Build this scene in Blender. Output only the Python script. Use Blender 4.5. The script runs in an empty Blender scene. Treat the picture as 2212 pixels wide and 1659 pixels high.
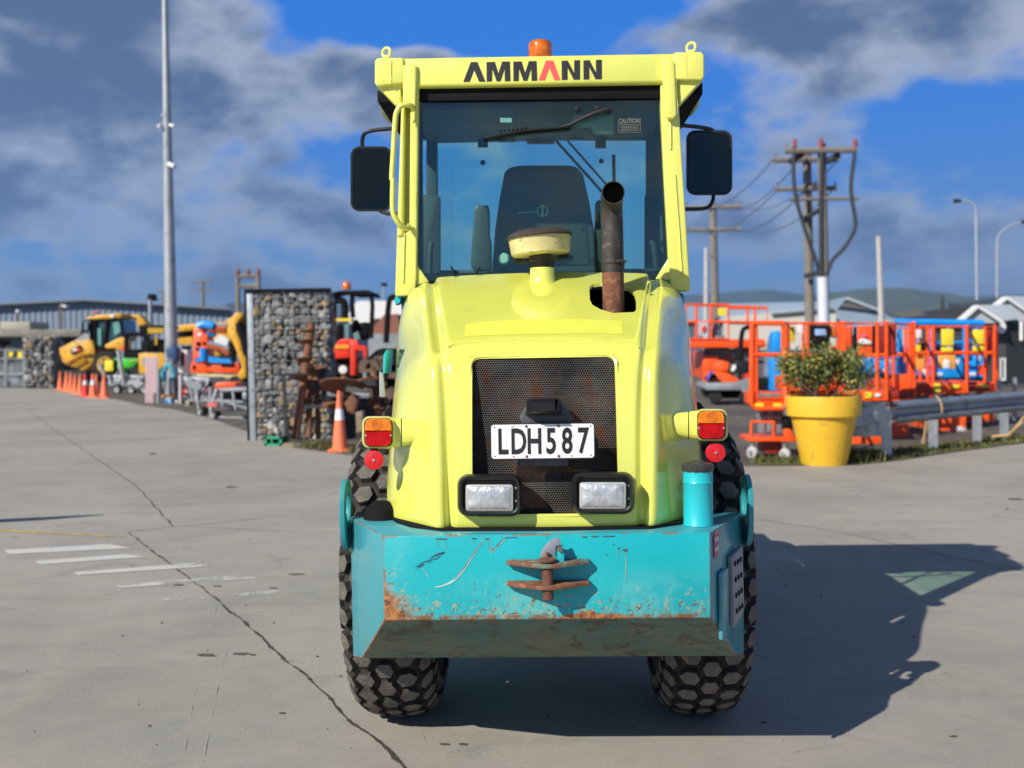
import bpy, bmesh, math, random
from mathutils import Vector, Matrix, noise
from mathutils.bvhtree import BVHTree
random.seed(7)
R = math.radians
S = bpy.context.scene
COL = S.collection

# ------------------------------------------------------------------ camera
FPX, HC = 2235.0, 1.56
YAW, PITCH, ROLL = R(1.745), R(1.66), R(-0.9)
cam_d = bpy.data.cameras.new("camera"); cam = bpy.data.objects.new("camera", cam_d); COL.objects.link(cam)
CM = Matrix.Rotation(YAW, 4, 'Z') @ Matrix.Rotation(math.pi/2 - PITCH, 4, 'X') @ Matrix.Rotation(ROLL, 4, 'Z')
cam.matrix_world = Matrix.Translation((0, 0, HC)) @ CM
cam_d.sensor_width = 36; cam_d.lens = 36*FPX/2212
cam_d.clip_start = 0.1; cam_d.clip_end = 20000
cam_d.dof.use_dof = True; cam_d.dof.focus_distance = 3.75; cam_d.dof.aperture_fstop = 2.6
S.camera = cam

# ------------------------------------------------------------------ light
SUN = Vector((-0.955, -1.035, 1.0)).normalized()
el = math.asin(SUN.z); az = math.atan2(SUN.x, SUN.y)
ld = bpy.data.lights.new("sun", 'SUN'); ld.energy = 5.0; ld.angle = R(0.5); ld.color = (1, .945, .84)
lo = bpy.data.objects.new("sun", ld); COL.objects.link(lo); lo.rotation_euler = SUN.to_track_quat('Z', 'Y').to_euler()
S.view_settings.view_transform = 'Standard'; S.view_settings.look = 'None'; S.view_settings.gamma = 1
S.view_settings.exposure = 0.26
S.cycles.max_bounces = 8; S.cycles.transparent_max_bounces = 16

W_ = bpy.data.worlds.new("World"); S.world = W_; W_.use_nodes = True
NT = W_.node_tree; NT.nodes.clear()
class G_:
    """small expression helper for shader maths"""
    def __init__(s, nt): s.nt = nt
    def n(s, t, **k):
        x = s.nt.nodes.new(t)
        for a, b in k.items(): setattr(x, a, b)
        return x
    def put(s, sock, v):
        if hasattr(v, 'is_output'): s.nt.links.new(v, sock)
        else: sock.default_value = v
    def m(s, op, a, b=0.0, c=0.0, clamp=False):
        x = s.n('ShaderNodeMath', operation=op, use_clamp=clamp)
        s.put(x.inputs[0], a); s.put(x.inputs[1], b); s.put(x.inputs[2], c); return x.outputs[0]
    def noise(s, vec, scale, detail=4, rough=.5, dist=0.0, col=False):
        x = s.n('ShaderNodeTexNoise'); s.put(x.inputs['Vector'], vec)
        s.put(x.inputs['Scale'], scale); s.put(x.inputs['Detail'], detail); s.put(x.inputs['Roughness'], rough); s.put(x.inputs['Distortion'], dist)
        return x.outputs['Color' if col else 0]
    def mr(s, v, a, b, c=0.0, d=1.0, smooth=True):
        x = s.n('ShaderNodeMapRange'); x.interpolation_type = 'SMOOTHSTEP' if smooth else 'LINEAR'
        s.put(x.inputs[0], v); s.put(x.inputs[1], a); s.put(x.inputs[2], b); s.put(x.inputs[3], c); s.put(x.inputs[4], d); return x.outputs[0]
    def mix(s, f, a, b, mode='MIX'):
        x = s.n('ShaderNodeMix', data_type='RGBA', blend_type=mode)
        s.put(x.inputs[0], f); s.put(x.inputs[6], a if hasattr(a, 'is_output') else (*a[:3], 1)); s.put(x.inputs[7], b if hasattr(b, 'is_output') else (*b[:3], 1)); return x.outputs[2]
g = G_(NT)
tc = g.n('ShaderNodeTexCoord'); sp = g.n('ShaderNodeSeparateXYZ'); NT.links.new(tc.outputs['Generated'], sp.inputs[0])
AZ = g.m('ARCTAN2', sp.outputs[0], sp.outputs[1]); EL = g.m('ARCSINE', sp.outputs[2])
cb = g.n('ShaderNodeCombineXYZ'); NT.links.new(AZ, cb.inputs[0]); NT.links.new(g.m('MULTIPLY', EL, 1.75), cb.inputs[1])
sky = g.n('ShaderNodeTexSky'); sky.sky_type = 'NISHITA'; sky.sun_disc = False; sky.sun_elevation = el; sky.sun_rotation = az
sky.air_density = 1.0; sky.dust_density = 0.4; sky.ozone_density = 2.5
rot = g.n('ShaderNodeMapping'); NT.links.new(cb.outputs[0], rot.inputs[0]); rot.inputs['Rotation'].default_value = (0, 0, R(-14)); CV = rot.outputs[0]
n1 = g.m('ADD', g.m('MULTIPLY', g.noise(CV, 4.0, 3, .5, .1), .45), g.m('MULTIPLY', g.noise(CV, 9.5, 7, .52, .12), .55))
cov = g.m('ADD', n1, g.m('MULTIPLY', g.m('SUBTRACT', g.noise(CV, 17, 6, .56, .15), .5), g.mr(EL, .30, .05, .12, .42)))
# broad banks of cloud (+) and clear gaps (-) of this particular sky, by compass bearing and elevation
for x, y, sx, sy, w in [(100, 150, 420, 260, .24), (760, 190, 240, 75, .20), (1000, 30, 420, 75, -.34), (300, 330, 330, 120, .12), (720, 330, 190, 70, -.20),
                        (1600, 90, 260, 60, .12), (1900, 60, 420, 120, .13), (1650, 300, 250, 130, .07), (2150, 330, 190, 70, -.24), (1250, 420, 200, 150, -.14),
                        (330, 620, 250, 60, -.02), (700, 480, 200, 60, .06), (1450, 8, 120, 40, -.12), (1900, 520, 300, 60, .12), (520, 40, 130, 90, .08), (1180, 95, 120, 60, -.12), (640, 135, 95, 45, -.16), (930, 140, 170, 40, .12), (480, 350, 90, 40, -.10), (250, 560, 260, 25, -.10), (1980, 480, 120, 40, -.10), (1650, 420, 100, 35, -.08)]:
    a0 = math.atan((x-1174)/FPX); e0 = math.atan((764-y)/FPX)
    ax = g.m('MULTIPLY', g.m('SUBTRACT', AZ, a0), FPX/sx); ey = g.m('MULTIPLY', g.m('SUBTRACT', EL, e0), FPX/sy)
    r2 = g.m('ADD', g.m('MULTIPLY', ax, ax), g.m('MULTIPLY', ey, ey))
    cov = g.m('MULTIPLY_ADD', g.m('EXPONENT', g.m('MULTIPLY', r2, -.7)), w, cov)
mask = g.mr(g.m('SUBTRACT', cov, g.mr(EL, .02, .20, .0, 0)), .425, .575)
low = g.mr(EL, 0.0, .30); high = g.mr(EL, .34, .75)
thick = g.mr(g.m('ADD', cov, g.m('MULTIPLY', g.m('SUBTRACT', g.noise(CV, 10, 6, .52, .1), .5), .9)), .47, .80)
hs = g.n('ShaderNodeHueSaturation'); NT.links.new(sky.outputs[0], hs.inputs['Color']); hs.inputs['Saturation'].default_value = 1.25
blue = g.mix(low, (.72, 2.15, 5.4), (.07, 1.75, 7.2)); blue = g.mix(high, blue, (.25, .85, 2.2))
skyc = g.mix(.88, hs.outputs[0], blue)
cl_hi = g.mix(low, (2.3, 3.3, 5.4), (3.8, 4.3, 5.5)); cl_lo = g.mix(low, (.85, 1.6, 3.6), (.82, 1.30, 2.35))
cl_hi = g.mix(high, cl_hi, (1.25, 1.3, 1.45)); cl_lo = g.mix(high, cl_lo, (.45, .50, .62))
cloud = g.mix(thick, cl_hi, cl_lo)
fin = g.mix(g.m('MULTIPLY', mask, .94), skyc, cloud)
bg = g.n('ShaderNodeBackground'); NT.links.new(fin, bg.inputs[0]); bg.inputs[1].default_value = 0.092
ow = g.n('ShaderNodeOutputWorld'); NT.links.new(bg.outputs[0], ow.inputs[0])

# ------------------------------------------------------------------ pixels of the photo (2212 wide) <-> points of the place
def ray(px, py):
    return (CM.to_3x3() @ Vector(((px-1106)/FPX, -(py-829.5)/FPX, -1))).normalized()
def P(px, py, d):
    v = ray(px, py); return Vector((0, 0, HC)) + v*(d/v.y)
def Gd(px, py, z=0.0):
    v = ray(px, py); return Vector((0, 0, HC)) + v*((z-HC)/v.z)
def TF(x0, y0, k): return lambda x, y: (x0 + x/k, y0 + y/k)
Z0 = lambda x, y: (x, y)
Z1 = TF(0, 580.7, 5.454); Z2 = TF(221.2, 580.7, 4.615); Z3 = TF(497.7, 580.7, 4.0); Z4 = TF(1465.5, 580.7, 3.751)
Z5 = TF(1769.6, 580.7, 3.75); Z6 = TF(1465.5, 248.9, 2.963)
RA = TF(718.9, 55.3, 5.0); RB = TF(1133.7, 55.3, 4.4444); RC = TF(829.5, 331.8, 3.3333); RD = TF(718.9, 663.6, 3.334)
RE = TF(1161.3, 663.6, 3.3333); RF = TF(707.8, 1050.7, 3.158); RG = TF(1161.3, 1050.7, 3.158); RH = TF(940.1, 1133.7, 5.0)

# ------------------------------------------------------------------ materials
_M = {}
def mat(name, col, rough=.6, metal=0.0, var=.12, scale=6.0, bump=0.0, bscale=60.0, coat=0.0, dirt=None, dirt_amt=0.0, alpha=1, spec=.5):
    if name in _M: return _M[name]
    m = bpy.data.materials.new(name); m.use_nodes = True; nt = m.node_tree; q = G_(nt)
    b = nt.nodes['Principled BSDF']; t = q.n('ShaderNodeTexCoord'); o = t.outputs['Object']
    nz = q.noise(o, scale, 5, .6)
    f = q.mr(nz, .3, .7, 1-var, 1+var, smooth=False)
    vm = q.n('ShaderNodeVectorMath', operation='SCALE'); vm.inputs[0].default_value = col[:3]; nt.links.new(f, vm.inputs['Scale'])
    c = vm.outputs[0]
    if dirt:
        c = q.mix(q.mr(q.noise(o, scale*2.3, 7, .65, .3), .62-dirt_amt*.35, .72-dirt_amt*.2), c, dirt)
    nt.links.new(c, b.inputs['Base Color'])
    nt.links.new(q.mr(nz, .3, .7, max(rough-.08, .02), min(rough+.08, 1), smooth=False), b.inputs['Roughness'])
    b.inputs['Metallic'].default_value = metal; b.inputs['Coat Weight'].default_value = coat; b.inputs['Coat Roughness'].default_value = .08
    b.inputs['Specular IOR Level'].default_value = spec
    if bump:
        bp = q.n('ShaderNodeBump'); bp.inputs['Strength'].default_value = bump; bp.inputs['Distance'].default_value = .01
        nt.links.new(q.noise(o, bscale, 5, .6), bp.inputs['Height']); nt.links.new(bp.outputs[0], b.inputs['Normal'])
    _M[name] = m; return m
def glass(name, tint, gloss=.12, grough=.02):
    if name in _M: return _M[name]
    m = bpy.data.materials.new(name); m.use_nodes = True; nt = m.node_tree; nt.nodes.clear(); q = G_(nt)
    tr = q.n('ShaderNodeBsdfTransparent'); tr.inputs[0].default_value = (*tint, 1)
    gl = q.n('ShaderNodeBsdfGlossy'); gl.inputs['Roughness'].default_value = grough
    lw = q.n('ShaderNodeLayerWeight'); fr = q.m('MULTIPLY_ADD', q.m('POWER', lw.outputs['Facing'], 5.0), .96, .045)
    mx = q.n('ShaderNodeMixShader'); o = q.n('ShaderNodeOutputMaterial')
    nt.links.new(q.m('MULTIPLY', fr, gloss, 0, True), mx.inputs[0]); nt.links.new(tr.outputs[0], mx.inputs[1]); nt.links.new(gl.outputs[0], mx.inputs[2]); nt.links.new(mx.outputs[0], o.inputs[0])
    _M[name] = m; return m

# ------------------------------------------------------------------ building
ORG = {}
def tag(o, label=None, cat=None, group=None, kind=None):
    if label: o['label'] = label
    if cat: o['category'] = cat
    if group: o['group'] = group
    if kind: o['kind'] = kind
    return o
def thing(name, label, cat, loc=(0, 0, 0), group=None, rz=0.0):
    o = bpy.data.objects.new(name, None); COL.objects.link(o); o.location = loc; o.rotation_euler.z = rz; o.empty_display_size = .2
    ORG[o] = Vector(loc); return tag(o, label, cat, group)
def org(o):
    while o is not None:
        if o in ORG: return ORG[o]
        o = o.parent
    return Vector((0, 0, 0))
class MB:
    def __init__(s, T=Z0): s.v = []; s.f = []; s.fm = []; s.T = T; s.mi = 0
    def add(s, vs, fs):
        k = len(s.v); s.v += [Vector(p) for p in vs]; s.f += [tuple(i+k for i in f) for f in fs]; s.fm += [s.mi]*len(fs); return s
    def loft(s, rings, close=True, caps=True):
        n = len(rings[0]); vs = [p for r in rings for p in r]; fs = []
        for i in range(len(rings)-1):
            for j in range(n if close else n-1):
                a = i*n+j; b = i*n+(j+1) % n; fs.append((a, b, b+n, a+n))
        if caps and close: fs.append(tuple(range(n))[::-1]); fs.append(tuple(range((len(rings)-1)*n, len(rings)*n)))
        return s.add(vs, fs)
    def box(s, c, d, rot=None):
        c = Vector(c); vs = []
        for x in (-.5, .5):
            for y in (-.5, .5):
                for z in (-.5, .5):
                    p = Vector((x*d[0], y*d[1], z*d[2])); vs.append(c + (rot @ p if rot else p))
        return s.add(vs, [(0, 1, 3, 2), (4, 6, 7, 5), (0, 4, 5, 1), (2, 3, 7, 6), (0, 2, 6, 4), (1, 5, 7, 3)])
    def prism(s, pts, vec):
        """closed outline of 3d points swept along vec"""
        vec = Vector(vec); a = [Vector(p) for p in pts]; return s.loft([a, [p+vec for p in a]])
    def pprism(s, pts, d, th):
        a = [P(*s.T(*p), d) for p in pts]; b = [q+Vector((0, th, 0)) for q in a]; return s.loft([a, b])
    def pbox(s, x0, y0, x1, y1, d, th):
        return s.pprism([(x0, y0), (x1, y0), (x1, y1), (x0, y1)], d, th)
    def rbox(s, x0, y0, x1, y1, d, th, r, n=4):
        """rounded rectangle given in picture measure, r too"""
        pts = []
        for cx, cy, a0 in ((x1-r, y0+r, -90), (x1-r, y1-r, 0), (x0+r, y1-r, 90), (x0+r, y0+r, 180)):
            for i in range(n+1):
                a = R(a0+90*i/n); pts.append((cx+r*math.cos(a), cy+r*math.sin(a)))
        return s.pprism(pts, d, th)
    def tube(s, pts, r, n=10, caps=True):
        pts = [Vector(p) for p in pts]; rr = r if isinstance(r, (list, tuple)) else [r]*len(pts); rings = []; up = None
        for i, p in enumerate(pts):
            t = (pts[min(i+1, len(pts)-1)] - pts[max(i-1, 0)]).normalized()
            if up is None: up = t.orthogonal().normalized()
            up = (up - t*up.dot(t)).normalized(); w = t.cross(up)
            rings.append([p + (up*math.cos(2*math.pi*j/n) + w*math.sin(2*math.pi*j/n))*rr[i] for j in range(n)])
        return s.loft(rings, caps=caps)
    def ptube(s, pts, r, n=8, smooth=0):
        q = [P(*s.T(p[0], p[1]), p[2]) for p in pts]
        if smooth: q = spline(q, smooth)
        return s.tube(q, r, n)
    def lathe(s, prof, c, axis, n=24):
        """prof: (radius, height along axis)"""
        axis = Vector(axis).normalized(); u = axis.orthogonal().normalized(); w = axis.cross(u); c = Vector(c)
        return s.loft([[c + axis*h + (u*math.cos(2*math.pi*j/n)+w*math.sin(2*math.pi*j/n))*max(r, 1e-4) for j in range(n)] for r, h in prof])
    def torus(s, c, axis, Rr, r, n=24, m=8):
        axis = Vector(axis).normalized(); u = axis.orthogonal().normalized(); w = axis.cross(u); c = Vector(c); rings = []
        for i in range(n+1):
            a = 2*math.pi*i/n; d = u*math.cos(a)+w*math.sin(a)
            rings.append([c + d*(Rr + r*math.cos(2*math.pi*j/m)) + axis*r*math.sin(2*math.pi*j/m) for j in range(m)])
        return s.loft(rings, caps=False)
    def build(s, name, m, parent=None, bevel=0.0, smooth=True, seg=2, world=True, angle=35):
        me = bpy.data.meshes.new(name); off = org(parent) if (parent is not None and world) else Vector((0, 0, 0))
        me.from_pydata([tuple(p-off) for p in s.v], [], s.f)
        ms = m if isinstance(m, (list, tuple)) else [m]
        for x in ms: me.materials.append(x)
        for p, i in zip(me.polygons, s.fm): p.material_index = i
        bm = bmesh.new(); bm.from_mesh(me); bmesh.ops.recalc_face_normals(bm, faces=bm.faces)
        if bevel:
            ed = [e for e in bm.edges if len(e.link_faces) == 2 and e.calc_face_angle(0) > R(28)]
            bmesh.ops.bevel(bm, geom=ed, offset=bevel, segments=seg, profile=.5, affect='EDGES', clamp_overlap=True)
        bm.to_mesh(me); bm.free()
        if smooth:
            me.polygons.foreach_set('use_smooth', [True]*len(me.polygons)); me.set_sharp_from_angle(angle=R(angle))
        o = bpy.data.objects.new(name, me); COL.objects.link(o)
        if parent is not None: o.parent = parent
        if name in SPLIT:
            bm = bmesh.new(); bm.from_mesh(me); comp = {}; bm.verts.ensure_lookup_table(); k = 0
            for v in bm.verts:
                if v.index in comp: continue
                st = [v]
                while st:
                    u = st.pop()
                    if u.index in comp: continue
                    comp[u.index] = k; st += [e.other_vert(u) for e in u.link_edges if e.other_vert(u).index not in comp]
                k += 1
            bm.free()
            if k > 1:
                for j in range(1, k):
                    o2 = o.copy(); o2.data = me.copy(); COL.objects.link(o2); bm = bmesh.new(); bm.from_mesh(o2.data); bm.verts.ensure_lookup_table()
                    bmesh.ops.delete(bm, geom=[v for v in bm.verts if comp[v.index] != j], context='VERTS'); bm.to_mesh(o2.data); bm.free()
                bm = bmesh.new(); bm.from_mesh(me); bm.verts.ensure_lookup_table(); bmesh.ops.delete(bm, geom=[v for v in bm.verts if comp[v.index] != 0], context='VERTS'); bm.to_mesh(me); bm.free()
        return o
SPLIT = {'rear_post', 'roof_corner', 'wheel_arch', 'weld_strip', 'weld_bead', 'screw', 'front_post', 'door_console', 'header_clip', 'window_bolt', 'glass_dot', 'washer_hose', 'seat_button', 'reflector_screw', 'plate_screw', 'window_frame',
         'bracket', 'cable_head', 'canopy_frame', 'barge_board', 'motor', 'track', 'wheel', 'gable', 'insulator', 'fender_edge', 'step_hole', 'pole_joint', 'yellow_plate', 'panel', 'gutter', 'chassis_rail', 'front_wiper', 'roof_skirt', 'fuse_gear', 'tower_holes', 'canopy_post', 'scissor_arms', 'front_panel', 'yellow_label', 'maker_lettering', 'dark_post', 'red_end', 'boom', 'rain_pipe', 'blue_cylinder', 'upper_link', 'silver_link', 'cab_seat', 'bucket_line', 'tray_side', 'deck', 'side_wall', 'seat', 'lifting_bolt', 'hydraulic_ram', 'vent', 'rim', 'ramp'}
def spline(q, k):
    out = []
    for i in range(len(q)-1):
        p0, p1, p2, p3 = q[max(i-1, 0)], q[i], q[i+1], q[min(i+2, len(q)-1)]
        for j in range(k):
            t = j/k; out.append(.5*((2*p1)+(p2-p0)*t+(2*p0-5*p1+4*p2-p3)*t*t+(3*p1-p0-3*p2+p3)*t*t*t))
    out.append(q[-1]); return out
def solo(mb, name, m, label, cat, group=None, kind=None, **k):
    """a one-mesh thing, its origin at the foot of the mesh"""
    o = mb.build(name, m, None, **k); vs = [v.co for v in o.data.vertices]
    c = Vector((sum(v.x for v in vs)/len(vs), sum(v.y for v in vs)/len(vs), min(v.z for v in vs)))
    o.data.transform(Matrix.Translation(-c)); o.location = c
    return tag(o, label, cat, group, kind)
def text_mesh(s, size=1.0, bold=0.0, depth=0.0):
    cu = bpy.data.curves.new('lettering', 'FONT'); cu.body = s; cu.size = size; cu.offset = bold; cu.extrude = depth; cu.align_x = 'CENTER'; cu.align_y = 'CENTER'; cu.resolution_u = 3
    o = bpy.data.objects.new('lettering', cu); COL.objects.link(o); bpy.context.view_layer.update()
    me = bpy.data.meshes.new_from_object(o.evaluated_get(bpy.context.evaluated_depsgraph_get()))
    vs = [v.co.copy() for v in me.vertices]; fs = [tuple(p.vertices) for p in me.polygons]
    bpy.data.objects.remove(o); bpy.data.curves.remove(cu); return vs, fs
def lettering(mb, s, c, ux, uy, size, bold=0.0, sx=1.0, depth=.0015):
    vs, fs = text_mesh(s, size, bold, depth); ux = Vector(ux).normalized(); uy = Vector(uy).normalized(); n = ux.cross(uy); c = Vector(c)
    mb.add([c + ux*v.x*sx + uy*v.y + n*v.z for v in vs], fs)
def pscale(d): return FPX/d
# ------------------------------------------------------------------ ground
def concrete_mat():
    m = bpy.data.materials.new('concrete'); m.use_nodes = True; nt = m.node_tree; q = G_(nt); b = nt.nodes['Principled BSDF']
    o = q.n('ShaderNodeTexCoord').outputs['Object']
    big = q.noise(o, .35, 5, .6, .4); mid = q.noise(o, 2.2, 6, .65, .8); fine = q.noise(o, 60, 4, .7); grit = q.noise(o, 260, 2, .5)
    mp = q.n('ShaderNodeMapping'); nt.links.new(o, mp.inputs[0]); mp.inputs['Scale'].default_value = (.7, 2.0, 1); mp.inputs['Rotation'].default_value = (0, 0, R(12))
    streak = q.noise(mp.outputs[0], 1.4, 7, .65, .6)
    c = q.mix(q.mr(big, .3, .7), (.285, .266, .236), (.400, .374, .333))
    c = q.mix(q.mr(mid, .35, .75, 0, .55), c, (.43, .375, .300))
    c = q.mix(q.mr(streak, .50, .74, 0, .38), c, (.225, .200, .170))
    c = q.mix(q.mr(streak, .40, .28, 0, .4), c, (.44, .40, .35))
    blot = q.mr(q.noise(o, 1.1, 8, .72, .5), .655, .72, 0, .65)
    c = q.mix(blot, c, (.185, .150, .115))
    c = q.mix(q.mr(q.noise(o, 5.5, 7, .72, 1.2), .56, .74, 0, .6), c, (.46, .385, .295))
    c = q.mix(q.mr(q.noise(o, 1.7, 7, .7, .8), .54, .68, 0, .6), c, (.245, .240, .215))
    c = q.mix(q.mr(q.noise(o, 95, 5, .75), .60, .68, 0, .6), c, (.14, .11, .085))
    c = q.mix(q.mr(fine, .58, .70, 0, .42), c, (.17, .145, .12))
    c = q.mix(q.mr(grit, .3, .7, 0, .30, smooth=False), c, (.16, .15, .14))
    nt.links.new(c, b.inputs['Base Color'])
    nt.links.new(q.mr(mid, .3, .7, .72, .88), b.inputs['Roughness']); b.inputs['Specular IOR Level'].default_value = .35
    bp = q.n('ShaderNodeBump'); bp.inputs['Strength'].default_value = .35; bp.inputs['Distance'].default_value = .006
    nt.links.new(q.m('ADD', fine, q.m('MULTIPLY', mid, 1.5)), bp.inputs['Height']); nt.links.new(bp.outputs[0], b.inputs['Normal'])
    return m
def asphalt_mat():
    m = bpy.data.materials.new('asphalt'); m.use_nodes = True; nt = m.node_tree; q = G_(nt); b = nt.nodes['Principled BSDF']
    o = q.n('ShaderNodeTexCoord').outputs['Object']
    c = q.mix(q.mr(q.noise(o, .5, 6, .65, .5), .3, .7), (.062, .055, .046), (.135, .115, .09))
    c = q.mix(q.mr(q.noise(o, 3.0, 6, .7), .5, .75, 0, .7), c, (.24, .21, .17))
    c = q.mix(q.mr(q.noise(o, 40, 3, .6), .5, .75, 0, .5), c, (.05, .05, .05))
    nt.links.new(c, b.inputs['Base Color']); b.inputs['Roughness'].default_value = .9
    return m
CONC = concrete_mat(); ASPH = asphalt_mat()
mb = MB(); n = 24; mb.add([(-9000, -9000, 0), (9000, -9000, 0), (9000, 9000, 0), (-9000, 9000, 0)], [(0, 1, 2, 3)])
tag(mb.build('ground', ASPH), kind='structure')
edge = [(-900, 850), (0, 838), (112, 840), (190, 851), (275, 868), (310, 877), (373, 884), (455, 904), (540, 935), (575, 957), (650, 970), (750, 984), (1000, 1000), (1300, 1008), (1600, 1008), (1850, 1006), (1950, 995), (2020, 984), (2212, 958), (2500, 935)]
pts = [Vector((p.x, p.y, .004)) for p in (Gd(x, y) for x, y in edge)]; near = [Vector((p.x*.4 if i not in (0, len(pts)-1) else p.x, -30, .004)) for i, p in enumerate(pts)]
pts = [Vector((-60, pts[0].y, .004))]+pts+[Vector((45, pts[-1].y, .004))]; near = [Vector((-60, -30, .004))]+near+[Vector((45, -30, .004))]
for i in range(len(near)): near[i].x = -60+105*i/(len(near)-1)
n = len(pts); mb = MB(); mb.add(near+pts, [(i, i+1, n+i+1, n+i) for i in range(n-1)]); tag(mb.build('concrete_apron', CONC, smooth=False), kind='structure')
# control joints and cracks: thin dirt-filled grooves
JOINT = mat('joint_dirt', (.055, .045, .035), .95, var=.5, scale=20)
def crack(path, w0, jag=.35, step=.022):
    q = [Gd(x, y, .006) for x, y in path]; L = []; R_ = []
    tot = 0
    for a, b in zip(q, q[1:]):
        n = max(2, int((b-a).length/step)); t = (b-a).normalized(); s = Vector((-t.y, t.x, 0))
        for i in range(n):
            p = a.lerp(b, i/n); wob = s*(noise.noise(p*3.1)*.018*jag*2 + noise.noise(p*14)*.006*jag)
            w = w0*(1+jag*1.6*noise.noise(p*9+Vector((5, 1, 0))))*(1+jag*random.uniform(-.5, .9))
            L.append(p+wob+s*max(w, .0015)*.5); R_.append(p+wob-s*max(w, .0015)*.5)
    n = len(L); return L+R_, [(i, i+1, n+i+1, n+i) for i in range(n-1)]
for i, (path, w, j) in enumerate([
    ([(275, 1149), (500, 1319), (690, 1492), (885, 1668), (1050, 1820)], .0115, .75),
    ([(60, 885), (120, 930), (295, 1050), (374, 1138)], .012, .55),
    ([(275, 1149), (374, 1138), (560, 1120)], .009, .6),
    ([(1640, 1122), (1760, 1140), (1880, 1163), (2040, 1199), (2290, 1248)], .008, .15),
    ([(373, 1136), (640, 1149), (760, 1152)], .005, .3),
    ([(190, 1005), (300, 1000), (560, 992)], .006, .3)]):
    mb = MB(); mb.add(*crack(path, w, j)); tag(mb.build('pavement_crack', JOINT, smooth=False), kind='structure')
def worn_paint(name, col, wear):
    m = bpy.data.materials.new(name); m.use_nodes = True; nt = m.node_tree; q = G_(nt); b = nt.nodes['Principled BSDF']; o = q.n('ShaderNodeTexCoord').outputs['Object']
    nt.links.new(q.mix(q.noise(o, 8, 4, .6), col, tuple(c*.78 for c in col)), b.inputs['Base Color']); b.inputs['Roughness'].default_value = .8
    a = q.mr(q.m('ADD', q.m('MULTIPLY', q.noise(o, 3.5, 6, .7, .4), .7), q.m('MULTIPLY', q.noise(o, 30, 4, .7), .3)), wear-.06, wear+.08, 1, 0)
    nt.links.new(a, b.inputs['Alpha']); return m
for quad, wear in [([(8, 1188), (20, 1197), (285, 1184), (235, 1175)], .62), ([(75, 1212), (88, 1219), (316, 1203), (270, 1197)], .62),
             ([(158, 1236), (170, 1242), (455, 1223), (420, 1216)], .56), ([(248, 1264), (262, 1270), (560, 1249), (520, 1242)], .50), ([(346, 1293), (360, 1299), (640, 1281), (600, 1275)], .47), ([(520, 1322), (535, 1327), (735, 1310), (700, 1305)], .43)]:
    mb = MB(); mb.add([Gd(x, y, .008) for x, y in quad], [(0, 1, 2, 3)]); tag(mb.build('road_marking', worn_paint('worn_white_paint', (.62, .60, .56), wear)), kind='structure')
mb = MB(); mb.add([Gd(x, y, .008) for x, y in [(-40, 1141), (-40, 1146.5), (270, 1160.5), (270, 1158.5)]], [(0, 1, 2, 3)]); tag(mb.build('road_marking', worn_paint('worn_yellow_paint', (.58, .42, .14), .56)), kind='structure')
# pale drag marks left by tyres
mb = MB()
for path in ([(470, 1285), (455, 1370), (420, 1500), (395, 1640)], [(505, 1290), (500, 1360), (470, 1480), (435, 1660)], [(790, 1345), (860, 1470), (905, 1570), (960, 1700)], [(860, 1400), (930, 1510), (985, 1600)], [(1700, 1560), (1850, 1500), (2100, 1440)], [(1640, 1640), (1850, 1600), (2230, 1560)]):
    q = spline([Gd(x, y, .0075) for x, y in path], 10); n = len(q); L = []; R2 = []
    for i, p in enumerate(q): t_ = (q[min(i+1, n-1)]-q[max(i-1, 0)]).normalized(); s_ = Vector((-t_.y, t_.x, 0))*.003; L.append(p+s_); R2.append(p-s_)
    mb.add(L+R2, [(i, i+1, n+i+1, n+i) for i in range(n-1)])
tag(mb.build('tyre_marks', worn_paint('tyre_mark', (.45, .41, .345), .42), smooth=False), kind='structure')
# oil and mud spots, small stones
mb = MB()
STAIN = mat('oil_stain', (.10, .072, .05), .8, var=.3, scale=15)
for x, y, w, h in [(445, 1415, 26, 4), (520, 1412, 20, 3), (545, 1414, 9, 2), (410, 1281, 0, 0), (640, 1240, 20, 2), (590, 1270, 12, 1.5), (1002, 1607, 12, 3), (960, 1607, 14, 2.5), (500, 1052, 14, 2), (2195, 1078, 18, 2), (1650, 1560, 9, 2), (330, 980, 10, 2), (385, 1263, 14, 2), (470, 1266, 12, 1.6), (610, 1540, 9, 2.5), (2060, 1590, 10, 2)]:
    if not w: continue
    c = [Gd(x+w*math.cos(a)*random.uniform(.6, 1.1), y+h*math.sin(a)*random.uniform(.6, 1.2), .0065) for a in [k*math.pi/7 for k in range(14)]]
    mb.add(c, [tuple(range(14))[::-1]])
tag(mb.build('ground_stains', STAIN, smooth=False), kind='structure')
def pebble(mb, c, r):
    k = len(mb.v); base = [(0, 0, 1), (.9, 0, .2), (.25, .85, .25), (-.75, .5, .2), (-.7, -.55, .25), (.3, -.85, .2), (0, 0, -.4)]
    j = [Vector(c)+Vector(p)*r*random.uniform(.75, 1.2) for p in base]
    mb.add(j, [(0, 1, 2), (0, 2, 3), (0, 3, 4), (0, 4, 5), (0, 5, 1), (6, 2, 1), (6, 3, 2), (6, 4, 3), (6, 5, 4), (6, 1, 5)])
mb = MB()
for i in range(420):
    x = random.uniform(-5, 5.5); y = random.uniform(2.2, 16)**1.0
    pebble(mb, (x, y, .006), random.choice([.003, .004, .005, .009]))
for x, y, r in [(808, 1505, .012), (1365, 1572, .014), (2175, 1100, .02), (1590, 1440, .01)]: pebble(mb, Gd(x, y, .008), r)
tag(mb.build('loose_grit', mat('grit', (.13, .12, .11), .9, var=.4, scale=3)), 'small dark stones scattered over the concrete', 'grit', kind='stuff')
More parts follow.
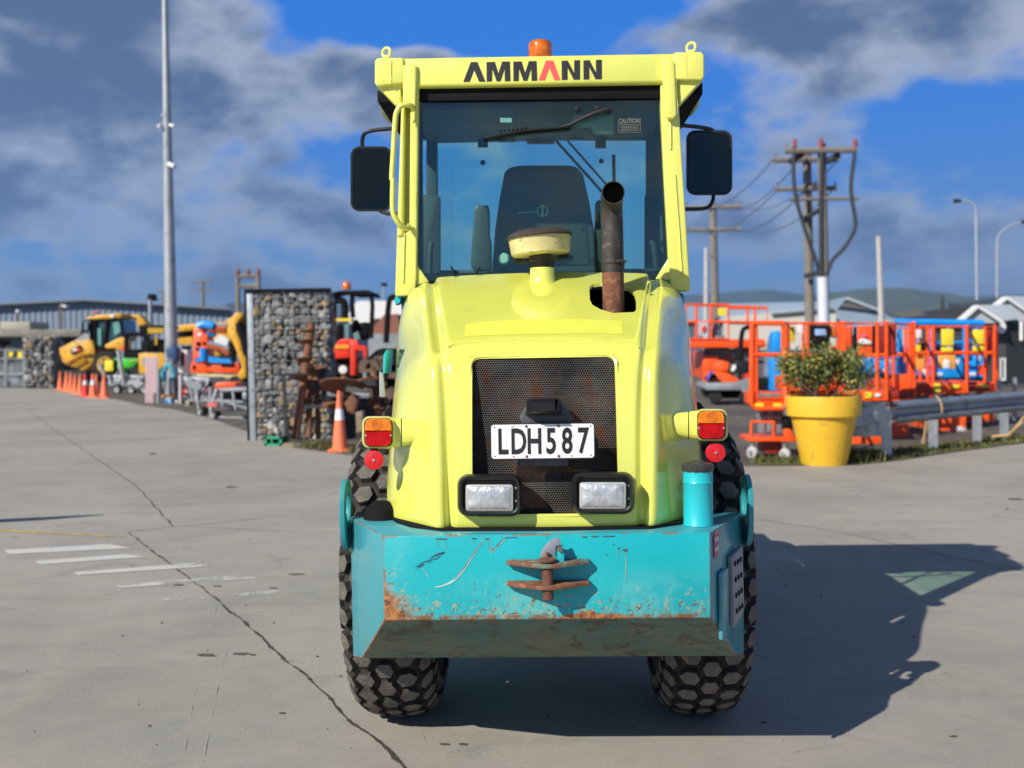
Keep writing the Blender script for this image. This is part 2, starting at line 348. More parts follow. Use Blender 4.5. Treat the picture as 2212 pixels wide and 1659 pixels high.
# grass verge under the rail and along the yard edge
def blades(mb, c, h, n, spread):
    for i in range(n):
        a = random.uniform(0, 6.28); p = c + Vector((random.gauss(0, spread), random.gauss(0, spread), 0)); l = h*random.uniform(.4, 1.1); d = Vector((math.cos(a), math.sin(a), 0)); w = Vector((-d.y, d.x, 0))*random.uniform(.006, .012)
        m_ = p+d*l*.2+Vector((0, 0, l*.7)); t_ = p+d*l*random.uniform(.4, .8)+Vector((0, 0, l))
        mb.add([p-w, p+w, m_+w*.7, m_-w*.7, t_], [(0, 1, 2, 3), (3, 2, 4)])
GRASS = mat('grass', (.10, .115, .03), .8, var=.6, scale=2.5, dirt=(.20, .15, .07), dirt_amt=.35)
mb = MB()
def along(path, n, off, fn):
    q = [Gd(x, y) for x, y in path]; seg = [(b-a).length for a, b in zip(q, q[1:])]; T = sum(seg)
    for i in range(n):
        s = random.uniform(0, T); k = 0
        while s > seg[k] and k < len(seg)-1: s -= seg[k]; k += 1
        fn(q[k].lerp(q[k+1], min(1, s/seg[k])) + Vector((random.uniform(-.1, .1), random.uniform(*off), 0)))
along([(1700, 1003), (1850, 1003), (1950, 992), (2020, 982), (2212, 956), (2400, 940)], 900, (.05, .9), lambda p: blades(mb, p, .09, 5, .04))
along([(1850, 1003), (1905, 999)], 40, (.1, .45), lambda p: blades(mb, p, .2, 12, .05))
along([(1640, 1003), (1720, 1003)], 60, (.1, .45), lambda p: blades(mb, p, .10, 6, .05))
along([(650, 966), (760, 980)], 160, (.05, .6), lambda p: blades(mb, p, .12, 6, .05))
tag(mb.build('grass_verge', GRASS, smooth=False), 'patchy short grass along the edge of the concrete', 'grass', kind='stuff')
VERGE = mat('verge_soil', (.12, .105, .05), .95, var=.5, scale=1.6, dirt=(.075, .09, .025), dirt_amt=.6)
mb = MB()
q = [Gd(x, y) for x, y in [(1640, 1006), (1850, 1004.5), (1950, 993.5), (2020, 982.5), (2212, 956.5), (2500, 934)]]
L = [Vector((p.x, p.y, .009)) for p in q]; U = [Vector((p.x, p.y+random.uniform(.8, 1.3), .009)) for p in q]
mb.add(L+U, [(i, i+1, len(L)+i+1, len(L)+i) for i in range(len(L)-1)]); tag(mb.build('verge', VERGE, smooth=False), kind='structure')
# hills
def hill(name, prof, d, col, seed):
    m = mat(name+'_mat_%d' % seed, col, 1.0, var=.35, scale=.004, dirt=(.05, .075, .035), dirt_amt=.4); rows = 7; vs = []; nx = 90
    for r in range(rows):
        t = r/(rows-1)
        for i in range(nx):
            px = prof[0][0]+(prof[-1][0]-prof[0][0])*i/(nx-1)
            for (xa, ya), (xb, yb) in zip(prof, prof[1:]):
                if xa <= px <= xb: k = (px-xa)/(xb-xa); k = k*k*(3-2*k); py = ya+(yb-ya)*k
            top = P(px, py, d); z = top.z*math.sin(t*math.pi/2)
            y = d-(1-t)*d*.28 + 60*noise.noise(Vector((i*.2, r*.7, seed)))*(1 if 0 < r < rows-1 else 0)
            vs.append(Vector((top.x, y, max(z, 0)+ (9*noise.noise(Vector((i*.35, r*.9, seed+3))) if 0 < r else 0)-(3 if r == 0 else 0))))
    fs = [(r*nx+i, r*nx+i+1, (r+1)*nx+i+1, (r+1)*nx+i) for r in range(rows-1) for i in range(nx-1)]
    mb = MB(); mb.add(vs, fs); tag(mb.build('hills', m), kind='structure')
hill('far_hills', [(400, 662), (1200, 660), (1500, 640), (1620, 628), (1740, 640), (1850, 640), (1980, 642), (2100, 640), (2230, 636), (2700, 650)], 5200, (.035, .055, .05), 1)
hill('near_hills', [(1500, 720), (1700, 668), (1800, 632), (1880, 623), (1960, 630), (2060, 652), (2140, 662), (2300, 668), (2700, 690)], 3600, (.06, .075, .045), 2)
hill('left_hills', [(-400, 740), (480, 668), (540, 660), (620, 664), (800, 690), (1200, 720)], 4200, (.03, .05, .05), 5)

# arm and post added out of view on the left to cast a shadow
t = thing('unseen_shadow_caster', 'added unseen shadow caster, a white arm with a grey post, beyond the left edge of the yard', 'shadow caster', (-8.1, 8.45, 0)); GW = mat('shadow_caster_white', (.7, .7, .7), .5)
MB().prism([(-5.40, 9.25, 1.00), (-5.70, 9.16, .82), (-8.1, 8.46, .66), (-8.1, 8.46, 1.14), (-5.62, 9.19, 1.04)], (.01, -.04, 0)).build('shadow_caster_arm', GW, t, smooth=False)
MB().box((-8.2, 8.40, .6), (.35, .35, 1.2)).build('shadow_caster_post', mat('post_grey', (.25, .26, .28), .5), t, bevel=.02)
# ------------------------------------------------------------------ materials of the roller
def paint(name, col, rough=.28, coat=.5, grime=.25, gcol=(.30, .27, .12), chips=None):
    m = bpy.data.materials.new(name); m.use_nodes = True; nt = m.node_tree; q = G_(nt); b = nt.nodes['Principled BSDF']; o = q.n('ShaderNodeTexCoord').outputs['Object']
    c = q.mix(q.mr(q.noise(o, 2.2, 5, .6), .3, .7), tuple(v*.94 for v in col), tuple(min(v*1.05, 1) for v in col))
    mp = q.n('ShaderNodeMapping'); nt.links.new(o, mp.inputs[0]); mp.inputs['Scale'].default_value = (9, 9, 1.3)
    c = q.mix(q.mr(q.noise(mp.outputs[0], 1.2, 6, .65), .56, .80, 0, grime), c, gcol)
    c = q.mix(q.mr(q.noise(o, 55, 4, .7), .66, .74, 0, grime*1.6), c, tuple(v*.5 for v in gcol))
    if chips: c = q.mix(q.mr(q.noise(o, 22, 6, .7), .70, .72), c, chips)
    nt.links.new(c, b.inputs['Base Color']); nt.links.new(q.mr(q.noise(o, 7, 6, .6), .3, .7, rough*.75, rough*1.35), b.inputs['Roughness'])
    b.inputs['Coat Weight'].default_value = coat; b.inputs['Coat Roughness'].default_value = .07; b.inputs['Coat IOR'].default_value = 1.65
    bp = q.n('ShaderNodeBump'); bp.inputs['Strength'].default_value = .05; bp.inputs['Distance'].default_value = .02; nt.links.new(q.noise(o, 9, 3, .5), bp.inputs['Height']); nt.links.new(bp.outputs[0], b.inputs['Normal'])
    return m
YEL = paint('lime_yellow_paint', (.745, .762, .125), .18, 1.0, .2); YELD = paint('lime_yellow_frame_paint', (.775, .778, .15), .28, .6, .12)
YSTRIP = mat('fluorescent_strip', (.70, .715, .085), .5, var=.04, scale=20)
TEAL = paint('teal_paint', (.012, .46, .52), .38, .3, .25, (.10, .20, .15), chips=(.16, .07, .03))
TEALD = paint('shade_greyed_teal', (.05, .30, .35), .35, .3, .35, (.16, .22, .20), chips=(.20, .12, .07))  # same teal as the front; the greyer colour stands for shade and reflected sky
def rusty_front():
    m = bpy.data.materials.new('rust_chipped_teal_paint'); m.use_nodes = True; nt = m.node_tree; q = G_(nt); b = nt.nodes['Principled BSDF']; o = q.n('ShaderNodeTexCoord').outputs['Object']
    sp = q.n('ShaderNodeSeparateXYZ'); nt.links.new(o, sp.inputs[0]); x, z = sp.outputs[0], sp.outputs[2]
    c = q.mix(q.mr(q.noise(o, 2, 4, .6), .3, .7), (.004, .365, .415), (.008, .43, .475))
    lowd = q.mr(z, .671, .86, 1, 0); left = q.m('MULTIPLY', q.mr(x, -.552, -.40, 1, 0), q.mr(z, .95, .70, .25, 1)); right = q.mr(x, .552, .47, .55, 0)
    wear = q.m('MAXIMUM', q.m('MAXIMUM', q.m('MULTIPLY', lowd, .75), left), q.m('MULTIPLY', right, .6))
    # sun bleached scuffs
    c = q.mix(q.m('MULTIPLY', q.mr(q.noise(o, 6, 7, .7, .5), .45, .7), q.m('MULTIPLY', wear, .75)), c, (.24, .52, .45))
    c = q.mix(q.mr(q.m('ADD', q.noise(o, 44, 6, .72, .5), q.m('MULTIPLY', wear, .20)), .69, .73), c, (.30, .36, .25))
    c = q.mix(q.mr(q.m('ADD', q.noise(o, 52, 6, .75, .9), q.m('MULTIPLY', wear, .22)), .72, .75), c, (.16, .052, .020))
    edge = q.m('MAXIMUM', q.mr(z, .671, .683, 1, 0), q.m('MAXIMUM', q.m('MULTIPLY', q.mr(x, -.552, -.540, 1, 0), 1.0), q.m('MULTIPLY', q.mr(x, .552, .543, 1, 0), .8)))
    c = q.mix(q.m('MULTIPLY', edge, q.mr(q.noise(o, 18, 6, .7), .36, .58)), c, (.21, .085, .035))
    # big rust bloom at the lower left corner and a patch near the right end of the lower edge
    d = q.m('ADD', q.m('MULTIPLY', q.m('ADD', x, .552), 5.4), q.m('MULTIPLY', q.m('SUBTRACT', z, .671), 5.2))
    bloom = q.mr(q.m('ADD', d, q.m('MULTIPLY', q.noise(o, 13, 7, .75, .6), 1.5)), 1.12, 1.5, 1, 0)
    rustc = q.mix(q.mr(q.noise(o, 34, 6, .75, .5), .35, .62), (.11, .035, .022), (.46, .19, .06))
    c = q.mix(bloom, c, rustc)
    d2 = q.m('ADD', q.m('ABSOLUTE', q.m('MULTIPLY', q.m('SUBTRACT', x, .15), 2.6)), q.m('MULTIPLY', q.m('SUBTRACT', z, .671), 15))
    c = q.mix(q.mr(q.m('ADD', d2, q.m('MULTIPLY', q.noise(o, 16, 6, .75, .6), 1.4)), .82, 1.02, 1, 0), c, rustc)
    # vertical run marks under the chips along the top edge
    topm = q.m('MULTIPLY', q.mr(z, .942, .948, 0, 1), q.mr(q.noise(o, 9, 5, .7), .50, .56)); c = q.mix(topm, c, (.22, .13, .075))
    nt.links.new(c, b.inputs['Base Color']); nt.links.new(q.m('MULTIPLY_ADD', wear, .3, .36), b.inputs['Roughness']); b.inputs['Coat Weight'].default_value = .2
    bp = q.n('ShaderNodeBump'); bp.inputs['Strength'].default_value = .25; bp.inputs['Distance'].default_value = .004; nt.links.new(q.noise(o, 30, 6, .7), bp.inputs['Height']); nt.links.new(bp.outputs[0], b.inputs['Normal'])
    return m
def grimy_bevel():
    m = bpy.data.materials.new('grimy_scraped_teal'); m.use_nodes = True; nt = m.node_tree; q = G_(nt); b = nt.nodes['Principled BSDF']; o = q.n('ShaderNodeTexCoord').outputs['Object']
    c = q.mix(q.mr(q.noise(o, 4, 7, .7, .6), .35, .65), (.080, .175, .145), (.175, .185, .130))
    c = q.mix(q.mr(q.noise(o, 9, 7, .75, .8), .50, .62, 0, .8), c, (.075, .055, .03))
    c = q.mix(q.mr(q.noise(o, 38, 6, .75, 1.2), .64, .68), c, (.20, .085, .035))
    mp = q.n('ShaderNodeMapping'); nt.links.new(o, mp.inputs[0]); mp.inputs['Scale'].default_value = (34, 20, 9); mp.inputs['Rotation'].default_value = (0, .5, 0)
    v = q.n('ShaderNodeTexVoronoi', feature='DISTANCE_TO_EDGE'); nt.links.new(mp.outputs[0], v.inputs['Vector'])
    c = q.mix(q.m('MULTIPLY', q.mr(v.outputs[0], 0, .05, 1, 0), q.mr(q.noise(o, 7, 4, .6), .52, .62)), c, (.06, .03, .018))
    nt.links.new(c, b.inputs['Base Color']); b.inputs['Roughness'].default_value = .75
    return m
RUSTF = rusty_front(); GRIME = grimy_bevel()
BLK = mat('black_plastic', (.012, .012, .013), .38, var=.2, scale=9, spec=.5); BLKM = mat('black_matt', (.008, .008, .009), .8, var=.2, spec=.15)
INT = mat('cab_interior_plastic', (.035, .045, .055), .6, var=.15); SEAT = mat('seat_shell', (.045, .055, .058), .45, var=.15, scale=4)
RUST = mat('rusty_steel', (.16, .065, .035), .85, var=.35, scale=14, bump=.5, dirt=(.30, .13, .06), dirt_amt=.4); SOOT = mat('sooty_steel', (.055, .048, .045), .6, metal=.4, var=.3, scale=10, dirt=(.20, .17, .15), dirt_amt=.1, bump=.2)
PIN = mat('rusty_pin', (.15, .06, .035), .7, var=.35, scale=30, bump=.5); GALV = mat('galvanised', (.42, .44, .46), .5, metal=.55, var=.18, scale=9)
RUBBER = mat('tyre_rubber', (.015, .0135, .013), .85, var=.35, scale=5, bump=.4, dirt=(.060, .043, .032), dirt_amt=.4)
TREAD = mat('dusty_tread_rubber', (.115, .107, .096), .85, var=.4, scale=9, bump=1.2, bscale=70, dirt=(.17, .145, .115), dirt_amt=.5)
CREAM = mat('precleaner_bowl', (.62, .54, .25), .5, var=.15, scale=12, dirt=(.30, .22, .10), dirt_amt=.2)
ORANGEL = mat('amber_lens', (.82, .20, .006), .2, var=.2, scale=60, coat=.25, bump=.4, bscale=150); REDL = mat('red_lens', (.44, .002, .005), .25, var=.35, scale=30, coat=.15, bump=.2, bscale=120, spec=.25)
REFL = mat('red_reflector', (.62, .004, .010), .3, var=.1, scale=90, bump=.3, bscale=300, coat=.5)
LENS = mat('headlight_glass', (.62, .64, .66), .28, metal=.55, var=.2, scale=40, bump=.35, bscale=55, coat=.6)
WHT = mat('plate_white', (.78, .79, .80), .4, var=.04); INK = mat('black_ink', (.018, .016, .022), .5); REDI = mat('red_ink', (.85, .10, .09), .5)
GLASS = glass('tinted_cab_glass', (.83, .965, .915), 1.25); GLASS2 = glass('tinted_front_glass', (.87, .99, .94), .8)
MIRR = mat('mirror_glass', (.022, .03, .027), .03, metal=.95, var=.02, coat=.3)  # dark colour stands in for a dark reflection in the mirrors
GREY = mat('grey_bracket', (.20, .22, .25), .5, var=.2)

AX = Vector((0, 4.54, 0))
roller = thing('road_roller', 'lime yellow road roller with a rusty teal counterweight, seen from behind in the middle', 'road roller', AX)
B_ = lambda mb, name, m, parent=roller, **k: mb.build(name, m, parent, **k)

# ---- wheels
WR, prof = .63, [(0, .607), (.06, .605), (.108, .596), (.142, .570), (.160, .52), (.167, .45), (.163, .375), (.15, .33), (.13, .30), (.11, .30)]
def prof_at(s):
    sg = 1 if s >= 0 else -1; s = abs(s)
    for (x0, r0), (x1, r1) in zip(prof, prof[1:]):
        l = math.hypot(x1-x0, r1-r0)
        if s <= l:
            k = s/l; return sg*(x0+(x1-x0)*k), r0+(r1-r0)*k, sg*(r0-r1)/l, (x1-x0)/l
        s -= l
def tread_pt(th, s, h, c):
    x, r, nx, nr = prof_at(s); r += nr*h; x += nx*h
    return Vector((c.x+x, c.y-math.sin(th)*r, c.z-math.cos(th)*r))
def wheel(cx, lab):
    c = Vector((cx, AX.y, WR-.003)); w = thing('wheel', None, None, (0, 0, 0)); ORG.pop(w); w.parent = roller; w['label'] = lab
    mb = MB(); full = [(-x, r) for x, r in prof[::-1]] + prof[1:]; n = 96
    mb.loft([[Vector((c.x+x, c.y-math.sin(2*math.pi*j/n)*r, c.z-math.cos(2*math.pi*j/n)*r)) for j in range(n)] for x, r in full], caps=False)
    B_(mb, 'tyre', RUBBER, w)
    mb = MB(); N = 35; cs = .077
    for col in range(-3, 4):
        for k in range(N):
            th = 2*math.pi*(k+(.5 if col % 2 else 0))/N; hw, hh = .0415, .0430
            if abs(col) == 3: hw *= .9
            shp = [(-1, 0), (-.52, 1), (.52, 1), (1, 0), (.52, -1), (-.52, -1)]; rnd = random.uniform(.93, 1.03); tw = random.uniform(-.04, .04)
            lay = []
            for h, q in ((-.004, 1.0), (.014, .93), (.0235, .84)):
                lay.append([tread_pt(th+b*hh*q*rnd/WR+tw*a*.1, col*cs+a*hw*q*rnd, h*(1 if abs(col) < 3 else .8)+random.uniform(-.0008, .0008), c) for a, b in shp])
            k0 = len(mb.v); mb.loft(lay, caps=False); top = [len(mb.v)-6+i for i in range(6)]; ctr = tread_pt(th, col*cs, .0255, c); mb.v.append(ctr); ci = len(mb.v)-1
            for i in range(6): mb.f.append((top[i], top[(i+1) % 6], ci)); mb.fm.append(1)
    B_(mb, 'tread', [RUBBER, TREAD], w, smooth=True, angle=24)
    mb = MB()
    for s in (-1, 1): mb.lathe([(.305, s*.145), (.29, s*.16), (.27, s*.12), (.16, s*.10), (.12, s*.13), (.10, s*.13), (.001, s*.13)], c, (1, 0, 0), 32)
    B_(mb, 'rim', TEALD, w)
wheel(-.636, 'rear tyre with hexagonal lugs, sunlit'); wheel(.636, 'rear tyre with hexagonal lugs, in shade')
mb = MB(); mb.tube([(-.5, AX.y, .63), (.5, AX.y, .63)], .10, 16); mb.box((0, AX.y, .66), (.34, .4, .36)); B_(mb, 'rear_axle', BLKM, bevel=.02)
mb = MB(); mb.box((0, 4.35, .82), (.70, 1.25, .28)); mb.box((0, 5.7, .85), (.5, 1.3, .45)); B_(mb, 'chassis', BLKM, bevel=.02)
# ---- drum and front yoke
mb = MB(); mb.lathe([(.55, -.84), (.60, -.835), (.60, .835), (.55, .84), (.53, .80), (.2, .78), (.01, .78)], (0, 7.0, .60), (1, 0, 0), 64); mb.lathe([(.55, -.84), (.53, -.80), (.2, -.78), (.01, -.78)], (0, 7.0, .60), (1, 0, 0), 64)
B_(mb, 'drum', GALV)
mb = MB(); mb.box((0, 6.22, .80), (1.78, .18, .5)); mb.box((0, 7.8, .75), (1.78, .14, .4)); mb.box((-.93, 7.0, .75), (.09, 1.7, .35)); mb.box((.93, 7.0, .75), (.09, 1.7, .35)); B_(mb, 'drum_frame', TEAL, bevel=.02)

# ---- counterweight
zt, zl, zb = P(1180, 1154, 3.48).z, P(1180, 1337, 3.48).z, P(1180, 1419, 3.83).z
A = [Vector((s*.552, 3.48, zt)) for s in (-1, 1)]; Bq = [Vector((s*.552, 3.48, zl)) for s in (-1, 1)]; Cq = [Vector((s*.694, 3.83, zb)) for s in (-1, 1)]
D = [Vector((s*.740, 3.892, zt)) for s in (-1, 1)]; E = [Vector((s*.740, 3.892, zb-.012)) for s in (-1, 1)]; F = [Vector((s*.740, 3.91, zt)) for s in (-1, 1)]; H = [Vector((s*.740, 3.91, zb-.012)) for s in (-1, 1)]
vs = A+Bq+Cq+D+E+F+H; mb = MB()
mb.mi = 0; mb.add(vs, [(0, 1, 3, 2)]); k = 0
mb.mi = 2; mb.f.append((2, 3, 5, 4)); mb.fm.append(2)
for f, mi in [((0, 6, 8, 4, 2), 1), ((1, 7, 9, 5, 3), 1), ((0, 1, 7, 11, 10, 6), 1), ((6, 8, 12, 10), 1), ((7, 9, 13, 11), 1), ((4, 5, 9, 13, 12, 8), 2), ((10, 11, 13, 12), 1)]: mb.f.append(f); mb.fm.append(mi)
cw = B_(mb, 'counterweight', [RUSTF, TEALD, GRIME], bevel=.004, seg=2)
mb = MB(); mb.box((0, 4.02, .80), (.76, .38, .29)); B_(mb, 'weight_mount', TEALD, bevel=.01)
# scrapes in the paint of the front face
def ribbon(mb, pts, w, yf, T):
    q = spline([P(*T(x, y), yf) for x, y in pts], 6); n = len(q); L = []; R2 = []
    for i, p in enumerate(q):
        t = (q[min(i+1, n-1)]-q[max(i-1, 0)]).normalized(); s = Vector((-t.z, 0, t.x)); ww = w*(.35+.65*math.sin(math.pi*min(max(i/n, .03), .97)))*random.uniform(.8, 1.1)
        L.append(p+s*ww); R2.append(p-s*ww)
    mb.add(L+R2, [(i, i+1, n+i+1, n+i) for i in range(n-1)])
SCR = mat('scratch_primer', (.42, .58, .56), .7, var=.2, scale=40); SCD = mat('scratch_steel', (.085, .07, .065), .6, var=.3, scale=40); SCUFF = mat('black_scuff', (.03, .10, .13), .7, var=.8, scale=60)
mb = MB(); ribbon(mb, [(0, 675), (90, 655), (200, 600), (300, 490), (400, 340), (515, 165)], .0042, 3.4785, RH); ribbon(mb, [(590, 150), (600, 290), (680, 220), (760, 145)], .0035, 3.4785, RH); ribbon(mb, [(430, 500), (470, 560)], .001, 3.4785, lambda x, y: RF(x+220, y+60))
B_(mb, 'paint_scratch', SCR, cw, smooth=False)
mb = MB(); ribbon(mb, [(200, 595), (300, 480), (400, 333), (505, 175)], .0014, 3.478, RH); ribbon(mb, [(586, 150), (597, 285), (680, 215), (760, 142), (890, 135)], .0016, 3.478, RH)
for x0, x1, y in ((0, 130, 150), (390, 445, 145), (535, 585, 150), (1580, 1640, 128), (1680, 1760, 122), (1800, 1940, 120)): ribbon(mb, [(x0, y), ((x0+x1)/2, y+3), (x1, y)], .0022, 3.478, RH)
for x, y, w in ((2050, 268, 26), (1980, 250, 14), (1850, 322, 9), (1925, 208, 9), (2065, 215, 6), (1205, 130, 7), (420, 635, 10), (1055, 880, 7), (160, 855, 8), (1630, 1010-40, 9)): ribbon(mb, [(x-w, y), (x, y+w*.3), (x+w, y-w*.2)], w/5/640*.55, 3.478, RH)
B_(mb, 'bare_metal_scratch', SCD, cw, smooth=False)
mb = MB()
for i in range(26):
    x = random.uniform(610, 780); t = (x-610)/170; y = 545-t*85+random.gauss(0, 10); ribbon(mb, [(x-22, y+9), (x, y), (x+22, y-10)], random.uniform(.0005, .0016), 3.4788-i*.00002, RF)
B_(mb, 'rubber_scuff', SCUFF, cw, smooth=False)
mb = MB()
for x, y0, y1, w in ((2060, 290, 610, .0022), (1975, 265, 360, .0012), (25, 165, 240, .0016), (110, 165, 270, .0016), (410, 160, 200, .0010), (425, 650, 720, .001)): ribbon(mb, [(x, y0), (x+2, (y0+y1)/2), (x-2, y1)], w, 3.4786, RH)
B_(mb, 'rust_run', mat('rust_run', (.20, .36, .27), .7, var=.3, scale=30), cw, smooth=False)
# hitch
mb = MB()
def hplate(z, t=.014):
    pl = [(-.137, 3.479), (-.137, 3.455), (-.10, 3.432), (-.04, 3.395), (.0, 3.385), (.04, 3.392), (.10, 3.430), (.142, 3.450), (.142, 3.479)]
    mb.prism([(x+.003, y, z) for x, y in pl], (0, 0, t))
hplate(.852); B_(mb, 'hitch_plate', paint('hitch_paint', (.10, .30, .25), .6, 0, .5, (.20, .12, .06), chips=(.22, .09, .04)), bevel=.002, label='upper') if False else None
HP = mat('chipped_hitch_edge', (.13, .26, .21), .75, var=.3, scale=18, bump=.5, dirt=(.19, .075, .035), dirt_amt=.75)
hitch = B_(mb, 'hitch_plate', HP, bevel=.002); mb = MB(); hplate(.780); B_(mb, 'hitch_plate', RUST, bevel=.002)
px_ = P(1183, 1250, 3.415).x
mb = MB(); mb.lathe([(.001, .742), (.015, .742), (.019, .746), (.019, .872), (.030, .873), (.030, .879), (.018, .884), (.006, .885), (.006, .90), (.001, .90)], (px_, 3.415, 0), (0, 0, 1), 24); B_(mb, 'hitch_pin', PIN)
mb = MB(RH); mb.pprism([(1135, 310), (1190, 215), (1270, 150), (1330, 130), (1365, 215), (1300, 235), (1297, 335), (1190, 383), (1145, 372)], 3.425, .006); B_(mb, 'latch', GREY, bevel=.001)
mb = MB(RH); mb.pprism([(1300, 225), (1393, 225), (1393, 425), (1300, 425)], 3.432, .010); mb.box(P(*RH(1350, 330), 3.46), (.02, .045, .05)); B_(mb, 'latch_bracket', TEAL, bevel=.001)
mb = MB(); mb.lathe([(.001, 0), (.0075, .0), (.0085, .004), (.0085, .009)], P(*RH(1350, 268), 3.422), (0, 1, 0), 12); B_(mb, 'bolt', RUST)
# lugs with slots beside the weight
def lug(s):
    mb = MB(); n = 32; x = s*.752; out, inn = [], []; x = s*.757
    for i in range(n):
        a = 2*math.pi*i/n; cy, cz = 3.90, .995
        oz = cz+math.sin(a)*.10 if math.sin(a) > 0 else cz+math.sin(a)*.17
        oy = cy+math.cos(a)*(.085 if math.sin(a) > 0 else .085+.02*abs(math.sin(a))*(1 if math.cos(a) < 0 else 0))
        out.append((oy, oz)); inn.append((cy+math.cos(a)*.046, cz-.005+math.sin(a)*.055))
    r = [[Vector((x-.009, y, z)) for y, z in out], [Vector((x+.009, y, z)) for y, z in out], [Vector((x+.009, y, z)) for y, z in inn], [Vector((x-.009, y, z)) for y, z in inn]]
    r.append(r[0]); mb.loft(r, caps=False); B_(mb, 'tie_down_lug', paint('lug_paint', (.025, .28, .31), .45, .2, .4, (.14, .12, .07), chips=(.22, .12, .07)), bevel=.002)
lug(-1); lug(1)
mb = MB(); mb.lathe([(.06, -.02), (.07, 0), (.06, .05), (.03, .075), (.001, .08)], P(824, 1126, 3.86), (0, 0, 1), 20); B_(mb, 'rubber_stop', BLKM)
# fuel filler
fx = P(1508, 1085, 3.635).x; fc = Vector((fx, 3.635, 0))
neck = B_(MB().lathe([(.001, .95), (.0535, .951), (.0535, .953), (.0515, .956), (.0515, 1.098), (.0535, 1.102), (.0515, 1.106), (.0515, 1.14), (.001, 1.14)], fc, (0, 0, 1), 40), 'fuel_filler_neck', TEAL)
mb = MB(); n = 48; ring = lambda r0, z: [fc+Vector((math.cos(2*math.pi*i/n)*(r0-(.0025 if i % 4 == 0 else 0)), math.sin(2*math.pi*i/n)*(r0-(.0025 if i % 4 == 0 else 0)), z)) for i in range(n)]
mb.loft([ring(.054, 1.1405), ring(.0565, 1.145), ring(.0565, 1.162), ring(.050, 1.168), ring(.03, 1.17), ring(.02, 1.176)]); B_(mb, 'filler_cap', mat('cap_plastic', (.045, .043, .042), .35, var=.3, scale=20), neck)
# right hand side: sticker, step bracket
n_side = Vector((.412, -.188, 0)).normalized(); t_side = Vector((.188, .412, 0)).normalized()
def onside(t, z, off=.003): return Vector((.552, 3.48, z)) + t_side*t + n_side*off
mb = MB(); mb.prism([onside(.035, .935), onside(.085, .945), onside(.085, .865), onside(.035, .855)], n_side*.002); st = B_(mb, 'fuel_sticker', mat('sticker_red', (.55, .10, .13), .5, var=.15), smooth=False)
mb = MB(); lettering(mb, 'DIESEL', onside(.06, .918, .0065), t_side, (0, 0, 1), .020, .0004, .62); lettering(mb, 'ONLY', onside(.06, .885, .0065), t_side, (0, 0, 1), .020, .0004, .8); B_(mb, 'sticker_lettering', WHT, st, smooth=False)
mb = MB(); mb.prism([onside(.08, .80), onside(.17, .80), onside(.17, .565), onside(.08, .565)], n_side*.016); B_(mb, 'step_support', TEALD, bevel=.006)
mb = MB(); q = [onside(.21, .83), onside(.36, .845), onside(.38, .60), onside(.24, .57)]; mb.prism(q, n_side*.018)
stp = B_(mb, 'step_plate', mat('step_metal', (.30, .31, .33), .55, var=.2, scale=20, metal=.3), bevel=.002)
mb = MB()
for r_ in range(4):
    for c_ in range(3):
        cc = onside(.245+c_*.040+r_*.006, .80-r_*.058, .0215); mb.lathe([(.001, 0), (.010, 0), (.010, .003), (.001, .003)], cc, n_side, 10)
B_(mb, 'step_hole', BLKM, stp)

# ---- hood
rows = [ # y, z, ridge half width, [corner, mid, side, side2, arch] as (x, y, z)
 (3.575, .953, .322, [(.368, 3.575, .953), (.480, 3.655, .953), (.548, 3.755, .953), (.576, 3.82, .953), (.598, 3.89, .953)]),
 (3.560, .975, .322, [(.370, 3.560, .975), (.486, 3.645, .975), (.556, 3.755, .975), (.582, 3.83, .98), (.600, 3.895, 1.0)]),
 (3.578, 1.22, .325, [(.375, 3.582, 1.22), (.492, 3.675, 1.22), (.562, 3.79, 1.20), (.592, 3.89, 1.16), (.606, 3.95, 1.10)]),
 (3.635, 1.42, .335, [(.385, 3.645, 1.42), (.502, 3.74, 1.42), (.572, 3.87, 1.38), (.598, 3.97, 1.29), (.612, 4.04, 1.18)]),
 (3.665, 1.555, .350, [(.395, 3.675, 1.545), (.510, 3.78, 1.525), (.578, 3.92, 1.47), (.604, 4.04, 1.36), (.618, 4.13, 1.24)]),
 (3.755, 1.603, .362, [(.410, 3.765, 1.59), (.520, 3.87, 1.565), (.585, 4.0, 1.51), (.610, 4.12, 1.41), (.625, 4.22, 1.29)]),
 (3.790, 1.622, .366, [(.413, 3.800, 1.608), (.524, 3.90, 1.58), (.588, 4.03, 1.525), (.613, 4.15, 1.425), (.628, 4.26, 1.31)]),
 (4.06, 1.745, .405, [(.455, 4.07, 1.73), (.545, 4.12, 1.695), (.600, 4.19, 1.62), (.620, 4.27, 1.49), (.632, 4.34, 1.34)]),
 (4.30, 1.845, .440, [(.485, 4.31, 1.83), (.565, 4.32, 1.79), (.612, 4.34, 1.70), (.626, 4.38, 1.54), (.634, 4.40, 1.36)]),
 (4.44, 1.895, .458, [(.500, 4.44, 1.875), (.575, 4.44, 1.83), (.615, 4.44, 1.74), (.628, 4.44, 1.56), (.635, 4.44, 1.37)])]
mb = MB(); ctl = []
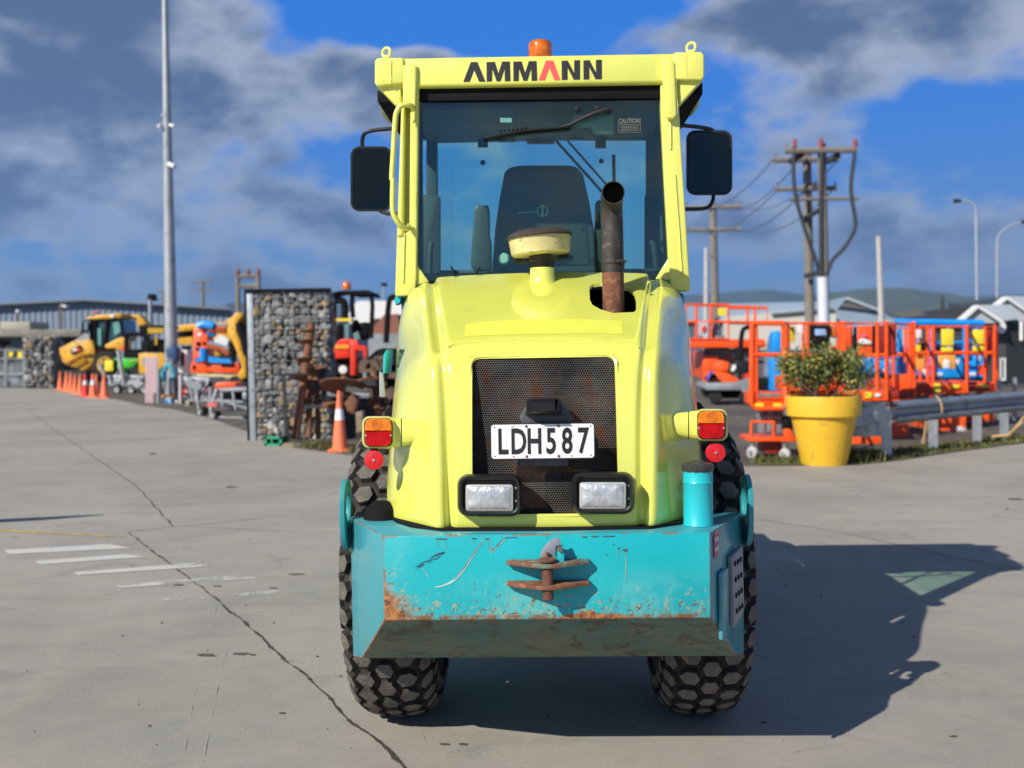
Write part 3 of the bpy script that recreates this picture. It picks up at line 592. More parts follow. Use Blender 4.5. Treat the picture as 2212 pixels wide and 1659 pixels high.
for i, (y, z, w1, cs) in enumerate(rows):
    crown = .012 if i > 4 else 0.0; bow = .012 if i <= 4 else 0
    lip = Vector((0, .0125, 0)) if i <= 4 else Vector((0, .004, -.017))
    if i >= 8: cs = [(cs[0][0]-.022, cs[0][1], cs[0][2])]+[cs[0], ((cs[0][0]*2+cs[1][0])/3, cs[0][1], (cs[0][2]*2+cs[1][2])/3)]+list(cs[1:])
    else: cs = [(cs[0][0]-.022, cs[0][1]-(.002 if i < 5 else 0), cs[0][2]), cs[0], (cs[0][0]+.020, cs[0][1]+.012, cs[0][2]-(.004 if i > 4 else 0)), (cs[1][0]-.034, cs[1][1]+.012, cs[1][2]), (cs[2][0]-.018, cs[2][1]+.018, cs[2][2]), (cs[3][0]-.006, cs[3][1]+.01, cs[3][2]), cs[4]]
    half = [Vector((0, y-bow*.3, z+crown)), Vector((w1*.55, y, z+crown*.7)), Vector((w1-.022, y+bow*.6, z)), Vector((w1-.006, y+bow*.6, z))+lip*.1, Vector((w1+.006, y+bow*.6, z))+lip*1.9, Vector((w1+.020, y+bow*.6, z))+lip*1.6] + [Vector(c)+lip*.6 if k == 0 else Vector(c) for k, c in enumerate(cs)]
    ctl.append([Vector((-v.x, v.y, v.z)) for v in half[:0:-1]] + half)
mb.loft(ctl, close=False); mbv = mb
hood = mb.build('hood', YEL, roller); md = hood.modifiers.new('s', 'SUBSURF'); md.levels = md.render_levels = 3; ms = hood.modifiers.new('t', 'SOLIDIFY'); ms.thickness = .012; ms.offset = -1
def rr(x0, x1, z0, z1, r, n=5):
    out = []
    for cx, cz, a0 in ((x1-r, z1-r, 0), (x0+r, z1-r, 90), (x0+r, z0+r, 180), (x1-r, z0+r, 270)):
        for i in range(n+1): a = R(a0+90*i/n); out.append((cx+r*math.cos(a), cz+r*math.sin(a)))
    return out
cuts = MB(); cuts.prism([(x, 3.45, z) for x, z in rr(-.252, .252, 1.005, 1.545, .028)], (0, .45, 0))
cut1 = cuts.build('cut', YEL, roller); cuts = MB()
hx = P(1322, 560, 4.17).x
hole = [(RC(x, y)) for x, y in [(1478, 960), (1500, 938), (1560, 930), (1640, 935), (1760, 960), (1800, 990), (1815, 1050), (1815, 1110), (1800, 1128), (1650, 1140), (1560, 1120), (1500, 1085), (1482, 1050)]]
def hoodz(y): 
    for a, b in zip(rows, rows[1:]):
        if a[0] <= y <= b[0]: return a[1]+(b[1]-a[1])*(y-a[0])/(b[0]-a[0])+.008
    return 1.9
hp = []
for x, y in hole:
    best = min((abs(P(x, y, d/1000).z-hoodz(d/1000)), d/1000) for d in range(3800, 4430, 5))[1]; hp.append(P(x, y, best))
cuts.loft([[Vector((p.x, p.y, 1.55)) for p in hp], [Vector((p.x, p.y, 2.1)) for p in hp]]); cut2 = cuts.build('cut', YEL, roller)
for c_ in (cut1, cut2):
    bo = hood.modifiers.new('b', 'BOOLEAN'); bo.object = c_; bo.operation = 'DIFFERENCE'; bo.solver = 'EXACT'
bpy.context.view_layer.update(); dg = bpy.context.evaluated_depsgraph_get()
me = bpy.data.meshes.new_from_object(hood.evaluated_get(dg)); hood.modifiers.clear(); hood.data = me; me.materials.clear(); me.materials.append(YEL)
bpy.data.objects.remove(cut1); bpy.data.objects.remove(cut2)
me.polygons.foreach_set('use_smooth', [True]*len(me.polygons)); me.set_sharp_from_angle(angle=R(32))
BV = BVHTree.FromPolygons([v.co+AX for v in me.vertices], [tuple(p.vertices) for p in me.polygons])
def skin(px, py, off=.002):
    o = Vector((0, 0, HC)); h = BV.ray_cast(o, ray(px, py)); return h[0]+h[1]*off*(1 if h[1].dot(ray(px, py)) < 0 else -1)
# faded fluorescent strip and grille surround, side number
mb = MB(); nx, ny = 24, 3; top = [RC(585, 1228), RC(1120, 1192), RC(1712, 1208)]; bot = [(1003, 727), (1172, 722), (1346, 722)]
def q3(a, t): return ((1-t)*(1-2*t)*a[0][0]+4*t*(1-t)*a[1][0]+t*(2*t-1)*a[2][0], (1-t)*(1-2*t)*a[0][1]+4*t*(1-t)*a[1][1]+t*(2*t-1)*a[2][1])
vs = []
for j in range(ny+1):
    for i in range(nx+1):
        a = q3(top, i/nx); b = q3(bot, i/nx); vs.append(skin(a[0]+(b[0]-a[0])*j/ny, a[1]+(b[1]-a[1])*j/ny, .0012))
mb.add(vs, [(j*(nx+1)+i, j*(nx+1)+i+1, (j+1)*(nx+1)+i+1, (j+1)*(nx+1)+i) for j in range(ny) for i in range(nx)]); B_(mb, 'reflective_strip', YSTRIP, hood)
vs, fs = text_mesh('C90', .085, .0016); out = []
for v in vs:
    y = 4.13 - v.x*.95; z = 1.545 + v.y*1.25+v.x*-.0
    h = BV.ray_cast(Vector((-2, y, z)), Vector((1, 0, 0))); out.append((h[0] if h[0] else Vector((-.6, y, z)))+Vector((-.0025, 0, 0)))
mb = MB(); mb.add(out, fs); B_(mb, 'model_lettering', INK, hood, smooth=False)
mb = MB(); plan = [(-.598, 3.88), (-.548, 3.75), (-.48, 3.648), (-.368, 3.565), (0, 3.548), (.368, 3.565), (.48, 3.648), (.548, 3.75), (.598, 3.88), (.4, 4.2), (-.4, 4.2)]
mb.prism([(x*.99, y-.006, .938) for x, y in plan], (0, 0, .022)); B_(mb, 'rubber_seal', BLKM, hood, bevel=.004)
# grille: pressed sheet with real hexagonal holes, radiator behind it
mb = MB(); pitch = .0088; gy = lambda z: 3.628+.055*(z-1.0)/.55
hxs = pitch/math.sqrt(3); nz = int(.56/(pitch*.8660)); nxg = int(.52/pitch)
for j in range(nz):
    for i in range(nxg):
        cx = -.26+i*pitch+(pitch/2 if j % 2 else 0); cz = 1.0+j*pitch*.8660
        if cx > .256 or cz > 1.552: continue
        o_ = []; n_ = []
        for a in range(6):
            t = R(60*a+30); o_.append(Vector((cx+hxs*math.cos(t), gy(cz+hxs*math.sin(t)), cz+hxs*math.sin(t)))); n_.append(Vector((cx+hxs*.70*math.cos(t), gy(cz)+.0012, cz+hxs*.70*math.sin(t))))
        mb.add(o_+n_, [(k, (k+1) % 6, (k+1) % 6+6, k+6) for k in range(6)])
GRL = mat('grille_sheet', (.15, .145, .14), .45, metal=.5, var=.4, scale=7, dirt=(.22, .10, .055), dirt_amt=.3)
grille = B_(mb, 'grille', GRL, smooth=False)
mb = MB(); mb.box((0, 3.78, 1.28), (.56, .06, .60)); mbx = MB(); mbx.box((0, 4.14, 1.36), (.96, .46, .40)); B_(mbx, 'engine', BLKM, bevel=.02); mbx = MB(); mbx.box((0, 4.452, 1.54), (1.0, .012, .58)); B_(mbx, 'firewall', BLKM)
B_(mb, 'radiator', mat('radiator_core', (.016, .011, .009), .95, var=.6, scale=8, dirt=(.085, .03, .014), dirt_amt=.6))
mb = MB(); loop = []
for x, z in rr(-.259, .259, .998, 1.552, .034, 6):
    h = BV.ray_cast(Vector((x, 3.3, z)), Vector((0, 1, 0)))[0]; loop.append((h if h else Vector((x, 3.63, z)))+Vector((0, .001, 0)))
mb.tube(loop+loop[:1], .0075, 8, caps=False); B_(mb, 'grille_surround', YEL, hood)
# headlights
def headlight(b, l, lab):
    x0, y0, x1, y1 = b; d = 3.50
    def rrp(x0, y0, x1, y1, r, d, n=5):
        pts = []
        for cx, cy, a0 in ((x1-r, y0+r, -90), (x1-r, y1-r, 0), (x0+r, y1-r, 90), (x0+r, y0+r, 180)):
            for i in range(n+1): a = R(a0+90*i/n); pts.append(P(cx+r*math.cos(a), cy+r*math.sin(a), d))
        return pts
    mb = MB(); rings = [rrp(x0+5, y0+4, x1-5, y1-4, 22, 3.61), rrp(x0, y0, x1, y1, 24, 3.56), rrp(x0+2, y0+2, x1-2, y1-2, 23, d+.012), rrp(x0+6, y0+6, x1-6, y1-6, 20, d), rrp(x0+11, y0+11, x1-11, y1-11, 15, d+.006), rrp(x0+14, y0+15, x1-14, y1-15, 8, d+.03)]
    mb.loft(rings); h = B_(mb, 'headlight', BLK, roller, seg=2); h['label'] = lab
    mb = MB(); X0, Y0, X1, Y1 = l; mb.loft([rrp(X0-3, Y0-3, X1+3, Y1+3, 6, d+.031), rrp(X0-2, Y0-2, X1+2, Y1+2, 6, d+.014), rrp(X0+4, Y0+4, X1-4, Y1-4, 5, d+.010)]); B_(mb, 'headlight_rim', mat('lamp_rim', (.55, .56, .52), .3, metal=.4), h)
    mb = MB(); r1 = rrp(X0+1, Y0+1, X1-1, Y1-1, 5, d+.0125); mb.loft([r1, rrp(X0+6, Y0+6, X1-6, Y1-6, 4, d+.006), rrp(X0+30, Y0+18, X1-30, Y1-18, 3, d+.003)])
    B_(mb, 'headlight_lens', LENS, h, angle=60)
    mb = MB()
    for sx in (X0-9, X1+9):
        for sy in (Y0+6, (Y0+Y1)/2+7): mb.lathe([(.001, 0), (.0035, .001), (.0035, .006)], P(sx, sy, d+.022), (0, 1, 0), 10)
    B_(mb, 'screw', GALV, h)
headlight((988, 1024, 1128, 1116), (1008, 1049, 1106, 1102), 'left one of the two black framed headlights')
headlight((1234, 1019, 1371, 1111), (1254, 1044, 1350, 1097), 'right one of the two black framed headlights')
# number plate
mb = MB(); mb.loft([[P(x, y, d) for x, y in [(1128, 918), (1122, 900), (1146, 862), (1210, 862), (1237, 903), (1240, 918)]] for d in (3.565, 3.62)]); mb.pbox(1123, 985, 1228, 1007, 3.575, .05); br = B_(mb, 'plate_bracket', mat('bracket_black', (.075, .08, .09), .5, var=.4, scale=20), bevel=.004)
mb = MB(); mb.loft([[P(x, y, d) for x, y in q] for q, d in (([(1137, 866), (1140, 861), (1206, 860), (1213, 866), (1214, 897), (1136, 897)], 3.565), ([(1143, 866), (1147, 862), (1199, 861), (1205, 866), (1207, 892), (1143, 893)], 3.50), ([(1147, 870), (1198, 869), (1199, 888), (1148, 889), (1148, 889), (1147, 875)], 3.485))]); B_(mb, 'plate_lamp', BLK, br, bevel=.003)
pc = P(1172, 953, 3.545); fac = .355/.360
mb = MB(); out = rr(-.18, .18, -.0625, .0625, .012); mb.prism([(pc.x+x, pc.y, pc.z+z) for x, z in out], (0, .004, 0)); plate = B_(mb, 'number_plate', INK)
mb = MB(); out = rr(-.176, .176, -.0585, .0585, .010); mb.prism([(pc.x+x, pc.y-.0015, pc.z+z) for x, z in out], (0, .0012, 0)); B_(mb, 'plate_face', WHT, plate, smooth=False)
mb = MB()
for i, ch in enumerate('LDH587'):
    cx = pc.x-.137+i*.0545 + (.003 if i > 2 else 0)
    lettering(mb, ch, (cx, pc.y-.0022, pc.z-.004), (1, 0, 0), (0, 0, 1), .122, .0028, .62, .0006)
B_(mb, 'plate_lettering', INK, plate, smooth=False)
mb = MB()
for x, z in ((-.055, .052), (.055, .052), (-.055, -.052), (.055, -.052)): mb.lathe([(.001, -.003), (.004, -.002), (.005, 0)], (pc.x+x, pc.y-.0015, pc.z+z), (0, 1, 0), 10)
for x, z in ((-.165, .05), (.165, .05), (-.165, -.05), (.165, -.05), (-.1, .052), (.1, .052), (-.1, -.052), (.1, -.052)): mb.lathe([(.001, 0), (.0025, 0), (.0025, .001)], (pc.x+x, pc.y-.0025, pc.z+z), (0, 1, 0), 8)
B_(mb, 'plate_screw', RUST, plate)
# tail lights
def taillight(dx, dy, s, lab):
    d = 3.70
    def rp(x0, y0, x1, y1, r, dd, n=4, bow=3):
        pts = []
        for cx, cy, a0 in ((x1-r, y0+r, -90), (x1-r, y1-r, 0), (x0+r, y1-r, 90), (x0+r, y0+r, 180)):
            for i in range(n+1): a = R(a0+90*i/n); pts.append(P(cx+r*math.cos(a), cy+r*math.sin(a), dd))
        return pts
    x0, y0, x1, y1 = -35+dx, -35+dy, 35+dx, 35+dy
    mb = MB(); mb.loft([rp(x0+8, y0+5, x1-4, y1-6, 14, d+.075), rp(x0+2, y0+1, x1-1, y1-2, 16, d+.04), rp(x0, y0, x1, y1, 16, d+.012), rp(x0+2, y0+2, x1-2, y1-2, 15, d)])
    h = B_(mb, 'tail_light', YELD, roller); h['label'] = lab
    # arm to the hood
    n = 12; ex = dx+s*30; fx = dx+s*86; ring = lambda cx, hh, hw, dd, cy: [P(cx+hw*math.cos(2*math.pi*i/n), cy+hh*math.sin(2*math.pi*i/n), dd+.028*math.cos(2*math.pi*i/n)*(-s)) for i in range(n)]
    def vring(cx, cy, hh, yd, th):
        out = []
        for i in range(16):
            a = 2*math.pi*i/16; e = .55; ca, sa = math.cos(a), math.sin(a)
            out.append(P(cx, cy+hh*math.copysign(abs(sa)**e, sa), yd+th*math.copysign(abs(ca)**e, ca)))
        return out
    mb = MB(); mb.loft([vring(dx+s*22, dy, 33, d+.042, .034), vring(dx+s*38, dy+1, 32, d+.046, .034), vring(dx+s*50, dy+1, 30, d+.05, .040), vring(dx+s*74, dy, 27, d+.075, .060), vring(dx+s*92, dy, 26, d+.08, .07)])
    B_(mb, 'light_arm', YEL, h)
    mb = MB(); mb.loft([vring(dx+s*49, dy+1, 31, d+.05, .041), vring(dx+s*50.5, dy+1, 31, d+.05, .041)]); B_(mb, 'arm_seam', BLKM, h)
    mb = MB(); mb.loft([rp(x0+3.5, y0+3.5, x1-3.5, y1-3.5, 13, d+.002), rp(x0+5, y0+5, x1-5, y1-5, 12, d-.014)]); B_(mb, 'lens_gasket', mat('gasket', (.10, .06, .03), .6), h)
    top = [p for p in [(x0+6, -3+dy), (x0+6.5, dy-16), (x0+9, dy-26), (x0+16, dy-29.5), (dx, dy-30.5), (x1-16, dy-29.5), (x1-9, dy-26), (x1-6.5, dy-16), (x1-6, dy-3)]]
    mb = MB(); mb.loft([[P(x, y, d+.002) for x, y in top], [P(x, y, d-.018) for x, y in top], [P(dx+(x-dx)*.93, dy-16+(y-dy+16)*.9, d-.023) for x, y in top]]); B_(mb, 'indicator_lens', ORANGEL, h)
    bt = [(x0+6, dy-2.4), (x0+6.5, dy+14), (x0+9, dy+25), (x0+16, dy+29.5), (dx, dy+30.5), (x1-16, dy+29.5), (x1-9, dy+25), (x1-6.5, dy+14), (x1-6, dy-2.4)]
    mb = MB(); mb.loft([[P(x, y, d+.002) for x, y in bt], [P(x, y, d-.018) for x, y in bt], [P(dx+(x-dx)*.93, dy+13+(y-dy-13)*.93, d-.023) for x, y in bt]]); B_(mb, 'brake_lens', REDL, h)
    mb = MB()
    for rr_ in (11, 7, 3): mb.torus(P(dx+2*s*-1, dy-17, d-.0235), (0, 1, 0), rr_/pscale(d), .0011, 24, 6)
    B_(mb, 'lens_ring', mat('amber_dark', (.45, .12, .01), .2, coat=.5), h)
    mb = MB()
    for sx in (-27, 27): mb.lathe([(.001, 0), (.0035, .001), (.0035, .004)], P(dx+sx, dy+7, d-.026), (0, 1, 0), 10)
    B_(mb, 'screw', GALV, h)
    c = P(dx-9 if s > 0 else dx+9, dy+60, d+.004); r = 21.5/pscale(d)
    mb = MB(); mb.lathe([(.001, -.007), (r*.55, -.0068), (r*.92, -.005), (r, -.001), (r, .006), (.001, .006)], c, (0, 1, 0), 36); rf = B_(mb, 'reflector', REFL, h)
    mb = MB(); mb.lathe([(.001, -.012), (.004, -.011), (.005, -.007)], c, (0, 1, 0), 12); B_(mb, 'reflector_screw', GALV, rf)
    mb = MB(); mb.box(c+Vector((0, .012, .03)), (.03, .006, .07)); B_(mb, 'reflector_bracket', BLK, h)
taillight(817, 934, 1, 'tail light with red reflector on the left'); taillight(1537, 918, -1, 'tail light with red reflector on the right')
# intake precleaner
c = P(1168, 545, 4.36); axis = Vector((-.075, .0, 1)).normalized()
mb = MB(); mb.lathe([(.001, -.012), (.050, -.012), (.117, -.010), (.123, -.004), (.131, .060), (.001, .062)], c, axis, 40); ic = B_(mb, 'intake_bowl', CREAM)
mb = MB(); mb.lathe([(.001, .058), (.138, .060), (.139, .067), (.128, .080), (.095, .094), (.001, .096)], c, axis, 40); mb.lathe([(.001, .094), (.009, .094), (.007, .104), (.001, .106)], c, axis, 10); B_(mb, 'intake_lid', mat('intake_lid_plastic', (.045, .035, .032), .7, var=.3, scale=12), ic)
mb = MB(); mb.lathe([(.001, -.08), (.048, -.08), (.046, -.035), (.054, -.030), (.054, -.010), (.001, -.008)], P(1170, 548, 4.36), (0, 0, 1), 28); B_(mb, 'intake_neck', SOOT, ic)
q = spline([skin(x, y, .001) for x, y in ((968, 752), (985, 744), (1060, 738), (1172, 735), (1290, 738), (1360, 744), (1380, 752))], 8); mb = MB(); mb.tube(q, .0045, 8); B_(mb, 'pressed_crease', YEL, hood)
cc = P(1171, 582, 4.33); cc.z = 1.85; mb = MB(); mb.lathe([(.085, -.03), (.062, -.002), (.053, .018), (.050, .066), (.045, .068), (.001, .068)], cc, (0, 0, 1), 36); B_(mb, 'intake_collar', YEL, hood)
# exhaust
ex, ey = hx, 4.17; mb = MB(); z1 = P(1322, 578, ey).z; mb.tube([(ex+.004, ey, 1.62), (ex+.003, ey, z1)], .0435, 28); pipe = B_(mb, 'exhaust_pipe', RUST)
z2 = P(1322, 427, ey).z
mb = MB(); ctr = [(ex+.003, ey, z1-.02), (ex+.002, ey, z2-.10)] + [(ex, ey-.075*(1-math.cos(R(a))), z2-.07+.07*math.sin(R(a))) for a in (15, 30, 45, 60, 75, 90)] + [(ex, ey-.13, z2+.001)]
mb.tube([(ex+.003, ey, z1-.012), (ex+.003, ey, z1+.03)], .0465, 28); mb.tube(ctr, .0445, 28, caps=False); mb.tube([ctr[-1], ctr[-2], ctr[-3]], [.0415, .041, .040], 28, caps=False)
mb.loft([[Vector(ctr[-1])+Vector((math.cos(2*math.pi*i/28)*r, 0, math.sin(2*math.pi*i/28)*r)) for i in range(28)] for r in (.0445, .0415)], caps=False)
B_(mb, 'exhaust_elbow', SOOT, pipe)
mb = MB(); mb.tube([(ex, ey-.118, z2), (ex, ey-.112, z2)], .0405, 20); B_(mb, 'exhaust_shade_disc', mat('pipe_shade_black', (.002, .002, .002), 1, spec=0), pipe)  # black disc painted in for the shade inside the pipe mouth
mb = MB(); mb.tube([(ex+.003, ey, z1+.012), (ex+.003, ey, z1+.030)], .0485, 28); mb.box((ex+.03, ey-.045, z1+.02), (.028, .016, .014)); mb.tube([(ex+.012, ey-.055, z1+.02), (ex+.056, ey-.05, z1+.02)], .004, 8); B_(mb, 'exhaust_clamp', SOOT, pipe, bevel=.001)

# ---- cab
cab = thing('cab', None, None, (0, 0, 0)); ORG.pop(cab); cab.parent = roller
CB = lambda mb, name, m, parent=cab, **k: mb.build(name, m, parent, **k)
mb = MB()
mb.pprism([(886, 150), (906, 150), (904, 240), (900, 590), (898, 640), (853, 640), (857, 510), (884, 500), (886, 240)], 4.46, .10)
mb.pprism([(876, 205), (874, 240), (871, 508), (857, 512), (866, 240)], 4.45, .08)
mb.pprism([(1426, 150), (1462, 150), (1471, 300), (1482, 470), (1492, 628), (1450, 628), (1447, 600), (1436, 400), (1428, 240)], 4.46, .10)
mb.pprism([RC(205, 755), RC(330, 930), RC(200, 960)], 4.475, .06); mb.pprism([RC(2062, 732), RC(2115, 920), RC(1955, 905)], 4.475, .06)
CB(mb, 'rear_post', YELD, bevel=.010, seg=3)
mb = MB(); mb.pprism([(868, 200), (890, 200), (888, 506), (866, 512)], 4.535, .02); CB(mb, 'post_channel', YELD)
mb = MB(); mb.pprism([RA(770, 430), RA(800, 405), RA(860, 400), RA(905, 440), RA(895, 1020), RA(860, 1055), RA(850, 880), RA(760, 850)], 4.425, .03); mb.pprism([RB(1312, 330), RB(1345, 305), RB(1400, 305), RB(1440, 350), RB(1462, 860), RB(1430, 895), RB(1370, 890), RB(1350, 850)], 4.425, .03)
CB(mb, 'weld_strip', YELD, bevel=.008, seg=3)
bead = lambda mb, T, pts, d, r=.0042: mb.ptube([(*T(x+random.uniform(-2, 2), y), d) for x, y in pts], r, 6)
mb = MB()
bead(mb, RA, [(628+2*math.sin(k), 380+k*14) for k in range(19)], 4.432); bead(mb, RA, [(905+3*math.sin(k*1.3), 430+k*22) for k in range(27)], 4.437, .0032); bead(mb, RA, [(766, 430+k*25) for k in range(17)], 4.437, .004)
bead(mb, RB, [(1550, 280+k*20) for k in range(11)], 4.432, .003); bead(mb, RB, [(1445+k*.9, 360+k*20) for k in range(25)], 4.437, .0032); bead(mb, RB, [(1398+k*.3, 910+k*25) for k in range(12)], 4.457, .0045); bead(mb, RC, [(2095+k*4.4, 150+k*60) for k in range(13)], 4.457, .004); bead(mb, RC, [(148-k*1, 570+k*40) for k in range(10)], 4.457, .004)
CB(mb, 'weld_bead', YELD)
mb = MB(); mb.pprism([(845, 125), (1462, 114), (1462, 179), (845, 189)], 4.445, .13); CB(mb, 'roof_beam', YELD, bevel=.016, seg=3)
mb = MB(); mb.pprism([(809, 131), (815, 124), (872, 124), (872, 180), (815, 187), (809, 180)], 4.432, .13); mb.pprism([(1522, 119), (1516, 111), (1456, 112), (1456, 172), (1516, 174), (1522, 167)], 4.432, .13)
mb.pprism([RA(478, 655), RA(740, 625), RA(745, 868), RA(690, 878)], 4.455, .07); mb.pprism([RB(1465, 525), RB(1702, 530), RB(1480, 775)], 4.455, .07)
CB(mb, 'roof_corner', YELD, bevel=.009, seg=3)
mb = MB(); n = 24
prf = [(-.70, 2.755), (-.72, 2.775), (-.72, 2.81), (-.69, 2.840), (.69, 2.840), (.72, 2.81), (.72, 2.775), (.70, 2.755)]
mb.loft([[Vector((x, y, z)) for x, z in prf] for y in (4.575, 5.20)] + [[Vector((x*.96, 5.34, 2.78+(z-2.78)*.7)) for x, z in prf]]); roof = CB(mb, 'roof', YELD, bevel=.012, seg=2)
mb = MB()
for s_ in (-1, 1): mb.prism([(s_*.742, 4.80, 2.845), (s_*.742, 5.26, 2.83), (s_*.742, 5.26, 2.74), (s_*.742, 5.10, 2.705), (s_*.742, 4.88, 2.70), (s_*.742, 4.80, 2.74)], (s_*-.02, 0, 0))
CB(mb, 'roof_skirt', YELD, roof, bevel=.004)
mb = MB(); mb.box((0, 4.96, 2.715), (1.44, .70, .06)); CB(mb, 'roof_lining', BLKM, roof, bevel=.01)
mb = MB(); mb.box((0, 4.93, 2.648), (1.12, .72, .02)); mb.pbox(906, 286, 1428, 300, 5.26, .05); CB(mb, 'headliner', INT, bevel=.004)
mb = MB(); mb.pprism([(906, 186), (1430, 181), (1430, 212), (906, 218)], 4.478, .012); mb.pprism([(899, 590), (1449, 585), (1450, 607), (899, 610)], 4.505, .03); mb.pprism([(903, 200), (913, 200), (911, 600), (898, 600)], 4.508, .02); mb.pprism([(1420, 200), (1430, 200), (1450, 600), (1438, 600)], 4.508, .02)
CB(mb, 'window_seal', BLKM, bevel=.003)
mb = MB(); mb.pprism([(904, 188), (1429, 183), (1449, 602), (898, 607)], 4.495, .006); CB(mb, 'rear_window', GLASS, smooth=False)
# the front end of the cab: posts, windscreen
mb = MB(); mb.pprism([(921, 270), (943, 270), (946, 640), (919, 640)], 5.27, .06); mb.pprism([(1397, 265), (1424, 265), (1428, 640), (1396, 640)], 5.27, .06); mb.pprism([(919, 584), (1428, 580), (1428, 740), (919, 740)], 5.275, .05); CB(mb, 'front_post', INT, bevel=.006)
mb = MB(); mb.pprism([(943, 296), (1397, 290), (1397, 588), (944, 590)], 5.30, .006); CB(mb, 'windscreen', GLASS2, smooth=False)
for s in (-1, 1):
    mb = MB(); x = s*.605; mb.prism([(x, 4.56, 1.9), (x, 5.27, 1.9), (x, 5.27, 2.66), (x, 4.56, 2.68)], (.006*s, 0, 0)); CB(mb, 'side_window', GLASS2, smooth=False)
    mb = MB(); mb.tube([(s*.585, 4.60, 1.85), (s*.578, 4.60, 2.66)], .013, 8); mb.tube([(s*.575, 4.95, 1.85), (s*.568, 4.95, 2.66)], .010, 8); CB(mb, 'window_frame', INT)
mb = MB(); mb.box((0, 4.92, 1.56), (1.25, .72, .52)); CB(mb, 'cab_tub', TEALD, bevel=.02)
T5 = TF(746.6, 553, 4.287)
mb = MB(T5); mb.pprism([(376, 868), (350, 918), (345, 1090), (360, 1080), (372, 960)], 4.33, .2); mb.pprism([(456, 375), (518, 375), (500, 430), (456, 450)], 4.50, .1); CB(mb, 'fender_edge', TEAL, roller)
mb = MB(T5); mb.pprism([(310, 1072), (345, 1085), (366, 1300), (355, 1308), (312, 1306)], 4.34, .02); CB(mb, 'mud_flap', mat('grey_flap', (.33, .35, .36), .6), roller, bevel=.003)
mb = MB()
for s in (-1, 1):
    arc = [Vector((s*.60, AX.y-math.cos(R(a))*.70, .63+math.sin(R(a))*.70)) for a in range(75, 146, 10)]; mb.loft([[p, p+Vector((s*.075, 0, 0)), p+Vector((s*.075, 0, .01)), p+Vector((0, 0, .01))] for p in arc])
CB(mb, 'wheel_arch', BLKM, roller)
# things inside
mb = MB(RC); d = 4.98
mb.pprism([(775, 860), (800, 540), (830, 330), (865, 140), (885, 110), (925, 92), (1000, 82), (1340, 82), (1395, 98), (1435, 150), (1480, 350), (1520, 600), (1530, 860)], d, .10); seat = CB(mb, 'seat_back', SEAT, bevel=.012, seg=3)
mb = MB(RC); mb.pprism([(900, 150), (930, 118), (1380, 118), (1410, 160), (1450, 400), (1475, 800), (830, 800), (860, 400)], d-.008, .01); CB(mb, 'seat_panel', SEAT, seat, bevel=.003)
mb = MB(); mb.torus(P(*RC(1141, 413), d-.012), (0, 1, 0), 38/3.333/pscale(d), .0028, 28, 6); mb.ptube([(*RC(1141, 378), d-.012), (*RC(1141, 452), d-.012)], .004); mb.ptube([(*RC(962, 428), d-.012), (*RC(1100, 418), d-.012)], .0022); CB(mb, 'seat_ring', mat('pale_ring', (.45, .62, .60), .4), seat)  # pale ring, upright and bar just in front of the seat back
mb = MB(); 
for x, y in ((918, 165), (1368, 165), (1430, 540)): mb.lathe([(.001, -.002), (.008, -.001), (.009, .002)], P(*RC(x, y), d-.01), (0, 1, 0), 12)
CB(mb, 'seat_button', BLK, seat)
mb = MB(RC); mb.pprism([(622, 800), (650, 400), (665, 372), (745, 370), (757, 390), (757, 580), (770, 640), (770, 840), (640, 840)], 5.0, .10); CB(mb, 'armrest', SEAT, bevel=.01)
mb = MB(RC); mb.pprism([(1525, 345), (1545, 330), (1640, 335), (1640, 840), (1522, 840), (1520, 620)], 5.0, .10); CB(mb, 'armrest', SEAT, bevel=.01)
mb = MB(); mb.lathe([(.001, -.012), (.02, -.011), (.027, 0), (.022, .014)], P(*RC(864, 757), 4.80), (.1, 1, 0), 24); CB(mb, 'control_knob', mat('pale_knob', (.50, .66, .58), .4))
mb = MB(); mb.torus(P(*RC(1150, 860), 5.1), (0, .45, .9), .19, .014, 36, 8); CB(mb, 'steering_wheel', BLKM)
mb = MB(); mb.rbox(902, 421, 951, 600, 5.18, .03, 10); mb.rbox(1393, 416, 1440, 600, 5.18, .03, 10); mb.ptube([(928, 600, 4.9), (930, 530, 4.9), (934, 522, 4.9)], .014); mb.ptube([(1420, 600, 4.9), (1412, 530, 4.9), (1405, 520, 4.9)], .014); CB(mb, 'door_console', INT, bevel=.006)
mb = MB(); mb.pbox(1032, 298, 1054, 318, 5.24, .01); mb.pbox(1286, 294, 1309, 320, 5.24, .01); mb.pbox(1138, 296, 1198, 309, 5.24, .03); mb.rbox(1228, 292, 1262, 301, 5.22, .03, 4); mb.rbox(1072, 294, 1114, 305, 5.22, .03, 5); CB(mb, 'header_clip', INT)
mb = MB(); mb.pprism([RB(460, 862), RB(855, 830), RB(852, 1015), RB(835, 1035), RB(680, 1030), RB(660, 1010), RB(632, 962), RB(462, 958)], 4.60, .05); CB(mb, 'wiper_motor', mat('motor_cover', (.20, .27, .30), .5), bevel=.006)
mb = MB()
for x, y in ((510, 800), (698, 795)): mb.lathe([(.001, -.012), (.006, -.012), (.006, -.006), (.013, -.005), (.014, 0)], P(*RB(x, y), 4.49), (0, 1, 0), 16)
CB(mb, 'window_bolt', BLK)
mb = MB(); mb.lathe([(.001, -.02), (.014, -.018), (.018, 0)], P(*RB(805, 815), 4.485), (0, 1, 0), 16)
mb.tube([P(*RB(x, y), 4.46) for x, y in [(808, 806), (770, 812), (700, 835), (655, 848), (560, 890), (440, 950), (345, 978)]], [.011, .012, .012, .011, .009, .008, .006], 8); mb.tube([P(*RB(x, y), 4.463) for x, y in [(430, 972), (200, 990), (0, 1005), (-380, 1085)]], [.004, .005, .006, .004], 6); wp = CB(mb, 'wiper', BLK)
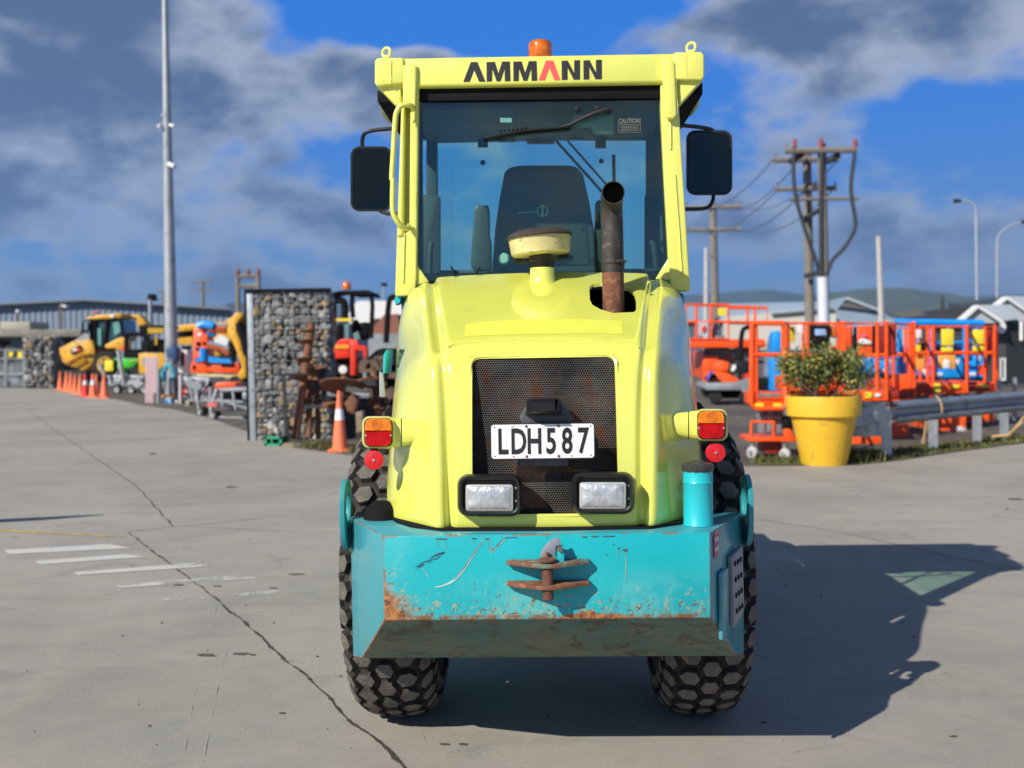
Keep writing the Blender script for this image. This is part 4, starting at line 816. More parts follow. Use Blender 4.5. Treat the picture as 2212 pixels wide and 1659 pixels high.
mb = MB(); mb.tube([P(*RB(x, y), 4.478) for x, y in [(430, 985), (100, 1015), (-150, 1045), (-395, 1090)]], .006, 6)
for k in range(7): mb.box(P(*RB(-230+k*40, 1015-k*5), 4.46), (.010, .006, .008))
CB(mb, 'wiper_blade', BLKM, wp)
mb = MB(); mb.ptube([(*RB(300, 1105), 5.34), (*RB(745, 1600), 5.34)], .007); mb.ptube([(*RB(410, 1105), 5.34), (*RB(800, 1545), 5.34)], .0055); mb.ptube([(*RB(852, 1240), 5.36), (*RB(858, 1560), 5.36)], .009); CB(mb, 'front_wiper', BLKM)
mb = MB(); 
for x, y in ((1043, 351), (1299, 348), (1092, 493)): mb.lathe([(.001, -.004), (.013, -.003), (.013, .004)], P(x, y, 5.29), (0, 1, 0), 16)
CB(mb, 'glass_dot', BLKM)
cp = P(*RB(1005, 918), 4.489); mb = MB(); lettering(mb, 'CAUTION!', cp, (1, 0, 0), (0, 0, 1), .028, .0006, .72, .0003); 
for k in range(4): c2 = P(*RB(1005, 965+k*14), 4.489); mb.box(c2, (.075, .0006, .0022))
for (xa, ya, xb, yb) in ((898, 948, 1110, 952), (898, 1022, 1110, 1026), (898, 948, 902, 1026), (1106, 948, 1110, 1026)): mb.pprism([RB(xa, ya), RB(xb, ya), RB(xb, yb), RB(xa, yb)], 4.488, .0006)
CB(mb, 'caution_sticker', mat('faded_print', (.17, .17, .16), .7), smooth=False)
mb = MB(); mb.pprism([RA(1805, 995), RA(1933, 998), RA(1933, 1046), RA(1808, 1044)], 4.505, .001); CB(mb, 'glass_sticker', mat('pale_sticker', (.35, .45, .50), .6), smooth=False)
# roof lettering
mb = MB(); mbr = MB(); d = 4.4435
for pts in ([(1410, 608), (1490, 393), (1562, 393), (1648, 605), (1580, 605), (1526, 480), (1478, 607)], [(1660, 393), (1750, 391), (1788, 515), (1828, 388), (1912, 387), (1918, 600), (1858, 600), (1855, 465), (1812, 600), (1770, 601), (1722, 468), (1719, 603), (1662, 604)]):
    mb.pprism([RA(*p) for p in pts], d, .0014)
mb.pprism([RA(x+289, y-5) for x, y in [(1660, 393), (1750, 391), (1788, 515), (1828, 388), (1912, 387), (1918, 600), (1858, 600), (1855, 465), (1812, 600), (1770, 601), (1722, 468), (1719, 603), (1662, 604)]], d, .0014)
N_ = [(353, 338), (412, 335), (474, 455), (474, 333), (530, 331), (530, 518), (470, 519), (410, 402), (410, 520), (355, 521)]
mb.pprism([RB(*p) for p in N_], d, .0014); mb.pprism([RB(x+209, y-4) for x, y in N_], d, .0014); CB(mb, 'maker_lettering', INK, smooth=False)
mbr.pprism([RB(*p) for p in [(132, 525), (203, 335), (272, 334), (342, 522), (283, 522), (236, 405), (193, 524)]], d, .0014); CB(mbr, 'red_letter', REDI, smooth=False)
# beacon, lifting eyes, handle, mirrors
bc = Vector((P(1167, 105, 4.62).x, 4.62, 2.842)); mb = MB(); mb.lathe([(.001, 0), (.058, 0), (.058, .014), (.001, .014)], bc, (0, 0, 1), 32); bea = CB(mb, 'beacon', BLK)
mb = MB(); k = 40; mb.loft([[bc+Vector((math.cos(2*math.pi*i/k)*(r+(.0012 if i % 2 else 0)), math.sin(2*math.pi*i/k)*(r+(.0012 if i % 2 else 0)), z)) for i in range(k)] for r, z in ((.052, .014), (.052, .075), (.049, .088), (.042, .096), (.02, .099))]); CB(mb, 'beacon_dome', mat('amber_dome', (.60, .13, .003), .15, var=.4, scale=25, coat=.3), bea)
mb = MB(); mb.torus(P(835, 114, 4.50), (.5, .85, 0), .021, .0065, 20, 8); mb.tube([P(835, 120, 4.5), P(835, 126, 4.5)], .012); CB(mb, 'lifting_eye', YELD)
mb = MB(); mb.torus(P(1493, 103, 4.50), (.6, .8, 0), .021, .0065, 20, 8); mb.tube([P(1493, 109, 4.5), P(1493, 116, 4.5)], .012); CB(mb, 'lifting_eye', YELD)
mb = MB(); hpth = [(*RA(872, 905), 4.40), (*RA(848, 868), 4.37), (*RA(790, 855), 4.355), (*RA(730, 872), 4.35), (*RA(693, 930), 4.35), (*RA(675, 1020), 4.35), (*RA(655, 1350), 4.35), (*RA(638, 1640), 4.35), (*RC(64, 200), 4.35), (*RC(62, 400), 4.35), (*RC(85, 470), 4.355), (*RC(125, 525), 4.37), (*RC(172, 540), 4.40), (*RC(180, 520), 4.45)]
mb.ptube(hpth, .0115, 12, smooth=4); CB(mb, 'grab_handle', YELD)
def mirror(x0, y0, x1, y1, arm, arm2, lab, yaw):
    d = 5.36; mb = MB(); rg = lambda e, r, dd: [P(cx+r*math.cos(R(a0+90*i/6)), cy+r*math.sin(R(a0+90*i/6)), dd+yaw*((cx+r*math.cos(R(a0+90*i/6)))-(x0+x1)/2)/pscale(d)) for cx, cy, a0 in ((x1-e-r, y0+e+r, -90), (x1-e-r, y1-e-r, 0), (x0+e+r, y1-e-r, 90), (x0+e+r, y0+e+r, 180)) for i in range(7)]
    mb.loft([rg(14, 12, d+.06), rg(3, 18, d+.03), rg(0, 20, d+.004), rg(1, 19, d-.004), rg(5, 15, d-.004), rg(6, 14, d+.002)]); m_ = CB(mb, 'mirror', BLK); m_['label'] = lab
    mb = MB(); mb.loft([rg(5.5, 14, d+.004), rg(6, 14, d+.0005)]); CB(mb, 'mirror_glass', MIRR, m_, smooth=False)
    for a in (arm, arm2): CB(MB().ptube(a, .0105, 10, smooth=4), 'mirror_arm', BLK, m_)
mirror(757, 316, 847, 457, [(*RA(735, 1105), 5.25), (*RA(640, 1112), 5.28), (*RA(440, 1132), 5.34), (*RA(350, 1162), 5.36), (*RA(320, 1225), 5.38), (*RA(318, 1320), 5.39)], [(820, 454, 5.39), (835, 461, 5.36), (870, 462, 5.3)], 'mirror on the left, behind the yellow grab handle', .10)
mirror(1482, 281, 1582, 422, [(*RB(1485, 955), 5.25), (*RB(1650, 972), 5.32), (*RB(1760, 990), 5.36), (*RB(1810, 1012), 5.38), (*RB(1830, 1060), 5.39)], [(1541, 418, 5.39), (1540, 432, 5.39), (1533, 445, 5.36), (1518, 451, 5.34), (1480, 452, 5.3)], 'mirror on the right, hanging clear of the post', -.10)
mb = MB(); mb.ptube([(*RC(480, 815), 4.42), (*RC(505, 845), 4.42), (*RC(512, 885), 4.42)], .004); mb.ptube([(*RC(692, 815), 4.42), (*RC(675, 840), 4.42), (*RC(660, 872), 4.42)], .004); CB(mb, 'washer_hose', BLKM, roller)
# ------------------------------------------------------------------ palette of the yard
ORG_ = mat('orange_machine_paint', (.92, .095, .008), .45, var=.12, scale=3, dirt=(.45, .09, .02), dirt_amt=.15, coat=.2); DRED = mat('dark_red_panel', (.30, .02, .012), .5, var=.15)
CATY = mat('machine_yellow', (.70, .36, .02), .5, var=.15, scale=2, dirt=(.25, .16, .05), dirt_amt=.35); BLUE = mat('lift_blue', (.008, .29, .80), .45, var=.12); DBLUE = mat('dark_blue', (.02, .06, .16), .5)
RED = mat('excavator_red', (.78, .045, .02), .45, var=.1); GREEN = mat('loader_green', (.04, .50, .03), .45, var=.1); STEEL = mat('grey_steel', (.30, .32, .34), .5, metal=.3, var=.2, scale=3)
BLKT = mat('black_rubber', (.014, .014, .014), .85, var=.3); YSIGN = mat('sign_yellow', (.85, .66, .03), .5, var=.06); ORSIGN = mat('sign_orange', (.85, .36, .06), .5, var=.1); WHITE = mat('white_paint', (.72, .72, .72), .5, var=.06)
CONE = mat('cone_orange', (.90, .20, .085), .7, var=.15, scale=8, dirt=(.45, .20, .12), dirt_amt=.2); CONER = mat('cone_red', (.72, .03, .03), .6); BAND = mat('reflective_band', (.75, .78, .82), .4); WOOD = mat('weathered_wood', (.28, .22, .15), .9, var=.3, scale=5)
DGLASS = mat('dark_cab_glass', (.03, .07, .08), .08, var=.3, scale=1.5, coat=.6)
def gdepth(px, py): return Gd(px, py).y
def wheelmb(mb, px, py, d, rpx, w, axis=(0, 1, 0)):
    c = P(px, py, d); r = rpx/pscale(d); mb.lathe([(r*.35, -w/2-.005), (r*.6, -w/2), (r*.92, -w/2), (r, -w*.3), (r, w*.3), (r*.92, w/2), (r*.6, w/2), (.001, w/2)], c, axis, 24)
def hub(mb, px, py, d, rpx, w, axis=(0, 1, 0)):
    c = P(px, py, d); r = rpx/pscale(d); mb.lathe([(.001, -w/2-.03), (r*.3, -w/2-.03), (r*.4, -w/2+.01), (r*.6, -w/2-.008), (r*.62, w/2+.008), (.001, w/2+.02)], c, axis, 16)
def part(name, m, parent, fn, T=Z0, bevel=0.0, **k):
    mb = MB(T); fn(mb); return mb.build(name, m, parent, bevel=bevel, **k)
def base(px, d): v = P(px, 800, d); return (v.x, d, 0)
def frame(mb, x0, y0, x1, y1, d, r, mids=(), vert=(), dd=0):
    mb.ptube([(x0, y1, d), (x0, y0, d), (x1, y0, d+dd), (x1, y1, d+dd), (x0, y1, d)], r, 6)
    for y in mids: mb.ptube([(x0, y, d), (x1, y, d+dd)], r, 6)
    for x in vert: mb.ptube([(x, y0, d+dd*(x-x0)/max(x1-x0, 1)), (x, y1, d+dd*(x-x0)/max(x1-x0, 1))], r, 6)
def W2(x, y, z): return Vector((x, y, z))

# ------------------------------------------------------------------ traffic cones
def cone(px, py, hpx, label, m=None, band=True, wide=1.0):
    p = Gd(px, py); h = hpx/pscale(p.y); r = h*.17*wide; t = thing('traffic_cone', label, 'traffic cone', (p.x, p.y, 0), 'traffic cones')
    mb = MB(); rb = h*.23*wide; mb.loft([[W2(p.x+sx*rb*k, p.y+sy*rb*k, z) for sx, sy in ((-1, -1), (1, -1), (1, 1), (-1, 1))] for z, k in ((.003, 1), (h*.04, 1), (h*.05, .92))]); mb.build('cone_base', m or CONE, t)
    mb = MB(); mb.lathe([(.001, h*.04), (r, h*.045), (r*.2, h), (.001, h)], (p.x, p.y, 0), (0, 0, 1), 20); mb.build('cone_body', m or CONE, t)
    if band:
        f = lambda z: r*(1-(z/h-.045)/.955*.8)+.004
        mb = MB(); mb.lathe([(f(h*.52), h*.52), (f(h*.70), h*.70)], (p.x, p.y, 0), (0, 0, 1), 20); mb.build('cone_band', BAND, t)
cone(735, 975, 132, 'tall traffic cone with white band in front of the rusty augers and the gabion wall', wide=.75)
cone(*Z1(1232, 1525), 54, 'traffic cone standing apart at the right end of the cone row', band=False)
cone(*Z1(1100, 1515), 53, 'traffic cone with white band beside the red cone', band=True)
cone(*Z1(1010, 1505), 50, 'dark red traffic cone with white band, the only red one in the row', m=CONER)
cone(*Z1(950, 1475), 45, 'pale orange traffic cone just left of the red cone', band=False)
cone(*Z1(890, 1465), 42, 'traffic cone fourth from the left in the cone row', band=False)
cone(*Z1(840, 1448), 43, 'traffic cone third from the left in the cone row', band=False)
cone(*Z1(790, 1445), 43, 'traffic cone second from the left in the cone row', band=False, wide=1.1)
cone(*Z1(715, 1425), 41, 'traffic cone nearest the stone pillar at the left end of the row', band=False)
cone(*Z1(1140, 1495), 48, 'traffic cone half hidden behind the white banded cone', band=False)

# ------------------------------------------------------------------ big warehouse and low gate building on the left
d = 110; t = thing('warehouse', 'long blue-grey corrugated metal warehouse with a low gable across the far left', 'warehouse', base(180, d))
CORR = bpy.data.materials.new('corrugated_cladding'); CORR.use_nodes = True; q = G_(CORR.node_tree); b = CORR.node_tree.nodes['Principled BSDF']; o = q.n('ShaderNodeTexCoord').outputs['Object']
CORR.node_tree.links.new(q.mix(q.mr(q.noise(o, .12, 4, .6), .3, .7), (.17, .22, .29), (.20, .255, .335)), b.inputs['Base Color']); b.inputs['Roughness'].default_value = .5
top = [(-700, 690), (0, 656), (183, 647), (300, 654), (500, 667), (760, 684)]
mb = MB()  # ribbed front: folded sheet
pts = []; n = 420
for i in range(n+1):
    px = -600+1330*i/n
    for (xa, ya), (xb, yb) in zip(top, top[1:]):
        if xa <= px <= xb: py = ya+(yb-ya)*(px-xa)/(xb-xa)
    p = P(px, py+2, d); off = -.10 if i % 4 in (0, 1) else 0; pts.append((W2(p.x, d+off, 0), W2(p.x, d+off, p.z)))
k = len(mb.v); mb.v += [a for a, _ in pts]+[b_ for _, b_ in pts]; mb.f += [(i, i+1, n+1+i+1, n+1+i) for i in range(n)]; mb.fm += [0]*n
mb.build('front_wall', CORR, t, smooth=False)
part('end_wall', CORR, t, lambda mb: mb.prism([pts[-1][0], pts[-1][1], pts[-1][1]+W2(0, 40, 0), pts[-1][0]+W2(0, 40, 0)], (-.3, 0, 0)), smooth=False)
part('lean_to_roof', mat('deep_blue_roof', (.06, .09, .16), .5), t, lambda mb: mb.pprism([(488, 655), (548, 655), (560, 700), (520, 705)], d-8, 6), smooth=False)
part('roof_trim', mat('roof_trim', (.16, .18, .21), .6), t, lambda mb: mb.pprism([(x, y-1.5) for x, y in top[:-1]]+[(x, y+2.5) for x, y in top[:-1]][::-1], d-1, 40), smooth=False)
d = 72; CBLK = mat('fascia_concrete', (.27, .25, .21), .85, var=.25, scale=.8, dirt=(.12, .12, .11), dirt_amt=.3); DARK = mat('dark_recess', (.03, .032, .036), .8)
t = thing('gate_building', 'low flat-roofed concrete building with dark openings behind the entrance gate', 'building', base(80, d))
part('roof_fascia', CBLK, t, lambda mb: mb.pprism([(-300, 722), Z1(0, 718), Z1(950, 712), Z1(955, 780), Z1(900, 800), Z1(0, 800), (-300, 728)], d-1.5, 10), bevel=.05)
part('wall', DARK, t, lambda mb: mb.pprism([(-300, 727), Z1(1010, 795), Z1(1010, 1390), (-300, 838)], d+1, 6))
part('window', DGLASS, t, lambda mb: mb.pbox(125, 835, 275, 935, d+.9, .2), Z1)
part('wall_panel', mat('grey_cladding', (.20, .21, .23), .7), t, lambda mb: mb.pbox(10, 800, 280, 838, d+.7, .2), Z1)
part('door', DARK, t, lambda mb: mb.pbox(145, 1095, 280, 1235, d+.7, .2), Z1)
part('door_frame', WHITE, t, lambda mb: mb.pbox(88, 1095, 138, 1330, d+.65, .2), Z1)
part('notice_board', mat('pale_board', (.50, .58, .68), .6), t, lambda mb: mb.pbox(135, 1262, 215, 1355, d+.4, .2), Z1)
t = solo(MB(Z1).pbox(0, 622, 350, 716, 74, 3), 'roof_unit', mat('beige_cladding', (.36, .34, .27), .7, var=.2), 'beige boxy unit with a pink end standing on the flat roof of the gate building', 'roof unit', bevel=.03)
t = thing('warning_sign', 'long yellow sign reading NO EX on the entrance fence', 'sign', base(35, 66)); part('sign_board', YSIGN, t, lambda mb: mb.pbox(80, 958, 290, 1045, 66, .08), Z1)
mb = MB(); c = P(*Z1(185, 1002), 65.95); lettering(mb, 'NO EX', c, (1, 0, 0), (0, 0, 1), 1.25, .06, .95, .01); mb.build('sign_lettering', INK, t, smooth=False)
for i, (x0, x1, lab) in enumerate(((-120, 62, 'grey tube gate leaf at the far left edge'), (80, 285, 'grey tube gate leaf under the yellow sign beside the stone pillar'))):
    t = thing('gate', lab, 'gate', base(Z1((x0+x1)/2, 0)[0], 66)); part('gate_frame', STEEL, t, lambda mb: (mb.ptube([(x0, 955, 66), (x1, 955, 66), (x1, 1385, 66), (x0, 1385, 66), (x0, 955, 66)], .10, 6), mb.ptube([(x0, 1250, 66), (x1, 1245, 66)], .1, 6), mb.ptube([(x0, 1060, 66), (x1, 1060, 66)], .08, 6)), Z1)
    part('gate_bars', STEEL, t, lambda mb: [mb.ptube([(x, 1060, 66.1), (x, 1380, 66.1)], .035, 5) for x in range(int(x0)+14, int(x1)-4, 17)], Z1)
# gabions: stones of many sizes packed in a mesh
STONE = bpy.data.materials.new('gabion_stone'); STONE.use_nodes = True; q = G_(STONE.node_tree); b = STONE.node_tree.nodes['Principled BSDF']; o = q.n('ShaderNodeTexCoord').outputs['Object']; gi = q.n('ShaderNodeNewGeometry')
rp = gi.outputs['Random Per Island']; c = q.mix(rp, (.10, .105, .11), (.31, .31, .30)); c = q.mix(q.mr(q.m('FRACT', q.m('MULTIPLY', rp, 17.3)), .82, .84), c, (.34, .24, .12)); c = q.mix(q.mr(q.m('FRACT', q.m('MULTIPLY', rp, 7.7)), .88, .9), c, (.46, .45, .42)); c = q.mix(q.mr(q.noise(o, 14, 5, .7), .45, .75, 0, .5), c, (.09, .09, .095))
STONE.node_tree.links.new(c, b.inputs['Base Color']); b.inputs['Roughness'].default_value = .9
def stone(mb, c, r):
    bm = bmesh.new(); bmesh.ops.create_icosphere(bm, subdivisions=1, radius=1); sx, sy, sz = (random.uniform(.65, 1.3) for _ in range(3)); rot = Matrix.Rotation(random.uniform(0, 6.28), 3, Vector((random.gauss(0, 1), random.gauss(0, 1), random.gauss(0, 1))).normalized())
    vs = [Vector(c)+rot @ Vector((v.co.x*sx, v.co.y*sy, v.co.z*sz))*r*random.uniform(.78, 1.15) for v in bm.verts]; fs = [tuple(v.index for v in f.verts) for f in bm.faces]; bm.free(); mb.add(vs, fs)
def gabion(label, x0, x1, y0, y1, z1, r, side, wire=.15, group='gabion walls'):
    t = thing('gabion_wall', label, 'gabion wall', ((x0+x1)/2, (y0+y1)/2, 0), group); mb = MB()
    nx = int((x1-x0)/(r*1.25)); nz = int(z1/(r*1.2)); ny = int((y1-y0)/(r*1.3))
    for i in range(nx):
        for k in range(nz): stone(mb, (x0+(i+.5+random.uniform(-.35, .35))*(x1-x0)/nx, y0+r*random.uniform(.5, 1.1), (k+.5+random.uniform(-.35, .35))*z1/nz), r*random.uniform(.7, 1.15))
    for j in range(ny):
        for k in range(nz):
            for xs in ((x0+r*.6, x1-r*.6) if ny < 14 else (x1-r*.6,)): stone(mb, (xs, y0+(j+.5)*(y1-y0)/ny, (k+.5+random.uniform(-.3, .3))*z1/nz), r*random.uniform(.7, 1.1))
    for i in range(nx):
        for j in range(min(ny, 4)): stone(mb, (x0+(i+.5)*(x1-x0)/nx, y0+(j+.5)*(y1-y0)/ny, z1-r*.6), r*random.uniform(.7, 1.0))
    o_ = mb.build('stone_fill', STONE, t, smooth=False)
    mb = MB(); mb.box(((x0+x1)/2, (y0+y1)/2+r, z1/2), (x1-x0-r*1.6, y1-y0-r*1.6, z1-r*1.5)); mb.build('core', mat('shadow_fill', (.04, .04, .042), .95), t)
    mb = MB(); yy = y0-.012
    k = x0
    while k <= x1+.001: mb.tube([(k, yy, 0), (k, yy, z1)], .004, 4); k += wire
    k = 0
    while k <= z1+.001: mb.tube([(x0, yy, k), (x1, yy, k)], .004, 4); k += wire
    mb.build('wire_mesh', GALV, t)
    return t
pl = Gd(540, 952); pr_ = P(716, 800, pl.y+.1); z1 = P(560, 632, pl.y).z
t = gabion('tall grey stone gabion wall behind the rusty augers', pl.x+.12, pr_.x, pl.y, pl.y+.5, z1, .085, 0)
part('end_plate', mat('zinc_plate', (.36, .40, .44), .5, metal=.3, var=.2, scale=3, dirt=(.22, .20, .17), dirt_amt=.25), t, lambda mb: mb.box((pl.x+.055, pl.y+.25, z1/2), (.13, .55, z1)), bevel=.006)
part('top_rail', BLKM, t, lambda mb: (mb.tube([(pl.x-.02, pl.y-.03, z1+.03), (pr_.x+.05, pl.y-.03, z1+.03)], .035, 6), mb.tube([(pl.x-.02, pl.y-.03, 0), (pl.x-.02, pl.y-.03, z1+.03)], .02, 6)))
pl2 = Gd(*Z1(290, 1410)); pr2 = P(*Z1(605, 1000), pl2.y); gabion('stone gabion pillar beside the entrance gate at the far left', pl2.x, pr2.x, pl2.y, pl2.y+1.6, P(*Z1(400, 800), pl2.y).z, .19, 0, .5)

# ------------------------------------------------------------------ poles and lamps
def pole(name, label, cat, px0, py0, px1, d, r0, r1, m=GALV, n=12, group=None):
    a = P(px0, py0, d); bt = P(px1, 800, d); t = thing(name, label, cat, (bt.x, d, 0), group)
    MB().tube([(bt.x, d, 0), (a.x, d, a.z)], [r0, r1], n).build('pole_shaft', m, t); return t, a
POLE = mat('galvanised_pole', (.40, .42, .43), .45, metal=.35, var=.15, scale=.7, dirt=(.24, .24, .24), dirt_amt=.2)
d = 40; t, a = pole('security_pole', 'very tall tapering galvanised steel pole carrying cameras', 'pole', 354, -130, 370.5, d, .27, .085, POLE)
for nm, pts, r in (('camera', [(350, 270, d-.1), (342, 272, d-.3)], .07), ('camera', [(367, 270, d-.1), (377, 273, d-.3)], .06), ('camera', [(364, 354, d-.3), (377, 360, d-.5)], .085)):
    part(nm, WHITE, t, lambda mb: mb.ptube(pts, r, 10))
part('pole_joint', POLE, t, lambda mb: (mb.ptube([(358, 247, d), (358, 253, d)], .165, 12), mb.ptube([(365, 500, d), (365, 506, d)], .215, 12)))
t, a = pole('flood_light', 'slim grey pole with a boxy floodlight head in front of the warehouse', 'floodlight', *Z2(475, 305), Z2(478, 0)[0], 70, .13, .13); part('lamp_head', BLKM, t, lambda mb: (mb.pbox(447, 250, 512, 300, 70, .6), mb.pbox(440, 300, 515, 314, 69.9, .8)), Z2, bevel=.03)
LIT = mat('lamp_glass', (.7, .7, .66), .3)
t, a = pole('yard_lamp', 'thin lamp post with a sideways white head rising over the gate building', 'lamp', *Z1(715, 430), Z1(722, 0)[0], 84, .12, .09, mat('rust_brown_post', (.22, .13, .10), .7)); part('lamp_head', LIT, t, lambda mb: (mb.pbox(740, 425, 775, 458, 83.8, .6), mb.ptube([(712, 432, 84), (750, 432, 84)], .08)), Z1, bevel=.05)
t, a = pole('yard_lamp', 'short lamp post with an upright white head above the beige roof unit', 'lamp', *Z1(200, 520), Z1(202, 0)[0], 84, .1, .09, mat('rust_brown_post', (.22, .13, .10), .7)); part('lamp_head', LIT, t, lambda mb: mb.pbox(182, 484, 214, 520, 83.8, .6), Z1, bevel=.06)
UP = mat('pole_concrete', (.20, .18, .155), .85, var=.2, scale=1.5); INSR = mat('insulator', (.20, .10, .09), .5)
def upole(label, px, ytop, d, arms, w=.16, slant=0, m=UP):
    t, a = pole('utility_pole', label, 'utility pole', px, ytop, px+slant, d, w*1.25, w, m, 10, 'power poles'); s = pscale(d)
    for y, xa, xb, th in arms:
        part('cross_arm', m, t, lambda mb: mb.ptube([(xa, y+(px-xa)*.015, d-.25), (xb, y-(xb-px)*.015, d-.25)], th, 6))
        mb = MB()
        for k in (0, .5, 1): x = xa+4+(xb-xa-8)*k; mb.lathe([(.001, 0), (.05, 0), (.07, .12), (.03, .2), (.06, .28), (.001, .34)], P(x, y-1, d-.25), (0, 0, 1), 8)
        mb.build('insulator', INSR, t)
    return t
upole('far utility pole with two cross arms behind the warehouse roof', *Z2(1000, 118), 150, [(Z2(0, 128)[1], Z2(900, 0)[0], Z2(1090, 0)[0], .14), (Z2(0, 205)[1], Z2(895, 0)[0], Z2(1080, 0)[0], .12)], .24)
upole('faint utility pole half hidden behind the tall steel pole', *Z2(610, 222), 190, [(Z2(0, 228)[1], Z2(540, 0)[0], Z2(660, 0)[0], .14), (Z2(0, 300)[1], Z2(550, 0)[0], Z2(660, 0)[0], .12)], .2)
t = thing('pole_gantry', 'H-shaped double pole gantry rising behind the gabion wall', 'utility pole', base(536, 95), 'power poles')
for i, x in enumerate((60, 240)): part('gantry_leg', UP, t, lambda mb: mb.tube([(P(*Z3(x, 0), 95).x, 95, 0), P(*Z3(x, 60), 95)], .22, 8))
part('cross_beam', UP, t, lambda mb: (mb.ptube([(50, 65, 95), (255, 62, 95)], .22, 6), ), Z3); part('cross_beam', UP, t, lambda mb: mb.ptube([(75, 150, 95), (240, 150, 95)], .2, 6), Z3)
part('insulator', INSR, t, lambda mb: [mb.lathe([(.001, 0), (.2, 0), (.25, .4), (.001, .8)], P(*Z3(x, 60), 95), (0, 0, 1), 8) for x in (65, 155, 240)])
t, a = pole('yard_lamp', 'distant lamp on a thin mast just left of the roller cab', 'lamp', *Z3(1322, 150), Z3(1318, 0)[0], 120, .12, .1); part('lamp_head', BLKM, t, lambda mb: mb.pbox(1300, 120, 1348, 150, 120, .8), Z3, bevel=.1)
# right: double pole with cable terminations
d = 55
t = upole('double power pole, right hand trunk with black cables curving down from its cross arm', *Z6(918, 180), d, [(Z6(0, 225)[1], Z6(682, 0)[0], Z6(1140, 0)[0], .16)], .22, 8)
part('lower_arm', UP, t, lambda mb: mb.ptube([(712, 538, d-.2), (1152, 532, d-.2)], .10, 6), Z6)
part('cable_guard', mat('white_conduit', (.62, .64, .72), .5, var=.05), t, lambda mb: mb.tube([(P(*Z6(925, 1310), d).x, d-.35, 0), (P(*Z6(912, 1040), d).x, d-.35, P(*Z6(912, 1040), d).z)], .29, 12))
CAB = mat('cable_black', (.03, .032, .04), .6)
for pts in ([(740, 200), (738, 400), (760, 560), (820, 760), (870, 900), (905, 1020)], [(1135, 170), (1122, 300), (1105, 430), (1110, 540), (1132, 660), (1125, 740), (1060, 850), (985, 930), (945, 1040)], [(918, 230), (912, 600), (915, 1030)]):
    part('cable', CAB, t, lambda mb: mb.ptube([(x, y, d-.3) for x, y in pts], .10, 6, smooth=5), Z6)
part('bracket', CAB, t, lambda mb: (mb.ptube([(805, 665, d+.5), (905, 605, d-.1)], .13, 6), mb.ptube([(810, 1030, d+.5), (905, 1005, d-.1)], .13, 6)), Z6)
part('cable_head', mat('cable_head_red', (.32, .05, .05), .6), t, lambda mb: [mb.ptube([(x, y, d-.3), (x, y+75, d-.3)], .10, 6) for x, y in ((745, 155), (912, 150), (1130, 155))], Z6)
t = upole('double power pole, left hand trunk with two cross arms and a fuse gear', Z6(822, 0)[0], Z6(0, 215)[1], d+1, [(Z6(0, 285)[1], Z6(608, 0)[0], Z6(1030, 0)[0], .14), (Z6(0, 470)[1], Z6(620, 0)[0], Z6(1015, 0)[0], .13)], .22, 8)
part('fuse_gear', CAB, t, lambda mb: (mb.ptube([(710, 300, d), (800, 245, d)], .16), mb.ptube([(950, 300, d), (1030, 250, d)], .16), mb.ptube([(870, 430, d), (872, 475, d)], .14)), Z6)
upole('wooden power pole with two cross arms directly right of the roller mirror', Z6(220, 0)[0], Z6(0, 560)[1], 75, [(Z6(0, 588)[1], Z6(40, 0)[0], Z6(400, 0)[0], .15), (Z6(0, 732)[1], Z6(50, 0)[0], Z6(400, 0)[0], .13)], .26, 8)
d = 62
for lab, pa, pb, arm in (('curved arm street lamp, the nearer of the two at the right', (1905, 560), 1915, [(1905, 650), (1900, 590), (1880, 560), (1840, 548), (1800, 545)]), ('curved arm street lamp at the right edge, farther back', (2045, 760), 2038, [(2040, 820), (2050, 770), (2080, 735), (2140, 700), (2230, 680)])):
    t, a = pole('street_lamp', lab, 'street lamp', *Z6(*arm[0]), Z6(pb, 0)[0], d, .09, .07, mat('lamp_post', (.36, .38, .43), .5), 10, 'street lamps'); part('lamp_arm', mat('lamp_post', (.42, .42, .45), .5), t, lambda mb: mb.ptube([(x, y, d) for x, y in arm], .055, 6, smooth=4), Z6)
    part('lamp_head', CAB, t, lambda mb: mb.ptube([(arm[-1][0]+10, arm[-1][1]+2, d), (arm[-1][0]-35, arm[-1][1]+4, d)], [.08, .15], 8), Z6)
    d += 12
pole('flag_pole', 'plain pale pole standing behind the orange lifts, leaning slightly', 'pole', *Z6(1280, 775), Z6(1312, 0)[0], 48, .16, .11, mat('pale_pole', (.46, .44, .42), .6), 8)
pole('flag_pole', 'thin pale pole right beside the roller, behind the raised orange platform', 'pole', *Z6(178, 850), Z6(176, 0)[0], 60, .18, .12, mat('pale_pole', (.46, .44, .42), .6), 8)
pole('mast', 'short dark mast on the far roofs below the hill', 'mast', *Z6(1690, 1160), Z6(1692, 0)[0], 160, .3, .2, CAB, 6)
WIRE = mat('line_wire', (.10, .12, .16), .6)
def wire_(a, b, sag, lab, r=.035):
    q = [a.lerp(b, i/12)-Vector((0, 0, sag*4*(i/12)*(1-i/12))) for i in range(13)]; solo(MB().tube(q, r, 4), 'power_line', WIRE, lab, 'wire', 'power lines')
for i, (a, b) in enumerate((((610, 280), (60, 590)), ((740, 330), (240, 590)), ((1020, 290), (390, 590)), ((640, 470), (60, 735)), ((820, 470), (250, 735)), ((1000, 470), (390, 735)))):
    wire_(P(*Z6(*a), 54.8), P(*Z6(*b), 74.8), 1.0, ['upper power line nearest the roller mirror', 'upper power line in the middle of three', 'upper power line on the right of three', 'lower power line nearest the roller mirror', 'lower power line in the middle of three', 'lower power line on the right of three'][i], .03)

